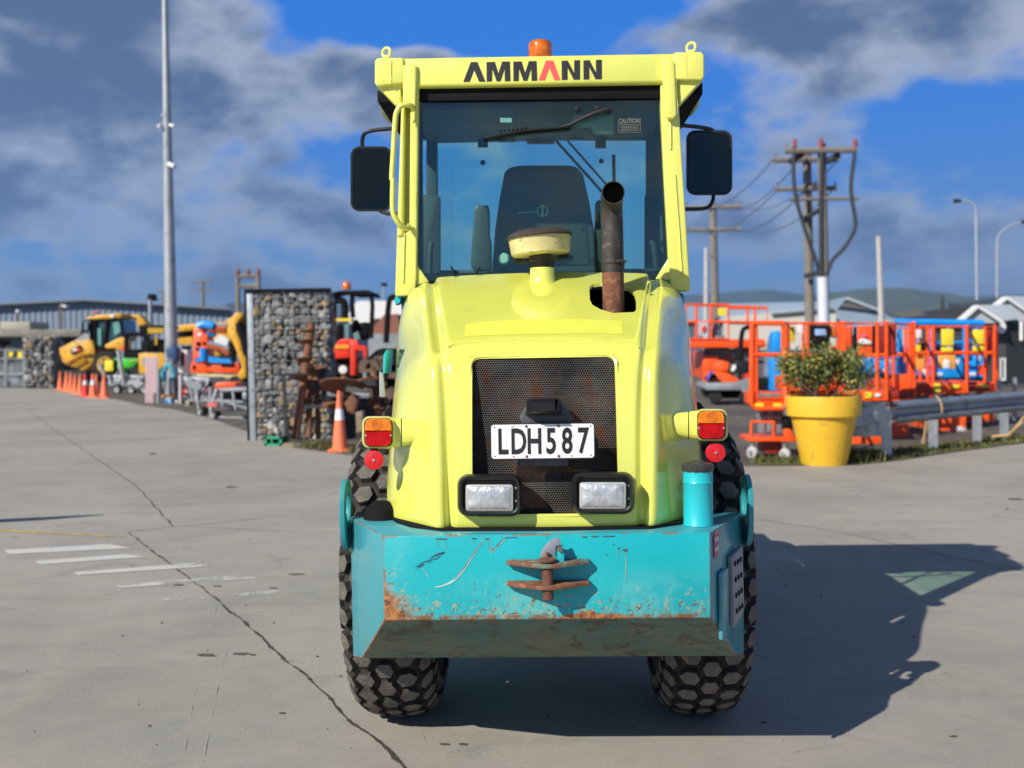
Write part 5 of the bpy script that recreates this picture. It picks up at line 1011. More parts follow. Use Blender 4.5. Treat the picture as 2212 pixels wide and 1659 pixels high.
# ------------------------------------------------------------------ far buildings on the right
ROOF = mat('pale_metal_roof', (.40, .45, .50), .5, var=.08, scale=.3); ROOFB = mat('blue_grey_roof', (.27, .35, .45), .5, var=.08, scale=.2); GAB = mat('gable_grey', (.42, .44, .47), .7, var=.06); DSOF = mat('dark_soffit', (.12, .12, .12), .8); WB = mat('dark_weatherboard', (.055, .06, .065), .7)
def building(name, lab, px, d, parts, group=None, cat='building'):
    t = thing(name, lab, cat, base(px, d), group)
    for nm, m, poly, dd, th, T in parts: part(nm, m, t, lambda mb: mb.pprism(poly, dd, th), T, smooth=False)
    return t
building('shed', 'long blue-grey roofed shed with a cream wall behind the raised orange platform', 1640, 120, [
    ('roof', ROOFB, [(-60, 1215), (300, 1205), (1000, 1190), (1080, 1170), (1000, 1260), (640, 1310), (-60, 1320)], 120, 25, Z6), ('wall', mat('cream_wall', (.58, .55, .48), .7), [(300, 1290), (620, 1262), (1010, 1240), (1010, 1500), (300, 1500)], 119, 2, Z6), ('gutter', DSOF, [(600, 1268), (1000, 1236), (1000, 1246), (600, 1280)], 118.6, 2, Z6)])
building('gable_hall', 'white hall with a broad low gable and dark soffit under the hill', 1830, 130, [
    ('roof', ROOF, [(940, 1195), (1085, 1163), (1300, 1245), (1300, 1262), (1085, 1180), (940, 1212)], 130, .6, Z6), ('soffit', DSOF, [(945, 1208), (1085, 1176), (1300, 1255), (1290, 1262), (1200, 1245), (960, 1215)], 130.3, .4, Z6), ('wall', ROOFB, [(950, 1215), (1085, 1215), (1300, 1262), (1420, 1330), (1420, 1500), (950, 1500)], 130.8, 20, Z6)])
building('gable_hall', 'second hall with a dark underside of its gable, farther right', 1960, 115, [
    ('soffit', DSOF, [(1340, 1262), (1540, 1240), (1650, 1272), (1420, 1300)], 115, .5, Z6), ('wall', ROOF, [(1400, 1300), (1660, 1272), (1860, 1280), (1900, 1500), (1400, 1500)], 115.6, 10, Z6)])
solo(MB(Z6).pprism([(1745, 1258), (1800, 1258), (1802, 1330), (1748, 1330)], 60, 1.0), 'chimney', CAB, 'squat black flue between the blue lifts and the grey house roof', 'flue', bevel=.03)
t = building('weatherboard_house', 'dark weatherboard house with pale gabled roofs at the right edge', 2180, 40, [
    ('roof', ROOF, [Z5(1295, 292), Z5(1560, 290), Z5(1640, 400), Z5(1480, 425)], 39.5, 6, Z0), ('roof', ROOF, [Z5(1525, 222), Z5(2000, 225), Z5(2000, 420), Z5(1659, 365)], 40.5, 6, Z0),
    ('gable', GAB, [Z5(1150, 440), Z5(1290, 318), Z5(1440, 440)], 39.2, .4, Z0), ('gable', GAB, [Z5(1430, 330), Z5(1525, 245), Z5(1680, 350), Z5(1680, 440), Z5(1450, 440)], 40.2, .4, Z0),
    ('wall', WB, [Z5(1440, 430), Z5(2100, 420), Z5(2100, 960), Z5(1452, 960)], 40.0, 8, Z0)])
part('barge_board', WHITE, t, lambda mb: (mb.pprism([(1140, 420), (1290, 292), (1490, 420), (1478, 440), (1290, 316), (1155, 435)], 39.0, .5), mb.pprism([(1420, 305), (1525, 222), (1700, 345), (1700, 365), (1525, 246), (1435, 318)], 40.0, .5)), Z5, smooth=False)
part('window', DGLASS, t, lambda mb: mb.pbox(1478, 735, 1500, 890, 39.9, .1), Z5); part('window_frame', WHITE, t, lambda mb: (mb.pbox(1472, 722, 1512, 734, 39.85, .1), mb.pbox(1472, 890, 1512, 905, 39.85, .1), mb.pbox(1500, 734, 1512, 890, 39.85, .1), mb.pbox(1472, 734, 1478, 890, 39.85, .1)), Z5)
part('siding', mat('siding_edge', (.085, .09, .10), .7), t, lambda mb: [mb.pprism([(1512, y), (2000, y-2), (2000, y+1.5), (1512, y+3.5)], 39.93, .06) for y in range(450, 930, 20)], Z5, smooth=False)
part('rain_pipe', WHITE, t, lambda mb: (mb.ptube([(1475, 430, 39.6), (1495, 470, 39.6), (1480, 505, 39.6), (1455, 480, 39.8)], .10, 6, smooth=3), mb.ptube([(1638, 430, 39.6), (1638, 580, 39.6)], .07, 6)), Z5)
building('white_building', 'white-walled building with a sloping white roof behind the red excavator', 790, 62, [('roof', WHITE, [(990, 430), (1095, 278), (1600, 272), (1600, 420), (1240, 430), (1190, 600), (1170, 600)], 62, 12, Z3)])
building('brick_house', 'reddish brick gable end behind the red excavator, partly hidden by the roller', 830, 58, [('wall', mat('brick_red', (.26, .10, .065), .85, var=.2), [(1225, 560), (1235, 500), (1330, 395), (1440, 390), (1500, 640), (1225, 640)], 58, 6, Z3), ('plinth', STEEL, [(1190, 560), (1500, 560), (1500, 760), (1190, 760)], 57.8, 7, Z3)])

# ------------------------------------------------------------------ orange lifts on the right
def castor(mb, mb2, px, py, d, r):
    wheelmb(mb, px, py, d, r, .07, (1, .55, 0)); hub(mb2, px, py, d, r, .07, (1, .55, 0))
# near mast lift
d = gdepth(1700, 994); t = thing('mast_lift', 'orange single-person mast lift with a tall narrow cage beside the yellow pot', 'mast lift', base(1667, d), 'orange access lifts')
part('cage_frame', ORG_, t, lambda mb: (mb.ptube([(600, 440, d), (850, 440, d), (868, 470, d), (872, 1095, d), (845, 1130, d), (625, 1130, d), (592, 1095, d), (595, 470, d), (600, 440, d)], .036, 8), mb.ptube([(595, 695, d), (870, 695, d)], .028, 6), mb.ptube([(632, 450, d+.02), (636, 1050, d+.02), (860, 1050, d+.02)], .022, 6), mb.ptube([(845, 455, d+.02), (848, 1050, d+.02)], .022, 6),
    mb.ptube([(610, 445, d+.62), (880, 445, d+.62), (885, 1080, d+.62), (612, 1080, d+.62), (610, 445, d+.62)], .028, 6), mb.ptube([(600, 440, d), (610, 445, d+.62)], .028, 6), mb.ptube([(850, 440, d), (880, 445, d+.62)], .028, 6)), Z4)
part('toe_board', ORG_, t, lambda mb: mb.pprism([(598, 1000), (868, 1000), (868, 1095), (842, 1128), (628, 1128), (598, 1095)], d+.03, .6), Z4, bevel=.01)
part('gate_panel', mat('gate_grey', (.22, .19, .17), .7, var=.3), t, lambda mb: mb.pbox(650, 1010, 830, 1040, d, .03), Z4)
for x in (622, 770): part('warning_label', YSIGN, t, lambda mb: mb.pbox(x, 1088, x+68, 1128, d-.02, .03), Z4)
part('mast', GREY, t, lambda mb: (mb.pbox(655, 1145, 705, 1330, d+.2, .15), mb.pbox(720, 1150, 775, 1320, d+.15, .2), mb.pbox(790, 1145, 850, 1330, d+.2, .15), mb.pbox(660, 1190, 840, 1215, d+.12, .3)), Z4, bevel=.01)
part('chassis', ORG_, t, lambda mb: (mb.ptube([(590, 1390, d-.05), (590, 1240, d-.05), (775, 1240, d-.05), (770, 1390, d-.05)], .028, 6), mb.pbox(570, 1365, 950, 1400, d-.1, .7), mb.pprism([(855, 1300), (905, 1295), (950, 1380), (950, 1400), (870, 1400)], d-.12, .08)), Z4, bevel=.01)
part('battery_box', DRED, t, lambda mb: mb.pbox(700, 1405, 840, 1495, d+.05, .5), Z4, bevel=.01)
part('motor_cover', BLKM, t, lambda mb: mb.pbox(850, 1200, 930, 1310, d+.1, .3), Z4, bevel=.02)
for x, y, r in ((600, 1488, 13), (865, 1505, 13.5)):
    mb = MB(); m2 = MB(); px, py = Z4(x, y); wheelmb(mb, px, py, d-.05, r, .06, (1, .8, 0)); w = mb.build('castor_wheel', mat('pale_tyre', (.48, .48, .48), .6, var=.2), t); hub(m2, px, py, d-.05, r, .06, (1, .8, 0)); m2.build('castor_hub', STEEL, w)
    part('castor_fork', STEEL, t, lambda mb: mb.ptube([(x, y-95, d-.05), (x-4, y-60, d-.03), (x, y, d-.05)], .03, 6), Z4)
def lift(lab, T, d, cage, dep, mids, verts, toe, extras=(), chassis=None, wheels=(), r=.034, name='scissor_lift', cat='scissor lift', m=None):
    m = m or ORG_; x0, y0, x1, y1 = cage; t = thing(name, lab, cat, base(T((x0+x1)/2, 0)[0], d), 'orange access lifts')
    part('guard_rail', m, t, lambda mb: (frame(mb, x0, y0, x1, y1, d, r, mids, verts), frame(mb, x0, y0, x1, y1, d+dep, r*.8, mids, ()), mb.ptube([(x0, y0, d), (x0, y0, d+dep)], r), mb.ptube([(x1, y0, d), (x1, y0, d+dep)], r), mb.ptube([(x0, y1, d), (x0, y1, d+dep)], r), mb.ptube([(x1, y1, d), (x1, y1, d+dep)], r)), T)
    part('platform', m, t, lambda mb: mb.pbox(x0, toe[0], x1, toe[1], d-.02, dep+.04), T, bevel=.015)
    for nm, mm, fn in extras: part(nm, mm, t, fn, T, bevel=.006)
    if chassis: part('chassis', m, t, lambda mb: mb.pbox(*chassis, d+.1, dep), T, bevel=.03)
    p0 = P(*T((x0+x1)/2, toe[1]), d).z; w = (P(*T(x1, 0), d).x-P(*T(x0, 0), d).x)*.8; cx = P(*T((x0+x1)/2, 0), d).x; zb_ = .45; n = max(1, round((p0-zb_)/.35))
    mb = MB()
    for k in range(n):
        za = zb_+(p0-zb_)*k/n; zc = zb_+(p0-zb_)*(k+1)/n
        for yy in (.25, .75): mb.tube([(cx-w/2, d+dep*yy, za), (cx+w/2, d+dep*yy, zc)], .04, 4); mb.tube([(cx+w/2, d+dep*yy+.05, za), (cx-w/2, d+dep*yy+.05, zc)], .04, 4)
    mb.build('scissor_arms', GREY, t)
    for x, y, rp in wheels:
        mb = MB(); px, py = T(x, y); wheelmb(mb, px, py, d+.05, rp, .14, (1, .6, 0)); wq = mb.build('wheel', mat('pale_tyre', (.48, .48, .48), .6, var=.2), t); m2 = MB(); hub(m2, px, py, d+.05, rp, .14, (1, .6, 0)); m2.build('wheel_hub', STEEL, wq)
    return t
# behind the pot
lift('orange scissor lift with a black control case, directly behind the potted shrub', Z4, 17.6, (890, 440, 1325, 960), 1.0, (700,), (1045,), (870, 990),
     [('control_case', BLKM, lambda mb: mb.pbox(1095, 455, 1228, 655, 17.5, .25)), ('case_label', mat('pale_blue_label', (.30, .45, .75), .5), lambda mb: mb.pbox(1108, 488, 1195, 540, 17.48, .02)), ('yellow_guard', mat('olive_yellow', (.55, .45, .02), .6), lambda mb: mb.pbox(890, 470, 945, 590, 18.4, .05)), ('white_label', WHITE, lambda mb: mb.pbox(965, 450, 1010, 530, 18.4, .05)), ('orange_drum', mat('burnt_orange', (.50, .10, .01), .6), lambda mb: mb.pprism([(1245, 460), (1290, 455), (1280, 560), (1250, 540)], 17.5, .2))],
     (880, 1000, 1330, 1040), wheels=((930, 1470, 12), (1290, 1480, 12)))
lift('orange lift with a white splash marking right of the shrub', Z5, 17.0, (205, 440, 545, 1060), 1.1, (700,), (470,), (985, 1070),
     [('door_panel', ORG_, lambda mb: mb.pbox(312, 462, 432, 700, 16.98, .03)), ('splash_marking', WHITE, lambda mb: (mb.pprism([(318, 610), (325, 575), (350, 560), (385, 570), (425, 590), (422, 612)], 16.94, .02),)), ('pink_marking', mat('pink_marking', (.80, .10, .20), .5), lambda mb: mb.pprism([(340, 540), (365, 520), (385, 535), (372, 560), (350, 565)], 16.93, .02)), ('dark_post', BLKM, lambda mb: (mb.pbox(432, 462, 460, 700, 17.0, .04), mb.pbox(285, 470, 305, 660, 17.2, .04))), ('yellow_label', YSIGN, lambda mb: mb.pbox(370, 1000, 430, 1048, 16.95, .02)), ('white_label', WHITE, lambda mb: mb.pbox(452, 1008, 500, 1038, 16.95, .02)), ('machine_box', STEEL, lambda mb: mb.pbox(270, 880, 400, 980, 17.3, .5)), ('side_plate', DRED, lambda mb: mb.pbox(395, 905, 440, 980, 17.2, .3))],
     (250, 1310, 520, 1470), wheels=())
lift('orange lift with a dark red side, standing behind the end of the guardrail', Z5, 18.2, (550, 440, 768, 1060), 1.3, (695,), (600, 735), (985, 1050),
     [('blue_panel', BLUE, lambda mb: mb.pbox(660, 760, 706, 850, 18.6, .2)), ('red_end', DRED, lambda mb: (mb.pbox(578, 450, 625, 690, 18.15, .8), mb.pbox(555, 985, 768, 1045, 18.14, .05))), ('front_box', ORG_, lambda mb: mb.pbox(668, 855, 725, 985, 18.2, .4)), ('blue_cylinder', mat('mid_blue', (.03, .14, .45), .5), lambda mb: (mb.pbox(482, 470, 508, 690, 18.9, .2), mb.pbox(548, 470, 578, 690, 18.9, .2)))],
     (590, 1260, 730, 1470), wheels=((748, 1420, 14),))
lift('orange scissor lift with yellow and orange safety placards on its rails', Z5, 19.5, (770, 468, 1195, 1000), 1.5, (680,), (880, 920), (925, 1012),
     [('yellow_placard', YSIGN, lambda mb: mb.pbox(990, 487, 1090, 622, 19.45, .02)), ('yellow_strip', YSIGN, lambda mb: mb.pbox(990, 635, 1085, 672, 19.45, .02)), ('orange_placard', ORSIGN, lambda mb: mb.pbox(965, 698, 1105, 810, 19.4, .02)), ('white_print', WHITE, lambda mb: mb.pprism([(1005, 750), (1030, 728), (1060, 752), (1060, 806), (1005, 806)], 19.37, .02)), ('orange_placard', ORSIGN, lambda mb: mb.pbox(775, 690, 855, 815, 20.5, .02)), ('yellow_plate', YSIGN, lambda mb: (mb.pbox(775, 615, 822, 690, 20.4, .02), mb.pbox(930, 928, 985, 1000, 19.42, .02), mb.pbox(1060, 938, 1140, 968, 19.42, .02)))],
     (955, 1180, 1195, 1350), wheels=((1138, 1330, 15),))
c = P(*Z5(770, 965), 19.44); mb = MB(); lettering(mb, 'Hi-Reach', P(*Z5(790, 962), 19.44), (1, 0, 0), (0, 0, 1), .32, .004, .95, .004); mb.build('side_lettering', DRED, bpy.context.scene.objects[[o.name for o in bpy.data.objects if o.name.startswith('scissor_lift')][-1]], smooth=False)
lift('orange scissor lift at the right end of the row with a dark red end panel', Z5, 20.3, (1200, 468, 1420, 980), 1.6, (680,), (1345,), (915, 998),
     [('end_panel', DRED, lambda mb: (mb.pbox(1420, 490, 1450, 700, 20.3, .8), mb.pbox(1205, 925, 1420, 990, 20.25, .04))), ('yellow_placard', YSIGN, lambda mb: mb.pbox(1245, 492, 1338, 610, 20.25, .02)), ('yellow_strip', YSIGN, lambda mb: mb.pbox(1245, 625, 1335, 668, 20.25, .02)), ('red_label', mat('label_gold', (.7, .4, .05), .5), lambda mb: mb.pbox(1285, 935, 1370, 965, 20.2, .02)), ('tool_box', ORG_, lambda mb: mb.pbox(1340, 780, 1375, 860, 20.4, .3)), ('rail_post', ORG_, lambda mb: mb.pbox(1428, 700, 1450, 910, 20.6, .05))],
     (1240, 1150, 1420, 1240), wheels=())
lift('orange scissor lift mostly hidden behind the control case lift and the shrub', Z4, 20.2, (1010, 446, 1400, 930), 1.2, (640,), (1180, 1300), (880, 960),
     [('folded_panel', ORG_, lambda mb: mb.pbox(1340, 470, 1400, 640, 20.1, .1)), ('motor_box', STEEL, lambda mb: mb.pbox(1120, 760, 1260, 880, 20.4, .4))], (1010, 975, 1400, 1060), r=.03)
lift('orange scissor lift in the back row between the red sided lift and the placards', Z5, 21.6, (600, 478, 930, 960), 1.3, (700,), (700, 820), (900, 975),
     [('white_panel', WHITE, lambda mb: mb.pbox(780, 495, 830, 560, 21.5, .05)), ('black_motor', BLKM, lambda mb: mb.pbox(820, 600, 880, 690, 21.5, .2))], (620, 985, 930, 1100), r=.03)
def bluelift(lab, x0, y0, x1, y1, d, deck):
    t = thing('scissor_lift', lab, 'scissor lift', base(Z5((x0+x1)/2, 0)[0], d), 'blue access lifts')
    part('guard_rail', BLUE, t, lambda mb: (frame(mb, x0, y0, x1, deck, d, .03, ((y0+deck)/2,), ((x0+x1)/2,)), frame(mb, x0, y0, x1, deck, d+1.2, .03, (), ())), Z5)
    part('body', BLUE, t, lambda mb: mb.pprism([(x0, deck), (x1-20, deck), (x1, deck+30), (x1, y1), (x0, y1)], d, 1.4), Z5, bevel=.03); part('base_skirt', BLKM, t, lambda mb: mb.pbox(x0, y1, x1, y1+22, d+.05, 1.3), Z5)
    part('white_label', WHITE, t, lambda mb: (mb.pbox(x0+10, y1-45, x0+70, y1-22, d-.02, .02), mb.pprism([(x1-80, deck+20), (x1-30, deck+5), (x1-40, deck+60)], d-.02, .02)), Z5)
    part('scissor_arms', DBLUE, t, lambda mb: (mb.ptube([(x0+10, deck-10, d+.3), (x1-10, (y0+deck)/2, d+.3)], .08, 4), mb.ptube([(x1-10, deck-10, d+.4), (x0+10, (y0+deck)/2, d+.4)], .08, 4), mb.pbox(x0+20, (y0+deck)/2+30, x1-20, deck-20, d+.5, .5)), Z5)
bluelift('bright blue scissor lift seen through the placarded orange lift', 930, 470, 1170, 885, 23, 720)
bluelift('bright blue scissor lift at the right behind the last orange lift', 1205, 480, 1340, 885, 23.6, 690)
bluelift('bright blue scissor lift behind the dark red sided orange lift', 660, 470, 900, 880, 23.2, 800)
bluelift('darker blue lift between the splash-marked lift and its neighbour', 480, 480, 640, 860, 22.4, 720)
solo(MB(Z5).ptube([(610, 430, 26), (1330, 440, 26)], .085, 8), 'boom_tube', BLUE, 'long bright blue boom lying level above the lifts', 'boom')
t = thing('boom_lift', 'upright blue boom seen through the near orange cage', 'boom lift', base(1680, 21)); part('boom', BLUE, t, lambda mb: (mb.pprism([(772, 520), (800, 500), (832, 510), (832, 680), (762, 680)], 21, .4), mb.pprism([(760, 725), (832, 725), (832, 985), (755, 985)], 21, .5)), Z4, bevel=.02); part('chassis', BLKM, t, lambda mb: mb.pprism([(650, 890), (840, 885), (840, 985), (650, 985)], 21.3, .6), Z4, bevel=.03); part('post', GREY, t, lambda mb: mb.pprism([(715, 700), (750, 540), (765, 540), (750, 870), (700, 870)], 21.4, .2), Z4)
# raised platform far left of the group
d = 34; t = thing('platform_lift', 'large orange platform lift raised high beside the roller, with a yellow sign on its rails', 'scissor lift', base(1590, d), 'orange access lifts')
part('guard_rail', ORG_, t, lambda mb: (frame(mb, 60, 290, 405, 570, d, .045, (430,), (145, 265)), frame(mb, 405, 320, 720, 440, d+.5, .04, (), (560, 620)), mb.ptube([(60, 290, d+2), (720, 315, d+2.5)], .04), mb.ptube([(405, 435, d), (720, 440, d+.5)], .06)), Z4)
part('platform', ORG_, t, lambda mb: (mb.pbox(60, 570, 700, 640, d, 2.2), mb.pbox(640, 590, 712, 630, d-.1, .5)), Z4, bevel=.03)
part('yellow_placard', YSIGN, t, lambda mb: mb.pbox(320, 318, 390, 378, d-.08, .03), Z4); part('white_placard', mat('pale_placard', (.5, .48, .52), .6, var=.3), t, lambda mb: mb.pbox(158, 430, 242, 545, d-.08, .03), Z4); part('red_print', RED, t, lambda mb: mb.pprism([(185, 480), (215, 455), (228, 490), (200, 520)], d-.12, .03), Z4)
part('control_box', GREY, t, lambda mb: (mb.pbox(282, 400, 330, 540, d+.2, .5), mb.pbox(280, 540, 380, 565, d+.1, .5)), Z4, bevel=.03)
part('chassis', ORG_, t, lambda mb: (mb.pprism([(200, 660), (420, 650), (450, 720), (450, 890), (200, 890)], d+1, 2.4), mb.pbox(200, 700, 330, 850, d+.4, .8)), Z4, bevel=.05)
part('folded_arms', GREY, t, lambda mb: (mb.ptube([(210, 650, d+.8), (650, 700, d+.8)], .12, 6), mb.ptube([(650, 650, d+.9), (210, 700, d+.9)], .12, 6)), Z4)
mb = MB(); [wheelmb(mb, *Z4(x, 960), d+.9, 24, .4) for x in (270, 560)]; mb.build('wheel', BLKT, t)
d = 30.5; t = thing('compact_tractor', 'small orange and black tractor with a folding roll bar, loaded on a trailer', 'tractor', base(1590, d))
part('body', mat('tractor_orange', (.85, .10, .01), .5), t, lambda mb: (mb.pprism([(240, 880), (250, 840), (330, 830), (430, 850), (500, 900), (500, 930), (235, 930)], d, 1.2), mb.pprism([(300, 780), (350, 740), (420, 760), (420, 830), (300, 830)], d+.2, .8)), Z4, bevel=.03)
part('fender', BLK, t, lambda mb: mb.pprism([(410, 850), (425, 780), (480, 745), (560, 740), (590, 800), (590, 850), (500, 850)], d-.1, .5), Z4, bevel=.04); part('fender_mark', WHITE, t, lambda mb: mb.pprism([(425, 820), (440, 780), (465, 775), (465, 810), (440, 835)], d-.13, .03), Z4)
part('seat', BLKM, t, lambda mb: mb.pprism([(370, 745), (470, 725), (500, 640), (530, 640), (540, 780), (380, 785)], d+.3, .5), Z4, bevel=.05); part('roll_bar', BLKM, t, lambda mb: mb.ptube([(500, 720, d+.4), (510, 560, d+.4), (525, 495, d+.4), (560, 475, d+.6), (590, 500, d+.9), (600, 740, d+.9)], .07, 8, smooth=4), Z4)
mb = MB(); wheelmb(mb, *Z4(552, 870), d+.1, 17, .35); w = mb.build('wheel', BLKT, t); part('wheel_disc', RED, w, lambda mb: hub(mb, *Z4(552, 870), d+.1, 17, .36))
part('mower_deck', BLKM, t, lambda mb: (mb.pprism([(220, 880), (300, 850), (320, 880), (240, 910)], d-.3, .3), ), Z4); part('hose', mat('violet_blue', (.05, .06, .35), .5), t, lambda mb: mb.ptube([(235, 900, d-.4), (262, 845, d-.4), (280, 840, d-.4)], .05, 6, smooth=3), Z4)
t = thing('car_trailer', 'flat galvanised trailer carrying the small orange tractor', 'trailer', base(1590, 29.5)); d = 29.6
part('deck', STEEL, t, lambda mb: (mb.pprism([(215, 960), (235, 925), (500, 925), (600, 890), (640, 890), (560, 985), (230, 985)], d, 1.9)), Z4, bevel=.02); part('ramp', STEEL, t, lambda mb: mb.pprism([(490, 930), (600, 885), (610, 895), (560, 1000), (520, 1000)], d-.1, .08), Z4)
mb = MB(); [wheelmb(mb, *Z4(x, 1035), d+.2, 13.5, .22, (0, 1, 0)) for x in (300, 540)]; mb.build('wheel', BLKT, t); part('underframe', BLKM, t, lambda mb: mb.pbox(255, 985, 560, 1050, d+.4, 1.2), Z4)

# ------------------------------------------------------------------ potted shrub
pc_ = Gd(1780, 1003); d = pc_.y; s = pscale(d); t = thing('plant_pot', 'large bright yellow flower pot with a thick rim, holding the green shrub', 'plant pot', (pc_.x, d, 0))
POT = mat('pot_yellow', (.76, .45, .025), .55, var=.07, scale=3, dirt=(.45, .28, .05), dirt_amt=.12); h = 148/s; r1 = 79/s; r0 = 47/s
MB().lathe([(.001, .004), (r0, .004), (r0+.005, .02), (r1*.86, h*.70), (r1*.97, h*.715), (r1, h*.97), (r1*.985, h), (r1*.92, h), (r1*.90, h*.9), (.001, h*.88)], pc_, (0, 0, 1), 64).build('pot_body', POT, t, angle=28)
MB().lathe([(.001, h*.885), (r1*.9, h*.905), (r1*.9, h*.88)], pc_, (0, 0, 1), 32).build('soil', mat('soil', (.05, .035, .022), .95, var=.4), t)
t = thing('shrub', 'bushy green shrub with yellowish leaf tips growing in the yellow pot', 'shrub', (pc_.x, d, h*.89)); BARK = mat('shrub_bark', (.13, .09, .06), .9, var=.3)
LEAF = bpy.data.materials.new('shrub_leaf'); LEAF.use_nodes = True; q = G_(LEAF.node_tree); b = LEAF.node_tree.nodes['Principled BSDF']; gi = q.n('ShaderNodeNewGeometry'); rp = gi.outputs['Random Per Island']
LEAF.node_tree.links.new(q.mix(q.mr(rp, .70, .95), q.mix(rp, (.045, .075, .018), (.17, .22, .05)), (.42, .34, .07)), b.inputs['Base Color']); b.inputs['Roughness'].default_value = .45; b.inputs['Subsurface Weight'].default_value = 0
random.seed(23); mb = MB(); ml = MB(); root = Vector((pc_.x, d, h*.88)); tips = []
def grow(p, dir_, L, r, lv):
    q_ = [p]; dd = dir_.normalized()
    for i in range(4): dd = (dd+Vector((random.gauss(0, .16), random.gauss(0, .16), random.gauss(.05, .1)))).normalized(); q_.append(q_[-1]+dd*L/4)
    mb.tube(q_, [r*(1-.15*i) for i in range(5)], 5)
    if lv == 0: tips.extend([(q_[3], dd), (q_[4], dd), (q_[2], dd)]); return
    for i in range(3 if lv > 1 else 4): k = random.choice([2, 3, 4]); a = (dd+Vector((random.gauss(0, .55), random.gauss(0, .55), random.gauss(.1, .35)))).normalized(); grow(q_[k], a, L*random.uniform(.55, .8), r*.55, lv-1)
for k in range(13):
    a = 2*math.pi*k/13+random.uniform(-.3, .3); grow(root+Vector((math.cos(a)*.05, math.sin(a)*.05, 0)), Vector((math.cos(a)*random.uniform(1.0, 2.2), math.sin(a)*random.uniform(.4, 1.0), random.uniform(.9, 2.0))), .40, .016, 2)
mb.build('branches', BARK, t)
xa, xb, zt_ = P(1697, 800, d).x, P(1880, 800, d).x, P(1780, 718, d).z
for p, dd in tips:
    if not (xa < p.x < xb) or p.z > zt_ or p.z < h*1.03: continue
    for i in range(13):
        c = p+Vector((random.gauss(0, .06), random.gauss(0, .06), random.gauss(0, .06))); l = random.uniform(.038, .066); a = Vector((random.gauss(0, 1), random.gauss(0, 1), random.gauss(.6, .8))).normalized(); w = a.orthogonal().normalized(); w = Matrix.Rotation(random.uniform(0, 6.28), 3, a) @ w; n_ = a.cross(w)
        ml.add([c, c+a*l*.5+w*l*.28+n_*l*.06, c+a*l, c+a*l*.5-w*l*.28+n_*l*.06], [(0, 1, 2), (0, 2, 3)])
ml.build('leaves', LEAF, t, smooth=False)

# ------------------------------------------------------------------ guardrail
t = thing('guard_rail', 'grey steel W-beam guardrail with a rounded end behind the yellow pot', 'guardrail', (Gd(1915, 990).x, Gd(1915, 990).y, 0))
bx = lambda px, py: Gd(px, py)
pA = Gd(1915, 990+3); pB = Gd(2218, 950); dirn = (pB-pA).normalized(); nrm = Vector((dirn.y, -dirn.x, 0)); 
GR = mat('rail_zinc', (.28, .31, .35), .38, metal=.55, var=.18, scale=2.5, dirt=(.16, .17, .19), dirt_amt=.2)
zt_ = P(1930, Z5(0, 1075)[1], pA.y).z; zb_ = P(1930, Z5(0, 1262)[1], pA.y).z; H_ = zt_-zb_
prw = [(0, .0), (.07, .02), (.16, .085), (.28, .085), (.40, .0), (.5, -.005), (.60, .0), (.72, .085), (.84, .085), (.93, .02), (1, .0)]
def railring(p, k=1.0): return [p+nrm*o_*k+Vector((0, 0, zt_-H_*f)) for f, o_ in prw]+[p+nrm*(o_*k-.004)+Vector((0, 0, zt_-H_*f)) for f, o_ in prw[::-1]]
mb = MB(); mb.loft([railring(pA+dirn*x) for x in (0.15, 2, 4, 6, 9, 12)]); mb.build('rail_beam', GR, t, angle=50)
mb = MB(); nose = []
for i in range(13):
    a = R(-90+180*i/12) if False else i/12
    ang = math.pi*i/12; R0 = .30; ctr_ = pA-dirn*.0+(-nrm)*R0
    p = ctr_ + nrm*R0*math.cos(ang) - dirn*R0*1.6*math.sin(ang)
    nose.append([p+Vector((0, 0, zt_)), p+Vector((0, 0, zb_-.15)), (p-(p-ctr_)*.03)+Vector((0, 0, zb_-.15)), (p-(p-ctr_)*.03)+Vector((0, 0, zt_))])
mb.loft(nose); mb.build('rail_end', mat('rail_end_paint', (.36, .42, .42), .5, var=.12, scale=3, dirt=(.20, .22, .22), dirt_amt=.3), t, angle=40)
mb = MB(); e0 = pA-dirn*.95+nrm*.02; mb.prism([pA+nrm*-.05+Vector((0, 0, zt_-.03)), e0+nrm*-.05+Vector((0, 0, zt_-.10)), e0+nrm*-.05+Vector((0, 0, zb_+.02)), pA+nrm*-.05+Vector((0, 0, zb_))], nrm*-.03); mb.build('rail_tail', GR, t)
for k, (x, y0, y1) in enumerate(((Z5(548, 0)[0], 0, 992), (Z5(925, 0)[0], 0, Z5(0, 1475)[1]), (Z5(1280, 0)[0], 0, Z5(0, 1425)[1]), (Z5(1500, 0)[0], 0, Z5(0, 1385)[1]))):
    p = Gd(x, y1); o_ = mb = MB(); mb.prism([(p.x-.07, p.y, 0), (p.x-.07, p.y+.02, 0), (p.x+.05, p.y+.02, 0), (p.x+.05, p.y+.14, 0), (p.x+.07, p.y+.14, 0), (p.x+.07, p.y, 0)], (0, 0, zt_-.12)); mb.build('rail_post', GALV, t, smooth=False)
solo(MB(Z5).ptube([(950, 1035, pA.y+1.1), (975, 1065, pA.y+.85), (995, 1130, pA.y+.82), (992, 1180, pA.y+.9), (985, 1190, pA.y+1.1)], .017, 6, smooth=4), 'rope', mat('tan_rope', (.50, .33, .17), .9), 'tan rope looped over the guardrail', 'rope')
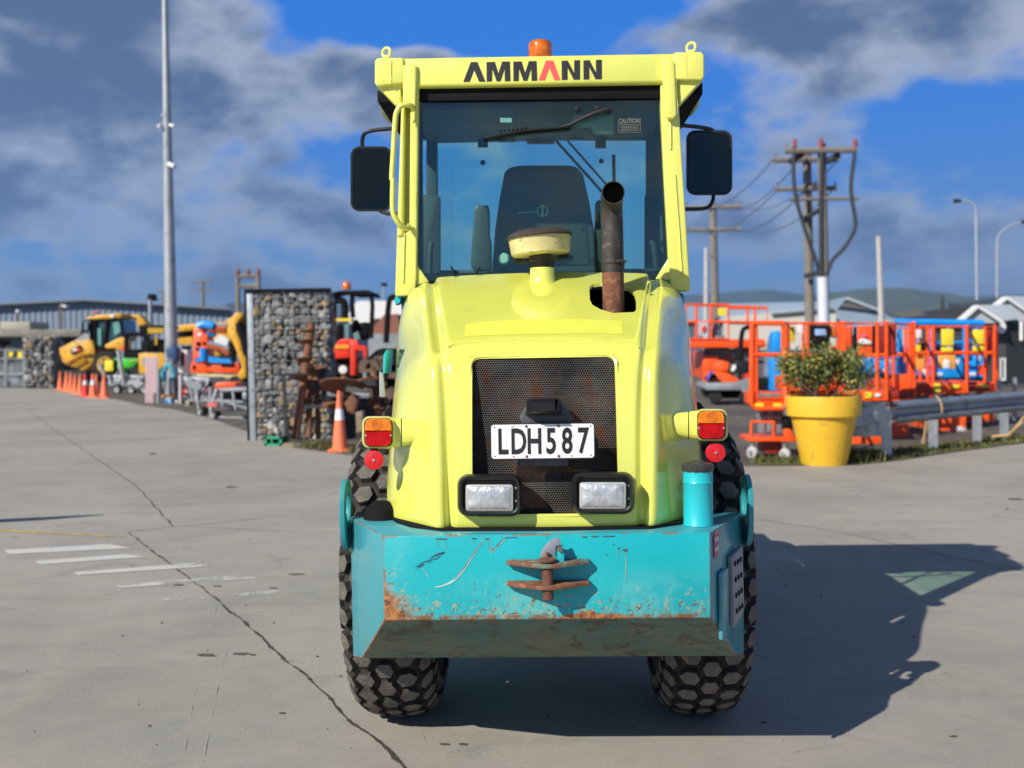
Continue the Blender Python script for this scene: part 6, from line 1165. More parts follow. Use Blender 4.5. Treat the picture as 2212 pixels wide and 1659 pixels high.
mb = MB(Z5); [mb.ptube([(x0, y0, gdepth(*Z5(x0, 1470))+.7), (x1, y1, gdepth(*Z5(x1, 1470))+.9)], .02, 6) for x0, y0, x1, y1 in ((865, 1240, 840, 1470), (890, 1235, 820, 1465), (1660, 1200, 1540, 1350), (1650, 1240, 1530, 1345), (1540, 1345, 1340, 1365))]; solo(mb, 'loose_rope', mat('tan_rope', (.50, .33, .17), .9), 'tan rope and straps trailing on the ground under the guardrail', 'rope')
for lab, x, y, hh in (('galvanised stake behind the guardrail near the right edge, the left one', 1455, 1380, 120), ('galvanised stake behind the guardrail near the right edge, the right one', 1585, 1375, 120)):
    p = P(*Z5(x, 960), 22); solo(MB().box((p.x, 22, .45), (.06, .06, .9)), 'stake', GALV, lab, 'stake')
# ------------------------------------------------------------------ machines on the left
d = 55; t = thing('backhoe_loader', 'yellow backhoe loader with its front bucket raised and a dark glazed cab', 'backhoe loader', base(210, d))
part('loader_arm', CATY, t, lambda mb: (mb.pprism([(690, 940), (860, 852), (1060, 832), (1100, 872), (1112, 960), (1110, 1110), (1000, 1190), (960, 1200), (760, 1120), (725, 1080)], d-1.2, 2.2)), Z1, bevel=.06)
part('bucket_line', mat('dark_yellow', (.50, .24, .01), .6), t, lambda mb: (mb.ptube([(770, 1115, d-1.35), (980, 1000, d-1.35), (1060, 1000, d-1.35)], .08, 6), mb.ptube([(850, 1150, d-1.35), (1000, 1060, d-1.35)], .06, 6)), Z1)
part('side_marking', BLKM, t, lambda mb: mb.pprism([(838, 945), (945, 895), (945, 975), (838, 1010)], d-1.3, .05), Z1); part('red_marking', RED, t, lambda mb: mb.pprism([(900, 945), (942, 930), (942, 968), (905, 975)], d-1.36, .04), Z1); part('white_marking', WHITE, t, lambda mb: mb.pprism([(852, 948), (900, 928), (900, 965), (852, 975)], d-1.36, .04), Z1)
part('engine_hood', CATY, t, lambda mb: mb.pprism([(1100, 960), (1220, 935), (1240, 1000), (1120, 1100), (1100, 1100)], d-.8, 1.8), Z1, bevel=.05)
part('cab_frame', BLKM, t, lambda mb: [mb.ptube([(x0, 600, d-1), (x1, 940, d-1)], .09, 6) for x0, x1 in ((1078, 1068), (1120, 1130), (1265, 1225), (1425, 1470))]+[mb.ptube([(1060, 600, d-1), (1430, 590, d-1)], .1, 6), mb.ptube([(1070, 935, d-1), (1300, 935, d-1)], .1, 6)], Z1)
part('cab_glass', DGLASS, t, lambda mb: mb.pprism([(1078, 600), (1425, 595), (1465, 810), (1300, 940), (1070, 940)], d-.9, 1.8), Z1); part('cab_seat', mat('seat_teal', (.10, .30, .28), .6), t, lambda mb: (mb.pbox(1145, 700, 1190, 900, d-.99, .05), mb.pprism([(1330, 640), (1400, 620), (1420, 740), (1350, 790)], d-.99, .05)), Z1)
part('cab_roof', CATY, t, lambda mb: mb.pprism([(1020, 562), (1110, 562), (1120, 545), (1280, 535), (1410, 522), (1432, 548), (1428, 580), (1110, 598), (1025, 596)], d-1.1, 2.2), Z1, bevel=.06); part('beacon', RED, t, lambda mb: mb.pbox(1090, 505, 1135, 530, d-.3, .4), Z1, bevel=.05)
part('roof_lamp', WHITE, t, lambda mb: mb.pbox(1295, 540, 1345, 575, d-1.2, .1), Z1, bevel=.03)
part('rear_fender', CATY, t, lambda mb: mb.pprism([(1230, 900), (1300, 860), (1400, 812), (1455, 805), (1480, 860), (1485, 960), (1400, 960), (1340, 935), (1260, 940), (1235, 930)], d-1.4, .8), Z1, bevel=.06)
mb = MB(); wheelmb(mb, *Z1(1265, 1130), d-1.2, 30, .6); w = mb.build('wheel', BLKT, t); part('wheel_rim', CATY, w, lambda mb: hub(mb, *Z1(1265, 1130), d-1.2, 30, .62))
part('rear_lamp', RED, t, lambda mb: mb.pprism([(1432, 900), (1475, 890), (1490, 970), (1445, 985)], d-1.6, .1), Z1, bevel=.02); part('mirror', BLKM, t, lambda mb: (mb.pbox(960, 645, 985, 730, d-1.2, .1), mb.ptube([(970, 640, d-1.2), (1030, 600, d-1.1)], .04), mb.pbox(1025, 640, 1055, 735, d-1.2, .1)), Z1, bevel=.02)
part('grey_arm', STEEL, t, lambda mb: mb.pprism([(870, 850), (1020, 740), (1060, 740), (1060, 830), (880, 860)], d-1.0, .4), Z1)
# green loader on its trailer
d = 50; t = thing('mini_loader', 'bright green mini loader with a black canopy frame riding on a trailer', 'loader', base(265, d))
part('body', GREEN, t, lambda mb: mb.pprism([(112, 892), (230, 895), (362, 895), (362, 935), (320, 960), (250, 1040), (215, 1045), (110, 985)], d, 1.4), Z2, bevel=.04); part('stripe', mat('stripe_olive', (.35, .38, .02), .5), t, lambda mb: mb.pprism([(262, 925), (360, 902), (360, 918), (270, 938)], d-.04, .03), Z2)
part('wheel_arch', BLKT, t, lambda mb: (wheelmb(mb, *Z2(322, 1040), d-.1, 15, .4)), Z2); part('canopy_frame', BLKM, t, lambda mb: (mb.ptube([(235, 890, d+.3), (240, 680, d+.3), (260, 655, d+.3), (395, 655, d+.3), (430, 700, d+.3), (430, 820, d+.3)], .11, 8, smooth=3), mb.pbox(240, 800, 350, 890, d+.2, .8)), Z2)
t = thing('yellow_panel', 'yellow square storage case standing left of the green loader', 'case', base(234, 49)); part('case_body', BLKM, t, lambda mb: mb.pbox(0, 905, 110, 1045, 49.1, .5), Z2, bevel=.03); part('case_front', YSIGN, t, lambda mb: mb.pbox(20, 912, 105, 1020, 49, .08), Z2, bevel=.02)
d = 48; t = thing('machine_trailer', 'galvanised twin ramp trailer under the green loader with its ramps upright', 'trailer', base(270, d))
part('deck', GALV, t, lambda mb: (mb.pbox(50, 1062, 430, 1100, d, 2), mb.pbox(60, 1100, 240, 1165, d-.05, .15)), Z2, bevel=.03)
part('ramp', GALV, t, lambda mb: (mb.ptube([(160, 810, d-.2), (215, 1160, d-.2)], .11, 6), mb.ptube([(-30, 940, d-.3), (30, 1080, d-.3)], .09, 6), mb.ptube([(130, 1150, d-.2), (150, 1030, d-.2), (190, 1000, d-.2), (230, 1150, d-.2)], .05, 6)), Z2)
part('mudguard', GALV, t, lambda mb: mb.pprism([(240, 1165), (260, 1110), (360, 1100), (405, 1140), (440, 1105), (430, 1160), (380, 1180), (300, 1200)], d-.3, .5), Z2)
for x in (150, 290, 420): mb = MB(); wheelmb(mb, *Z2(x, 1200), d-.2, 10.5, .25); w = mb.build('wheel', BLKT, t); part('wheel_hub', GALV, w, lambda mb: hub(mb, *Z2(x, 1200), d-.2, 10.5, .27))
part('side_ramp', GALV, t, lambda mb: (mb.pprism([(-90, 1170), (-70, 940), (-30, 930), (30, 1160)], d-.5, .06)), Z2) if False else None
# yellow compact roller with canopy
d = 46; t = thing('tandem_roller', 'yellow ride-on machine with a black canopy and a boom sticking up behind the green loader', 'machine', base(335, d))
part('body', CATY, t, lambda mb: mb.pprism([(358, 840), (640, 838), (640, 1045), (590, 1060), (360, 1045)], d, 1.6), Z2, bevel=.05); part('hood_window', STEEL, t, lambda mb: mb.pbox(400, 880, 440, 960, d-.03, .05), Z2)
part('canopy', BLKM, t, lambda mb: (mb.pprism([(362, 570), (440, 562), (625, 562), (625, 590), (450, 585), (440, 648), (365, 640)], d-.1, 1.8), mb.pbox(440, 640, 470, 840, d, .15), mb.pprism([(380, 720), (560, 700), (640, 760), (640, 838), (380, 830)], d+.3, .8)), Z2, bevel=.04)
part('canopy_side', mat('canopy_yellow', (.50, .30, .01), .5), t, lambda mb: (mb.pprism([(450, 588), (620, 590), (600, 640), (455, 645)], d-.15, .05), mb.pbox(510, 680, 545, 760, d+.2, .1)), Z2); part('boom', CATY, t, lambda mb: mb.pprism([(280, 462), (300, 455), (365, 458), (405, 500), (450, 552), (390, 562), (345, 570), (345, 490), (300, 480)], d+1, .5), Z2, bevel=.03)
part('wheel', BLKT, t, lambda mb: wheelmb(mb, *Z2(500, 1110), d+.3, 18, .5)); part('front_panel', BLKM, t, lambda mb: mb.pprism([(640, 770), (740, 790), (740, 960), (690, 960), (630, 880)], d-.6, .6), Z2, bevel=.04)
# large yellow truck bed in the back
d = 62; t = thing('dump_trailer', 'long yellow tipper body stretched out behind the steel pole', 'tipper', base(430, d))
part('tray', CATY, t, lambda mb: mb.pprism([(745, 562), (1235, 525), (1260, 560), (1150, 590), (905, 610), (750, 628)], d, 2.2), Z2, bevel=.05); part('tray_side', mat('shaded_yellow', (.62, .32, .012), .55), t, lambda mb: mb.pprism([(750, 690), (900, 675), (900, 750), (860, 760), (750, 750)], d+.1, 2), Z2); part('rib', BLKM, t, lambda mb: mb.pprism([(750, 628), (1060, 612), (1060, 690), (750, 690)], d+.5, 1.8), Z2)
part('cab', CATY, t, lambda mb: mb.pprism([(1080, 640), (1230, 600), (1300, 680), (1280, 850), (1100, 880), (1060, 760)], d+.2, 2), Z2, bevel=.1); part('side_window', WHITE, t, lambda mb: mb.pprism([(1080, 730), (1180, 660), (1260, 700), (1240, 770), (1100, 800)], d-.1, .2), Z2); part('wheel', BLKT, t, lambda mb: [wheelmb(mb, *Z2(x, 890), d, 17, .6) for x in (930, 1250)])
# folded orange boom lift
d = 38; t = thing('boom_lift', 'orange and blue boom lift folded up on a cream base behind the trailers', 'boom lift', base(470, d))
part('tower', ORG_, t, lambda mb: mb.pprism([(905, 592), (1045, 585), (1055, 1000), (1050, 1045), (870, 1035), (880, 950), (900, 930)], d, .8), Z2, bevel=.04)
part('tower_holes', BLKM, t, lambda mb: (mb.rbox(932, 725, 978, 768, d-.03, .05, 12), mb.rbox(1000, 725, 1028, 760, d-.03, .05, 10), mb.rbox(925, 785, 972, 812, d-.03, .05, 8), mb.rbox(922, 885, 972, 935, d-.03, .05, 6), mb.pbox(900, 960, 925, 1000, d-.03, .05)), Z2); part('blue_ram', BLUE, t, lambda mb: (mb.ptube([(1005, 790, d-.1), (1005, 920, d-.1)], .14, 8), mb.pbox(930, 895, 968, 930, d-.06, .05)), Z2)
part('tower_label', WHITE, t, lambda mb: mb.pbox(948, 640, 985, 668, d-.03, .03), Z2)
part('boom', BLUE, t, lambda mb: (mb.ptube([(955, 575, d-.1), (1000, 555, d-.1), (1060, 562, d-.1), (1110, 575, d-.1)], .15, 8, smooth=3), mb.ptube([(1050, 630, d+.1), (1130, 640, d+.1)], .15, 8), mb.pprism([(1050, 870), (1150, 895), (1285, 900), (1285, 940), (1060, 935)], d-.1, .4)), Z2); part('upper_link', mat('dull_red', (.45, .08, .02), .6), t, lambda mb: (mb.ptube([(1060, 600, d), (1240, 605, d)], .16, 6), mb.ptube([(1050, 770, d), (1180, 790, d), (1260, 850, d)], .12, 6)), Z2); part('silver_link', STEEL, t, lambda mb: (mb.ptube([(1110, 565, d), (1240, 568, d)], .10, 6), mb.ptube([(1060, 740, d), (1260, 800, d)], .1, 6)), Z2)
part('deck', ORG_, t, lambda mb: mb.pprism([(1050, 940), (1360, 935), (1370, 1045), (1050, 1030)], d, 1.4), Z2, bevel=.05); part('deck_marking', BLKM, t, lambda mb: mb.pbox(1185, 955, 1320, 978, d-.03, .03), Z2); part('base', mat('cream_base', (.60, .52, .26), .6, var=.2), t, lambda mb: (mb.pprism([(888, 1045), (1350, 1060), (1360, 1100), (1020, 1095), (1010, 1100), (890, 1110)], d-.1, 1.6),), Z2, bevel=.03)
part('wheel', BLKT, t, lambda mb: [wheelmb(mb, *Z2(x, 1125), d, 13, .4) for x in (1035, 1330)])
# yellow excavator arm
d = 31; t = thing('excavator', 'yellow excavator with its arm bent into an upside-down V beside the gabion wall', 'excavator', base(520, d))
part('boom', CATY, t, lambda mb: mb.pprism([(1240, 500), (1290, 480), (1330, 430), (1395, 440), (1390, 480), (1345, 530), (1335, 620), (1400, 780), (1445, 960), (1440, 1080), (1380, 1110), (1340, 1060), (1390, 980), (1340, 830), (1280, 700), (1240, 640)], d, .5), Z2, bevel=.04); part('stick', mat('worn_yellow', (.60, .36, .03), .6, var=.3), t, lambda mb: mb.pprism([(1395, 440), (1440, 520), (1490, 600), (1490, 960), (1460, 960), (1430, 700), (1380, 520)], d+.5, .5), Z2, bevel=.04)
part('hydraulic_ram', BLKM, t, lambda mb: (mb.ptube([(1365, 540, d-.1), (1410, 700, d-.1), (1445, 860, d-.1)], .13, 8), mb.ptube([(1290, 740, d+.2), (1310, 920, d+.2)], .1, 8)), Z2); part('undercarriage', BLKT, t, lambda mb: mb.pprism([(1340, 1080), (1600, 1060), (1620, 1190), (1340, 1180)], d+.1, 1.8), Z2, bevel=.08); part('body', CATY, t, lambda mb: mb.pprism([(1480, 700), (1700, 700), (1700, 1060), (1480, 1060)], d+.8, 1.8), Z2, bevel=.1)
# small plant and clutter in front of the pole
PK = mat('pink_white_board', (.62, .50, .52), .7, var=.1); STR = mat('red_stripe', (.50, .18, .20), .7)
d = 37
for i, (x, y0, y1, lean, lab) in enumerate(((450, 880, 1360, 4, 'striped pink and white barrier board, leftmost of the leaning boards'), (490, 872, 1360, 0, 'striped barrier board second from the left'), (530, 875, 1240, 0, 'striped barrier board third from the left beside the hose'))):
    t = thing('barrier_board', lab, 'barrier board', base(Z2(x, 0)[0], d-i*.1), 'leaning barrier boards'); part('board', PK, t, lambda mb: mb.pprism([(x-18, y0), (x+18, y0), (x+18-lean, y1), (x-18-lean, y1)], d-i*.1, .06), Z2); part('stripe', STR, t, lambda mb: mb.pprism([(x-4, y0+4), (x+3, y0+4), (x+3-lean, y1-4), (x-4-lean, y1-4)], d-i*.1-.012, .01), Z2)
t = thing('hose_stand', 'silver stand draped with a coil of light blue hose', 'hose', base(364, d)); HOSE = mat('cyan_hose', (.08, .42, .55), .5, var=.2)
mb = MB()
for k in range(9):
    pts = []; cx, cy = 660+random.uniform(-12, 12), 1040+random.uniform(-10, 10); rx, ry = random.uniform(40, 72), random.uniform(60, 95)
    for i in range(17): a = 2*math.pi*i/16; q_ = P(*Z2(cx+rx*math.cos(a), cy+ry*math.sin(a)), d-.1+.12*math.sin(a*2+k)); pts.append(q_)
    mb.tube(pts, .028, 6)
mb.build('hose_coil', HOSE, t); part('stand_leg', STEEL, t, lambda mb: (mb.ptube([(600, 1370, d), (640, 920, d), (660, 900, d), (690, 900, d), (740, 1370, d)], .05, 6), mb.ptube([(560, 1340, d-.2), (590, 990, d)], .04, 6), mb.ptube([(665, 1080, d-.2), (665, 1250, d-.2)], .10, 6)), Z2); part('tray', ORSIGN, t, lambda mb: mb.pbox(590, 1258, 710, 1282, d-.2, .4), Z2)
solo(MB(Z2).pbox(620, 1300, 650, 1368, d-.3, .3), 'jerry_can', BLUE, 'small bright blue can at the foot of the hose stand', 'can', bevel=.02)
solo(MB(Z2).pbox(655, 1295, 690, 1368, d-.3, .3), 'jerry_can', mat('ice_blue', (.42, .58, .68), .5), 'pale grey-blue can right of the bright blue can', 'can', bevel=.02)
t = thing('generator', 'white upright light tower unit with black print behind the hose stand', 'generator', base(396, 39)); part('case', WHITE, t, lambda mb: mb.pprism([(752, 805), (845, 812), (850, 1035), (755, 1035)], 39, .7), Z2, bevel=.04); part('vent', BLKM, t, lambda mb: (mb.pbox(785, 840, 812, 970, 38.97, .05), mb.pbox(795, 768, 845, 805, 39.1, .5)), Z2); part('drape', DBLUE, t, lambda mb: mb.pprism([(625, 800), (680, 750), (740, 790), (745, 900), (700, 960), (640, 900)], 38.6, .3), Z2, bevel=.05)
def plate_compactor(lab, x, y, s_, d, m, m2):
    t = thing('plate_compactor', lab, 'plate compactor', base(Z2(x, 0)[0], d), 'small machines on the ground'); part('plate', STEEL, t, lambda mb: mb.pprism([(x-40*s_, y-22*s_), (x+45*s_, y-22*s_), (x+36*s_, y), (x-32*s_, y)], d, .5), Z2, bevel=.01)
    part('engine', m, t, lambda mb: (mb.pbox(x-25*s_, y-75*s_, x+22*s_, y-24*s_, d, .35), mb.pbox(x-12*s_, y-92*s_, x+30*s_, y-70*s_, d+.02, .28)), Z2, bevel=.02); part('exhaust', m2, t, lambda mb: mb.ptube([(x+20*s_, y-60*s_, d), (x+38*s_, y-62*s_, d)], .06, 8), Z2)
    part('handle', BLKM, t, lambda mb: mb.ptube([(x-30*s_, y-30*s_, d), (x-62*s_, y-150*s_, d), (x-30*s_, y-170*s_, d), (x-18*s_, y-90*s_, d)], .022, 6, smooth=3), Z2)
plate_compactor('red engined plate compactor beside the hose stand', 815, 1290, 1.0, 36, RED, STEEL); plate_compactor('tan and black plate compactor in the jumble right of the hose stand', 850, 1385, .9, 34, mat('tan_engine', (.42, .34, .22), .6), BLKM)
plate_compactor('blue-grey plate compactor behind the jockey wheels', 900, 1250, 1.1, 36, mat('slate_engine', (.22, .30, .38), .6), STEEL); plate_compactor('black plate compactor at the left end of the trailers', 760, 1250, .9, 37, BLKM, RED); plate_compactor('small compactor with white engine in front of the boom lift base', 960, 1240, 1.1, 35, mat('offwhite_engine', (.5, .5, .45), .6), BLKM)
plate_compactor('silver engined compactor under the cream base', 1010, 1290, 1.2, 33, STEEL, RED); plate_compactor('dark blue compactor low beside the blue cans', 720, 1375, .8, 36.5, DBLUE, WHITE)
def post_(lab, x, y0, y1, d, m): solo(MB(Z2).ptube([(x, y0, d), (x, y1, d)], .07, 6), 'marker_post', m, lab, 'post')
post_('pink and white marker post right of the cans', 780, 1060, 1370, 36, PK); post_('pale steel marker post left of the jockey wheel', 560, 1000, 1350, 36.6, STEEL)
def trailer(lab, d, poly, wheels, extra):
    t = thing('box_trailer', lab, 'trailer', base(Z2(sum(p[0] for p in poly)/len(poly), 0)[0], d), 'galvanised trailers'); part('tray', GALV, t, lambda mb: mb.pprism(poly, d, 1.5), Z2, bevel=.02)
    for x, y, r in wheels: mb = MB(); wheelmb(mb, *Z2(x, y), d-.1, r, .18, (.5, 1, 0)); w = mb.build('wheel', BLKT, t); part('wheel_hub', GALV, w, lambda mb: hub(mb, *Z2(x, y), d-.1, r, .19, (.5, 1, 0)))
    part('frame', GALV, t, lambda mb: [mb.ptube([(a[0], a[1], d-.15), (b_[0], b_[1], d-.15)], .04, 6) for a, b_ in extra], Z2)
    return t
d = 26.5; t = trailer('galvanised trailer with a jockey wheel in front of the gabion wall', d, [(1140, 1195), (1600, 1185), (1600, 1215), (1190, 1228)], ((1130, 1458, 10.5), (1000, 1420, 10.5), (1425, 1510, 11)), (((1140, 1200), (1075, 1400)), ((1075, 1180), (1085, 1460)), ((1150, 1300), (1450, 1400)), ((1190, 1230), (1200, 1380)), ((1300, 1225), (1330, 1400)), ((1060, 1480), (1420, 1490)), ((960, 1400), (940, 1200)), ((1000, 1310), (1400, 1330))))
part('red_tag', mat('tag_red', (.65, .12, .12), .6), t, lambda mb: mb.pbox(1045, 1335, 1140, 1375, d-.3, .05), Z2); part('motor', STEEL, t, lambda mb: (mb.pprism([(1220, 1320), (1280, 1290), (1330, 1340), (1300, 1400), (1230, 1380)], d, .6), mb.pbox(1390, 1230, 1450, 1310, d, .5), mb.pprism([(1310, 1340), (1450, 1350), (1460, 1420), (1330, 1420)], d-.1, .5)), Z2, bevel=.05); part('dark_box', BLKM, t, lambda mb: mb.pbox(1200, 1235, 1420, 1320, d+.5, .6), Z2)
d = 30; t = trailer('second galvanised trailer with a winch frame behind the jockey wheel trailer', d, [(800, 1080), (1060, 1085), (1080, 1130), (820, 1130)], ((960, 1270, 9),), (((850, 1080), (900, 1300)), ((1060, 1100), (990, 1300)), ((830, 1050), (980, 1300)), ((900, 1200), (1080, 1240)), ((1020, 1320), (860, 1310)), ((940, 1150), (1060, 1330))))
part('winch', STEEL, t, lambda mb: (wheelmb(mb, *Z2(950, 1165), d-.3, 11, .15), mb.pprism([(820, 1130), (900, 1100), (930, 1170), (860, 1190)], d-.3, .2)), Z2)
solo(MB(Z2).pprism([(1115, 1175), (1135, 1135), (1250, 1130), (1330, 1135), (1335, 1175), (1250, 1190), (1120, 1195)], 29, .8), 'orange_tarp', ORG_, 'crumpled orange cover lying on the trailer below the boom lift', 'cover', bevel=.06)

# ------------------------------------------------------------------ red mini excavator and clutter by the gabion
d = 25; t = thing('mini_excavator', 'red mini excavator with a black four-post canopy and amber beacon right of the gabion wall', 'excavator', base(755, d))
part('canopy', BLKM, t, lambda mb: (mb.pprism([(800, 215), (960, 188), (1180, 182), (1215, 195), (1235, 235), (1150, 222), (1060, 228), (940, 205), (820, 225)], d-.2, 1.2)), Z3, bevel=.03)
part('canopy_post', BLKM, t, lambda mb: (mb.ptube([(1215, 215, d-.1), (1228, 320, d-.1), (1215, 600, d-.1)], .055, 8), mb.ptube([(1055, 215, d-.1), (1050, 300, d-.1), (1060, 420, d)], .06, 8), mb.ptube([(900, 600, d+.8), (905, 260, d+.8), (930, 215, d+.8)], .045, 8), mb.ptube([(880, 270, d), (960, 275, d), (985, 310, d), (990, 440, d)], .09, 8, smooth=3)), Z3)
part('beacon', mat('amber_dome', (.85, .24, .01), .15), t, lambda mb: mb.lathe([(.001, 0), (.11, 0), (.11, .12), (.06, .19), (.001, .2)], P(*Z3(1005, 178), d), (0, 0, 1), 14))
part('body', RED, t, lambda mb: (mb.pprism([(860, 655), (1035, 640), (1035, 772), (960, 775), (900, 780), (862, 770)], d, 1.3), mb.pbox(915, 605, 1060, 650, d+.4, .6)), Z3, bevel=.04); part('body_stripe', mat('orange_stripe', (.85, .30, .02), .5), t, lambda mb: mb.pbox(870, 655, 1025, 690, d-.03, .03), Z3)
part('boom_bracket', RED, t, lambda mb: (mb.pprism([(1035, 615), (1100, 615), (1105, 660), (1170, 665), (1180, 700), (1178, 890), (1150, 890), (1145, 710), (1085, 705), (1080, 920), (1035, 920)], d-.5, .25)), Z3, bevel=.02)
part('seat', BLKM, t, lambda mb: (mb.pprism([(1110, 465), (1180, 458), (1190, 500), (1185, 600), (1130, 620), (1105, 560)], d+.1, .5), mb.pprism([(1040, 470), (1080, 430), (1110, 480), (1120, 600), (1050, 610)], d+.3, .3), mb.pbox(870, 480, 960, 640, d+.4, .3)), Z3, bevel=.04)
part('panel', mat('teal_grey', (.14, .24, .24), .5), t, lambda mb: (mb.pprism([(985, 480), (1025, 470), (1020, 600), (990, 610)], d-.1, .1), mb.pprism([(1060, 560), (1100, 540), (1120, 600), (1070, 620)], d-.1, .15)), Z3)
part('yellow_plate', YSIGN, t, lambda mb: mb.pbox(918, 428, 1045, 452, d-.15, .3), Z3); part('red_lamp', RED, t, lambda mb: mb.pbox(868, 425, 905, 450, d-.15, .2), Z3, bevel=.02)
part('slew_frame', BLKM, t, lambda mb: (mb.pprism([(860, 775), (1180, 770), (1260, 700), (1330, 680), (1340, 900), (1250, 1000), (880, 1000)], d+.2, 1.0)), Z3, bevel=.05); part('track', BLKT, t, lambda mb: (mb.pprism([(850, 1130), (880, 1090), (1340, 1090), (1360, 1140), (1340, 1280), (870, 1280)], d-.1, 1.4)), Z3, bevel=.1)
part('lamp', WHITE, t, lambda mb: mb.lathe([(.001, 0), (.10, .01), (.10, .08), (.001, .1)], P(*Z3(970, 870), d-.15), (0, 1, 0), 14)); part('ram', STEEL, t, lambda mb: (mb.ptube([(1165, 890, d-.6), (1170, 1040, d-.6)], .05, 8), mb.ptube([(745, 770, d-.3), (748, 850, d-.3)], .08, 8)), Z3)
d = 23; t = thing('black_frame', 'black curved roll frame of a machine cut off by the roller', 'machine', base(845, d)); part('roll_bar', BLKM, t, lambda mb: mb.ptube([(1345, 640, d), (1360, 400, d), (1375, 270, d), (1410, 245, d), (1500, 240, d)], .065, 8, smooth=4), Z3); part('body', BLKM, t, lambda mb: (mb.pprism([(1240, 760), (1320, 690), (1600, 680), (1600, 1250), (1250, 1250), (1230, 1000)], d+.1, 1.2)), Z3, bevel=.08)
part('engine_clutter', mat('brown_clutter', (.13, .085, .06), .8, var=.5, scale=3), t, lambda mb: [mb.box(P(*Z3(random.uniform(1150, 1380), random.uniform(760, 1280)), d-.2+random.uniform(-.1, .1)), (random.uniform(.1, .35), .15, random.uniform(.06, .25)), Matrix.Rotation(random.uniform(-.8, .8), 3, 'Y')) for _ in range(26)])
# augers
def auger(lab, x0, y0, x1, y1, d, r, fl, dd=.4):
    a = P(*Z3(x0, y0), d); b_ = P(*Z3(x1, y1), d+dd); a.z = max(a.z, .02); t = thing('auger', lab, 'auger', (a.x, a.y, 0), 'rusty auger bits'); MB().tube([a, b_], r, 14).build('auger_shaft', RUST, t)
    ax = (b_-a).normalized(); u = ax.orthogonal().normalized(); w = ax.cross(u)
    for s0, s1, rad in fl:
        mb = MB(); n = 28; L1, L2, L3, L4 = [], [], [], []
        for i in range(n+1):
            th = 2*math.pi*i/n*1.0; p = a.lerp(b_, s0+(s1-s0)*i/n); e = u*math.cos(th)+w*math.sin(th); L1.append(p+e*r*.9); L2.append(p+e*rad); L3.append(p+e*rad+ax*.02); L4.append(p+e*r*.9+ax*.02)
        mb.loft([[L1[i], L2[i], L3[i], L4[i]] for i in range(n+1)]); mb.build('auger_flight', RUST, t)
auger('tallest rusty auger with four flights leaning on the gabion wall', 560, 1490, 702, 470, 18.6, .075, [(.50, .56, .27), (.64, .72, .20), (.80, .87, .19), (.90, .95, .14)])
auger('thin rusty auger right of the tallest one', 680, 1460, 678, 950, 18.7, .06, [(.55, .66, .15), (.84, .95, .17)])
auger('short rusty auger with a wide disc just left of the tall cone', 900, 1500, 985, 930, 17.9, .055, [(.50, .56, .22), (.78, .90, .42)])
auger('rusty auger lying deeper behind the tall cone', 760, 1500, 740, 830, 18.9, .05, [(.60, .66, .18), (.88, .95, .2)])
auger('rusty auger close to the roller wheel', 1300, 1500, 1240, 900, 19.2, .07, [(.5, .58, .22), (.8, .88, .24)])
t = thing('auger_rack', 'black steel rack holding the rusty augers', 'rack', base(615, 18.5)); RK = mat('rack_black', (.025, .025, .028), .7, var=.3)
d = 18.45; part('rack_post', RK, t, lambda mb: mb.tube([(P(*Z3(458, 0), d).x, d, 0), P(*Z3(458, 910), d)], .045, 4), Z3); part('rack_foot', RK, t, lambda mb: (mb.ptube([(440, 1485, d-.1), (900, 1500, d-.2)], .05, 4), mb.ptube([(460, 915, d), (640, 910, d+.1)], .03, 4), mb.ptube([(640, 1190, d+.1), (1200, 1180, d+.1)], .04, 4)), Z3)
part('rack_rail', GALV, t, lambda mb: mb.ptube([(840, 1080, d+.4), (1200, 1100, d+.4)], .05, 6), Z3); part('rack_shelf', RK, t, lambda mb: (mb.pprism([(700, 1000), (1250, 960), (1260, 1010), (720, 1040)], d+.5, .8), mb.pprism([(860, 1110), (1260, 1120), (1300, 1480), (850, 1480)], d+1.1, .5)), Z3)
def scrap(lab, pts, d, m, th=.25, bev=.01): solo(MB(Z3).pprism(pts, d, th), 'scrap_timber', m, lab, 'timber', 'odd pieces by the augers', bevel=bev)
scrap('brown timber block standing right of the tall cone', [(1080, 1240), (1140, 1230), (1150, 1400), (1090, 1420)], 17.6, WOOD); scrap('broken brown casting hanging over the tall cone', [(985, 1160), (1050, 1080), (1100, 1140), (1060, 1260), (1010, 1230)], 17.8, RUST)
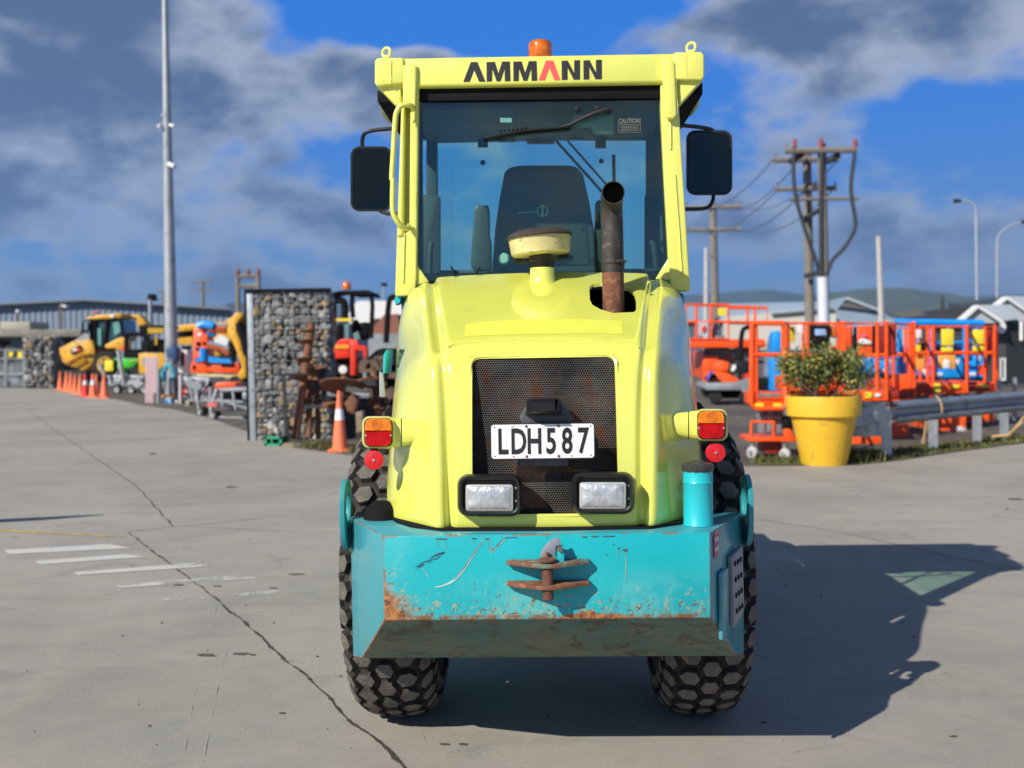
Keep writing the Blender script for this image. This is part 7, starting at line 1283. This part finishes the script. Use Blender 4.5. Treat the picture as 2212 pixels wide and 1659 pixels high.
scrap('flat pale timber lying at the foot of the rack', [(450, 1510), (600, 1530), (600, 1570), (450, 1560)], 17.9, WOOD, .5); scrap('rusty plate lying on the rack shelf', [(960, 985), (1200, 930), (1200, 950), (1000, 1005)], 18.0, RUST, .5); scrap('rusty bar sticking out above the shelf left of the excavator', [(730, 850), (830, 835), (835, 850), (735, 872)], 18.4, RUST, .1)
scrap('dark gearbox lump between the thin auger and the cone', [(780, 1160), (930, 1150), (940, 1200), (800, 1210)], 18.2, RUST, .4, .03)
t = thing('crate', 'small green plastic crate at the foot of the gabion wall', 'crate', (Gd(*Z3(365, 1532)).x, Gd(*Z3(365, 1532)).y, 0)); d = Gd(*Z3(365, 1532)).y; GC = mat('crate_green', (.03, .34, .17), .5, var=.15)
part('crate_shell', GC, t, lambda mb: (mb.pbox(292, 1448, 440, 1470, d, .02), mb.pbox(292, 1510, 440, 1532, d, .02), mb.pbox(292, 1448, 312, 1532, d, .02), mb.pbox(420, 1448, 440, 1532, d, .02), mb.pbox(350, 1470, 362, 1510, d, .02), mb.pbox(292, 1448, 440, 1532, d+.33, .02), mb.pbox(292, 1522, 440, 1532, d+.02, .31), mb.pbox(292, 1448, 298, 1532, d+.02, .31), mb.pbox(434, 1448, 440, 1532, d+.02, .31)), Z3)
part('crate_filling', BLKM, t, lambda mb: (mb.pbox(300, 1475, 432, 1522, d+.05, .25), ), Z3)
# ------------------------------------------------------------------ the air between here and the hills
HZ = bpy.data.materials.new('air'); HZ.use_nodes = True; nt = HZ.node_tree; nt.nodes.clear(); vo = nt.nodes.new('ShaderNodeVolumePrincipled'); oo = nt.nodes.new('ShaderNodeOutputMaterial')
vo.inputs['Color'].default_value = (.42, .68, 1, 1); vo.inputs['Density'].default_value = .00014; vo.inputs['Anisotropy'].default_value = .2; nt.links.new(vo.outputs[0], oo.inputs['Volume'])
mb = MB(); mb.box((0, 0, 174), (18020, 18020, 350)); hz = mb.build('haze', HZ, smooth=False); tag(hz, 'thin bluish air between the yard and the distant hills', 'haze', kind='stuff')
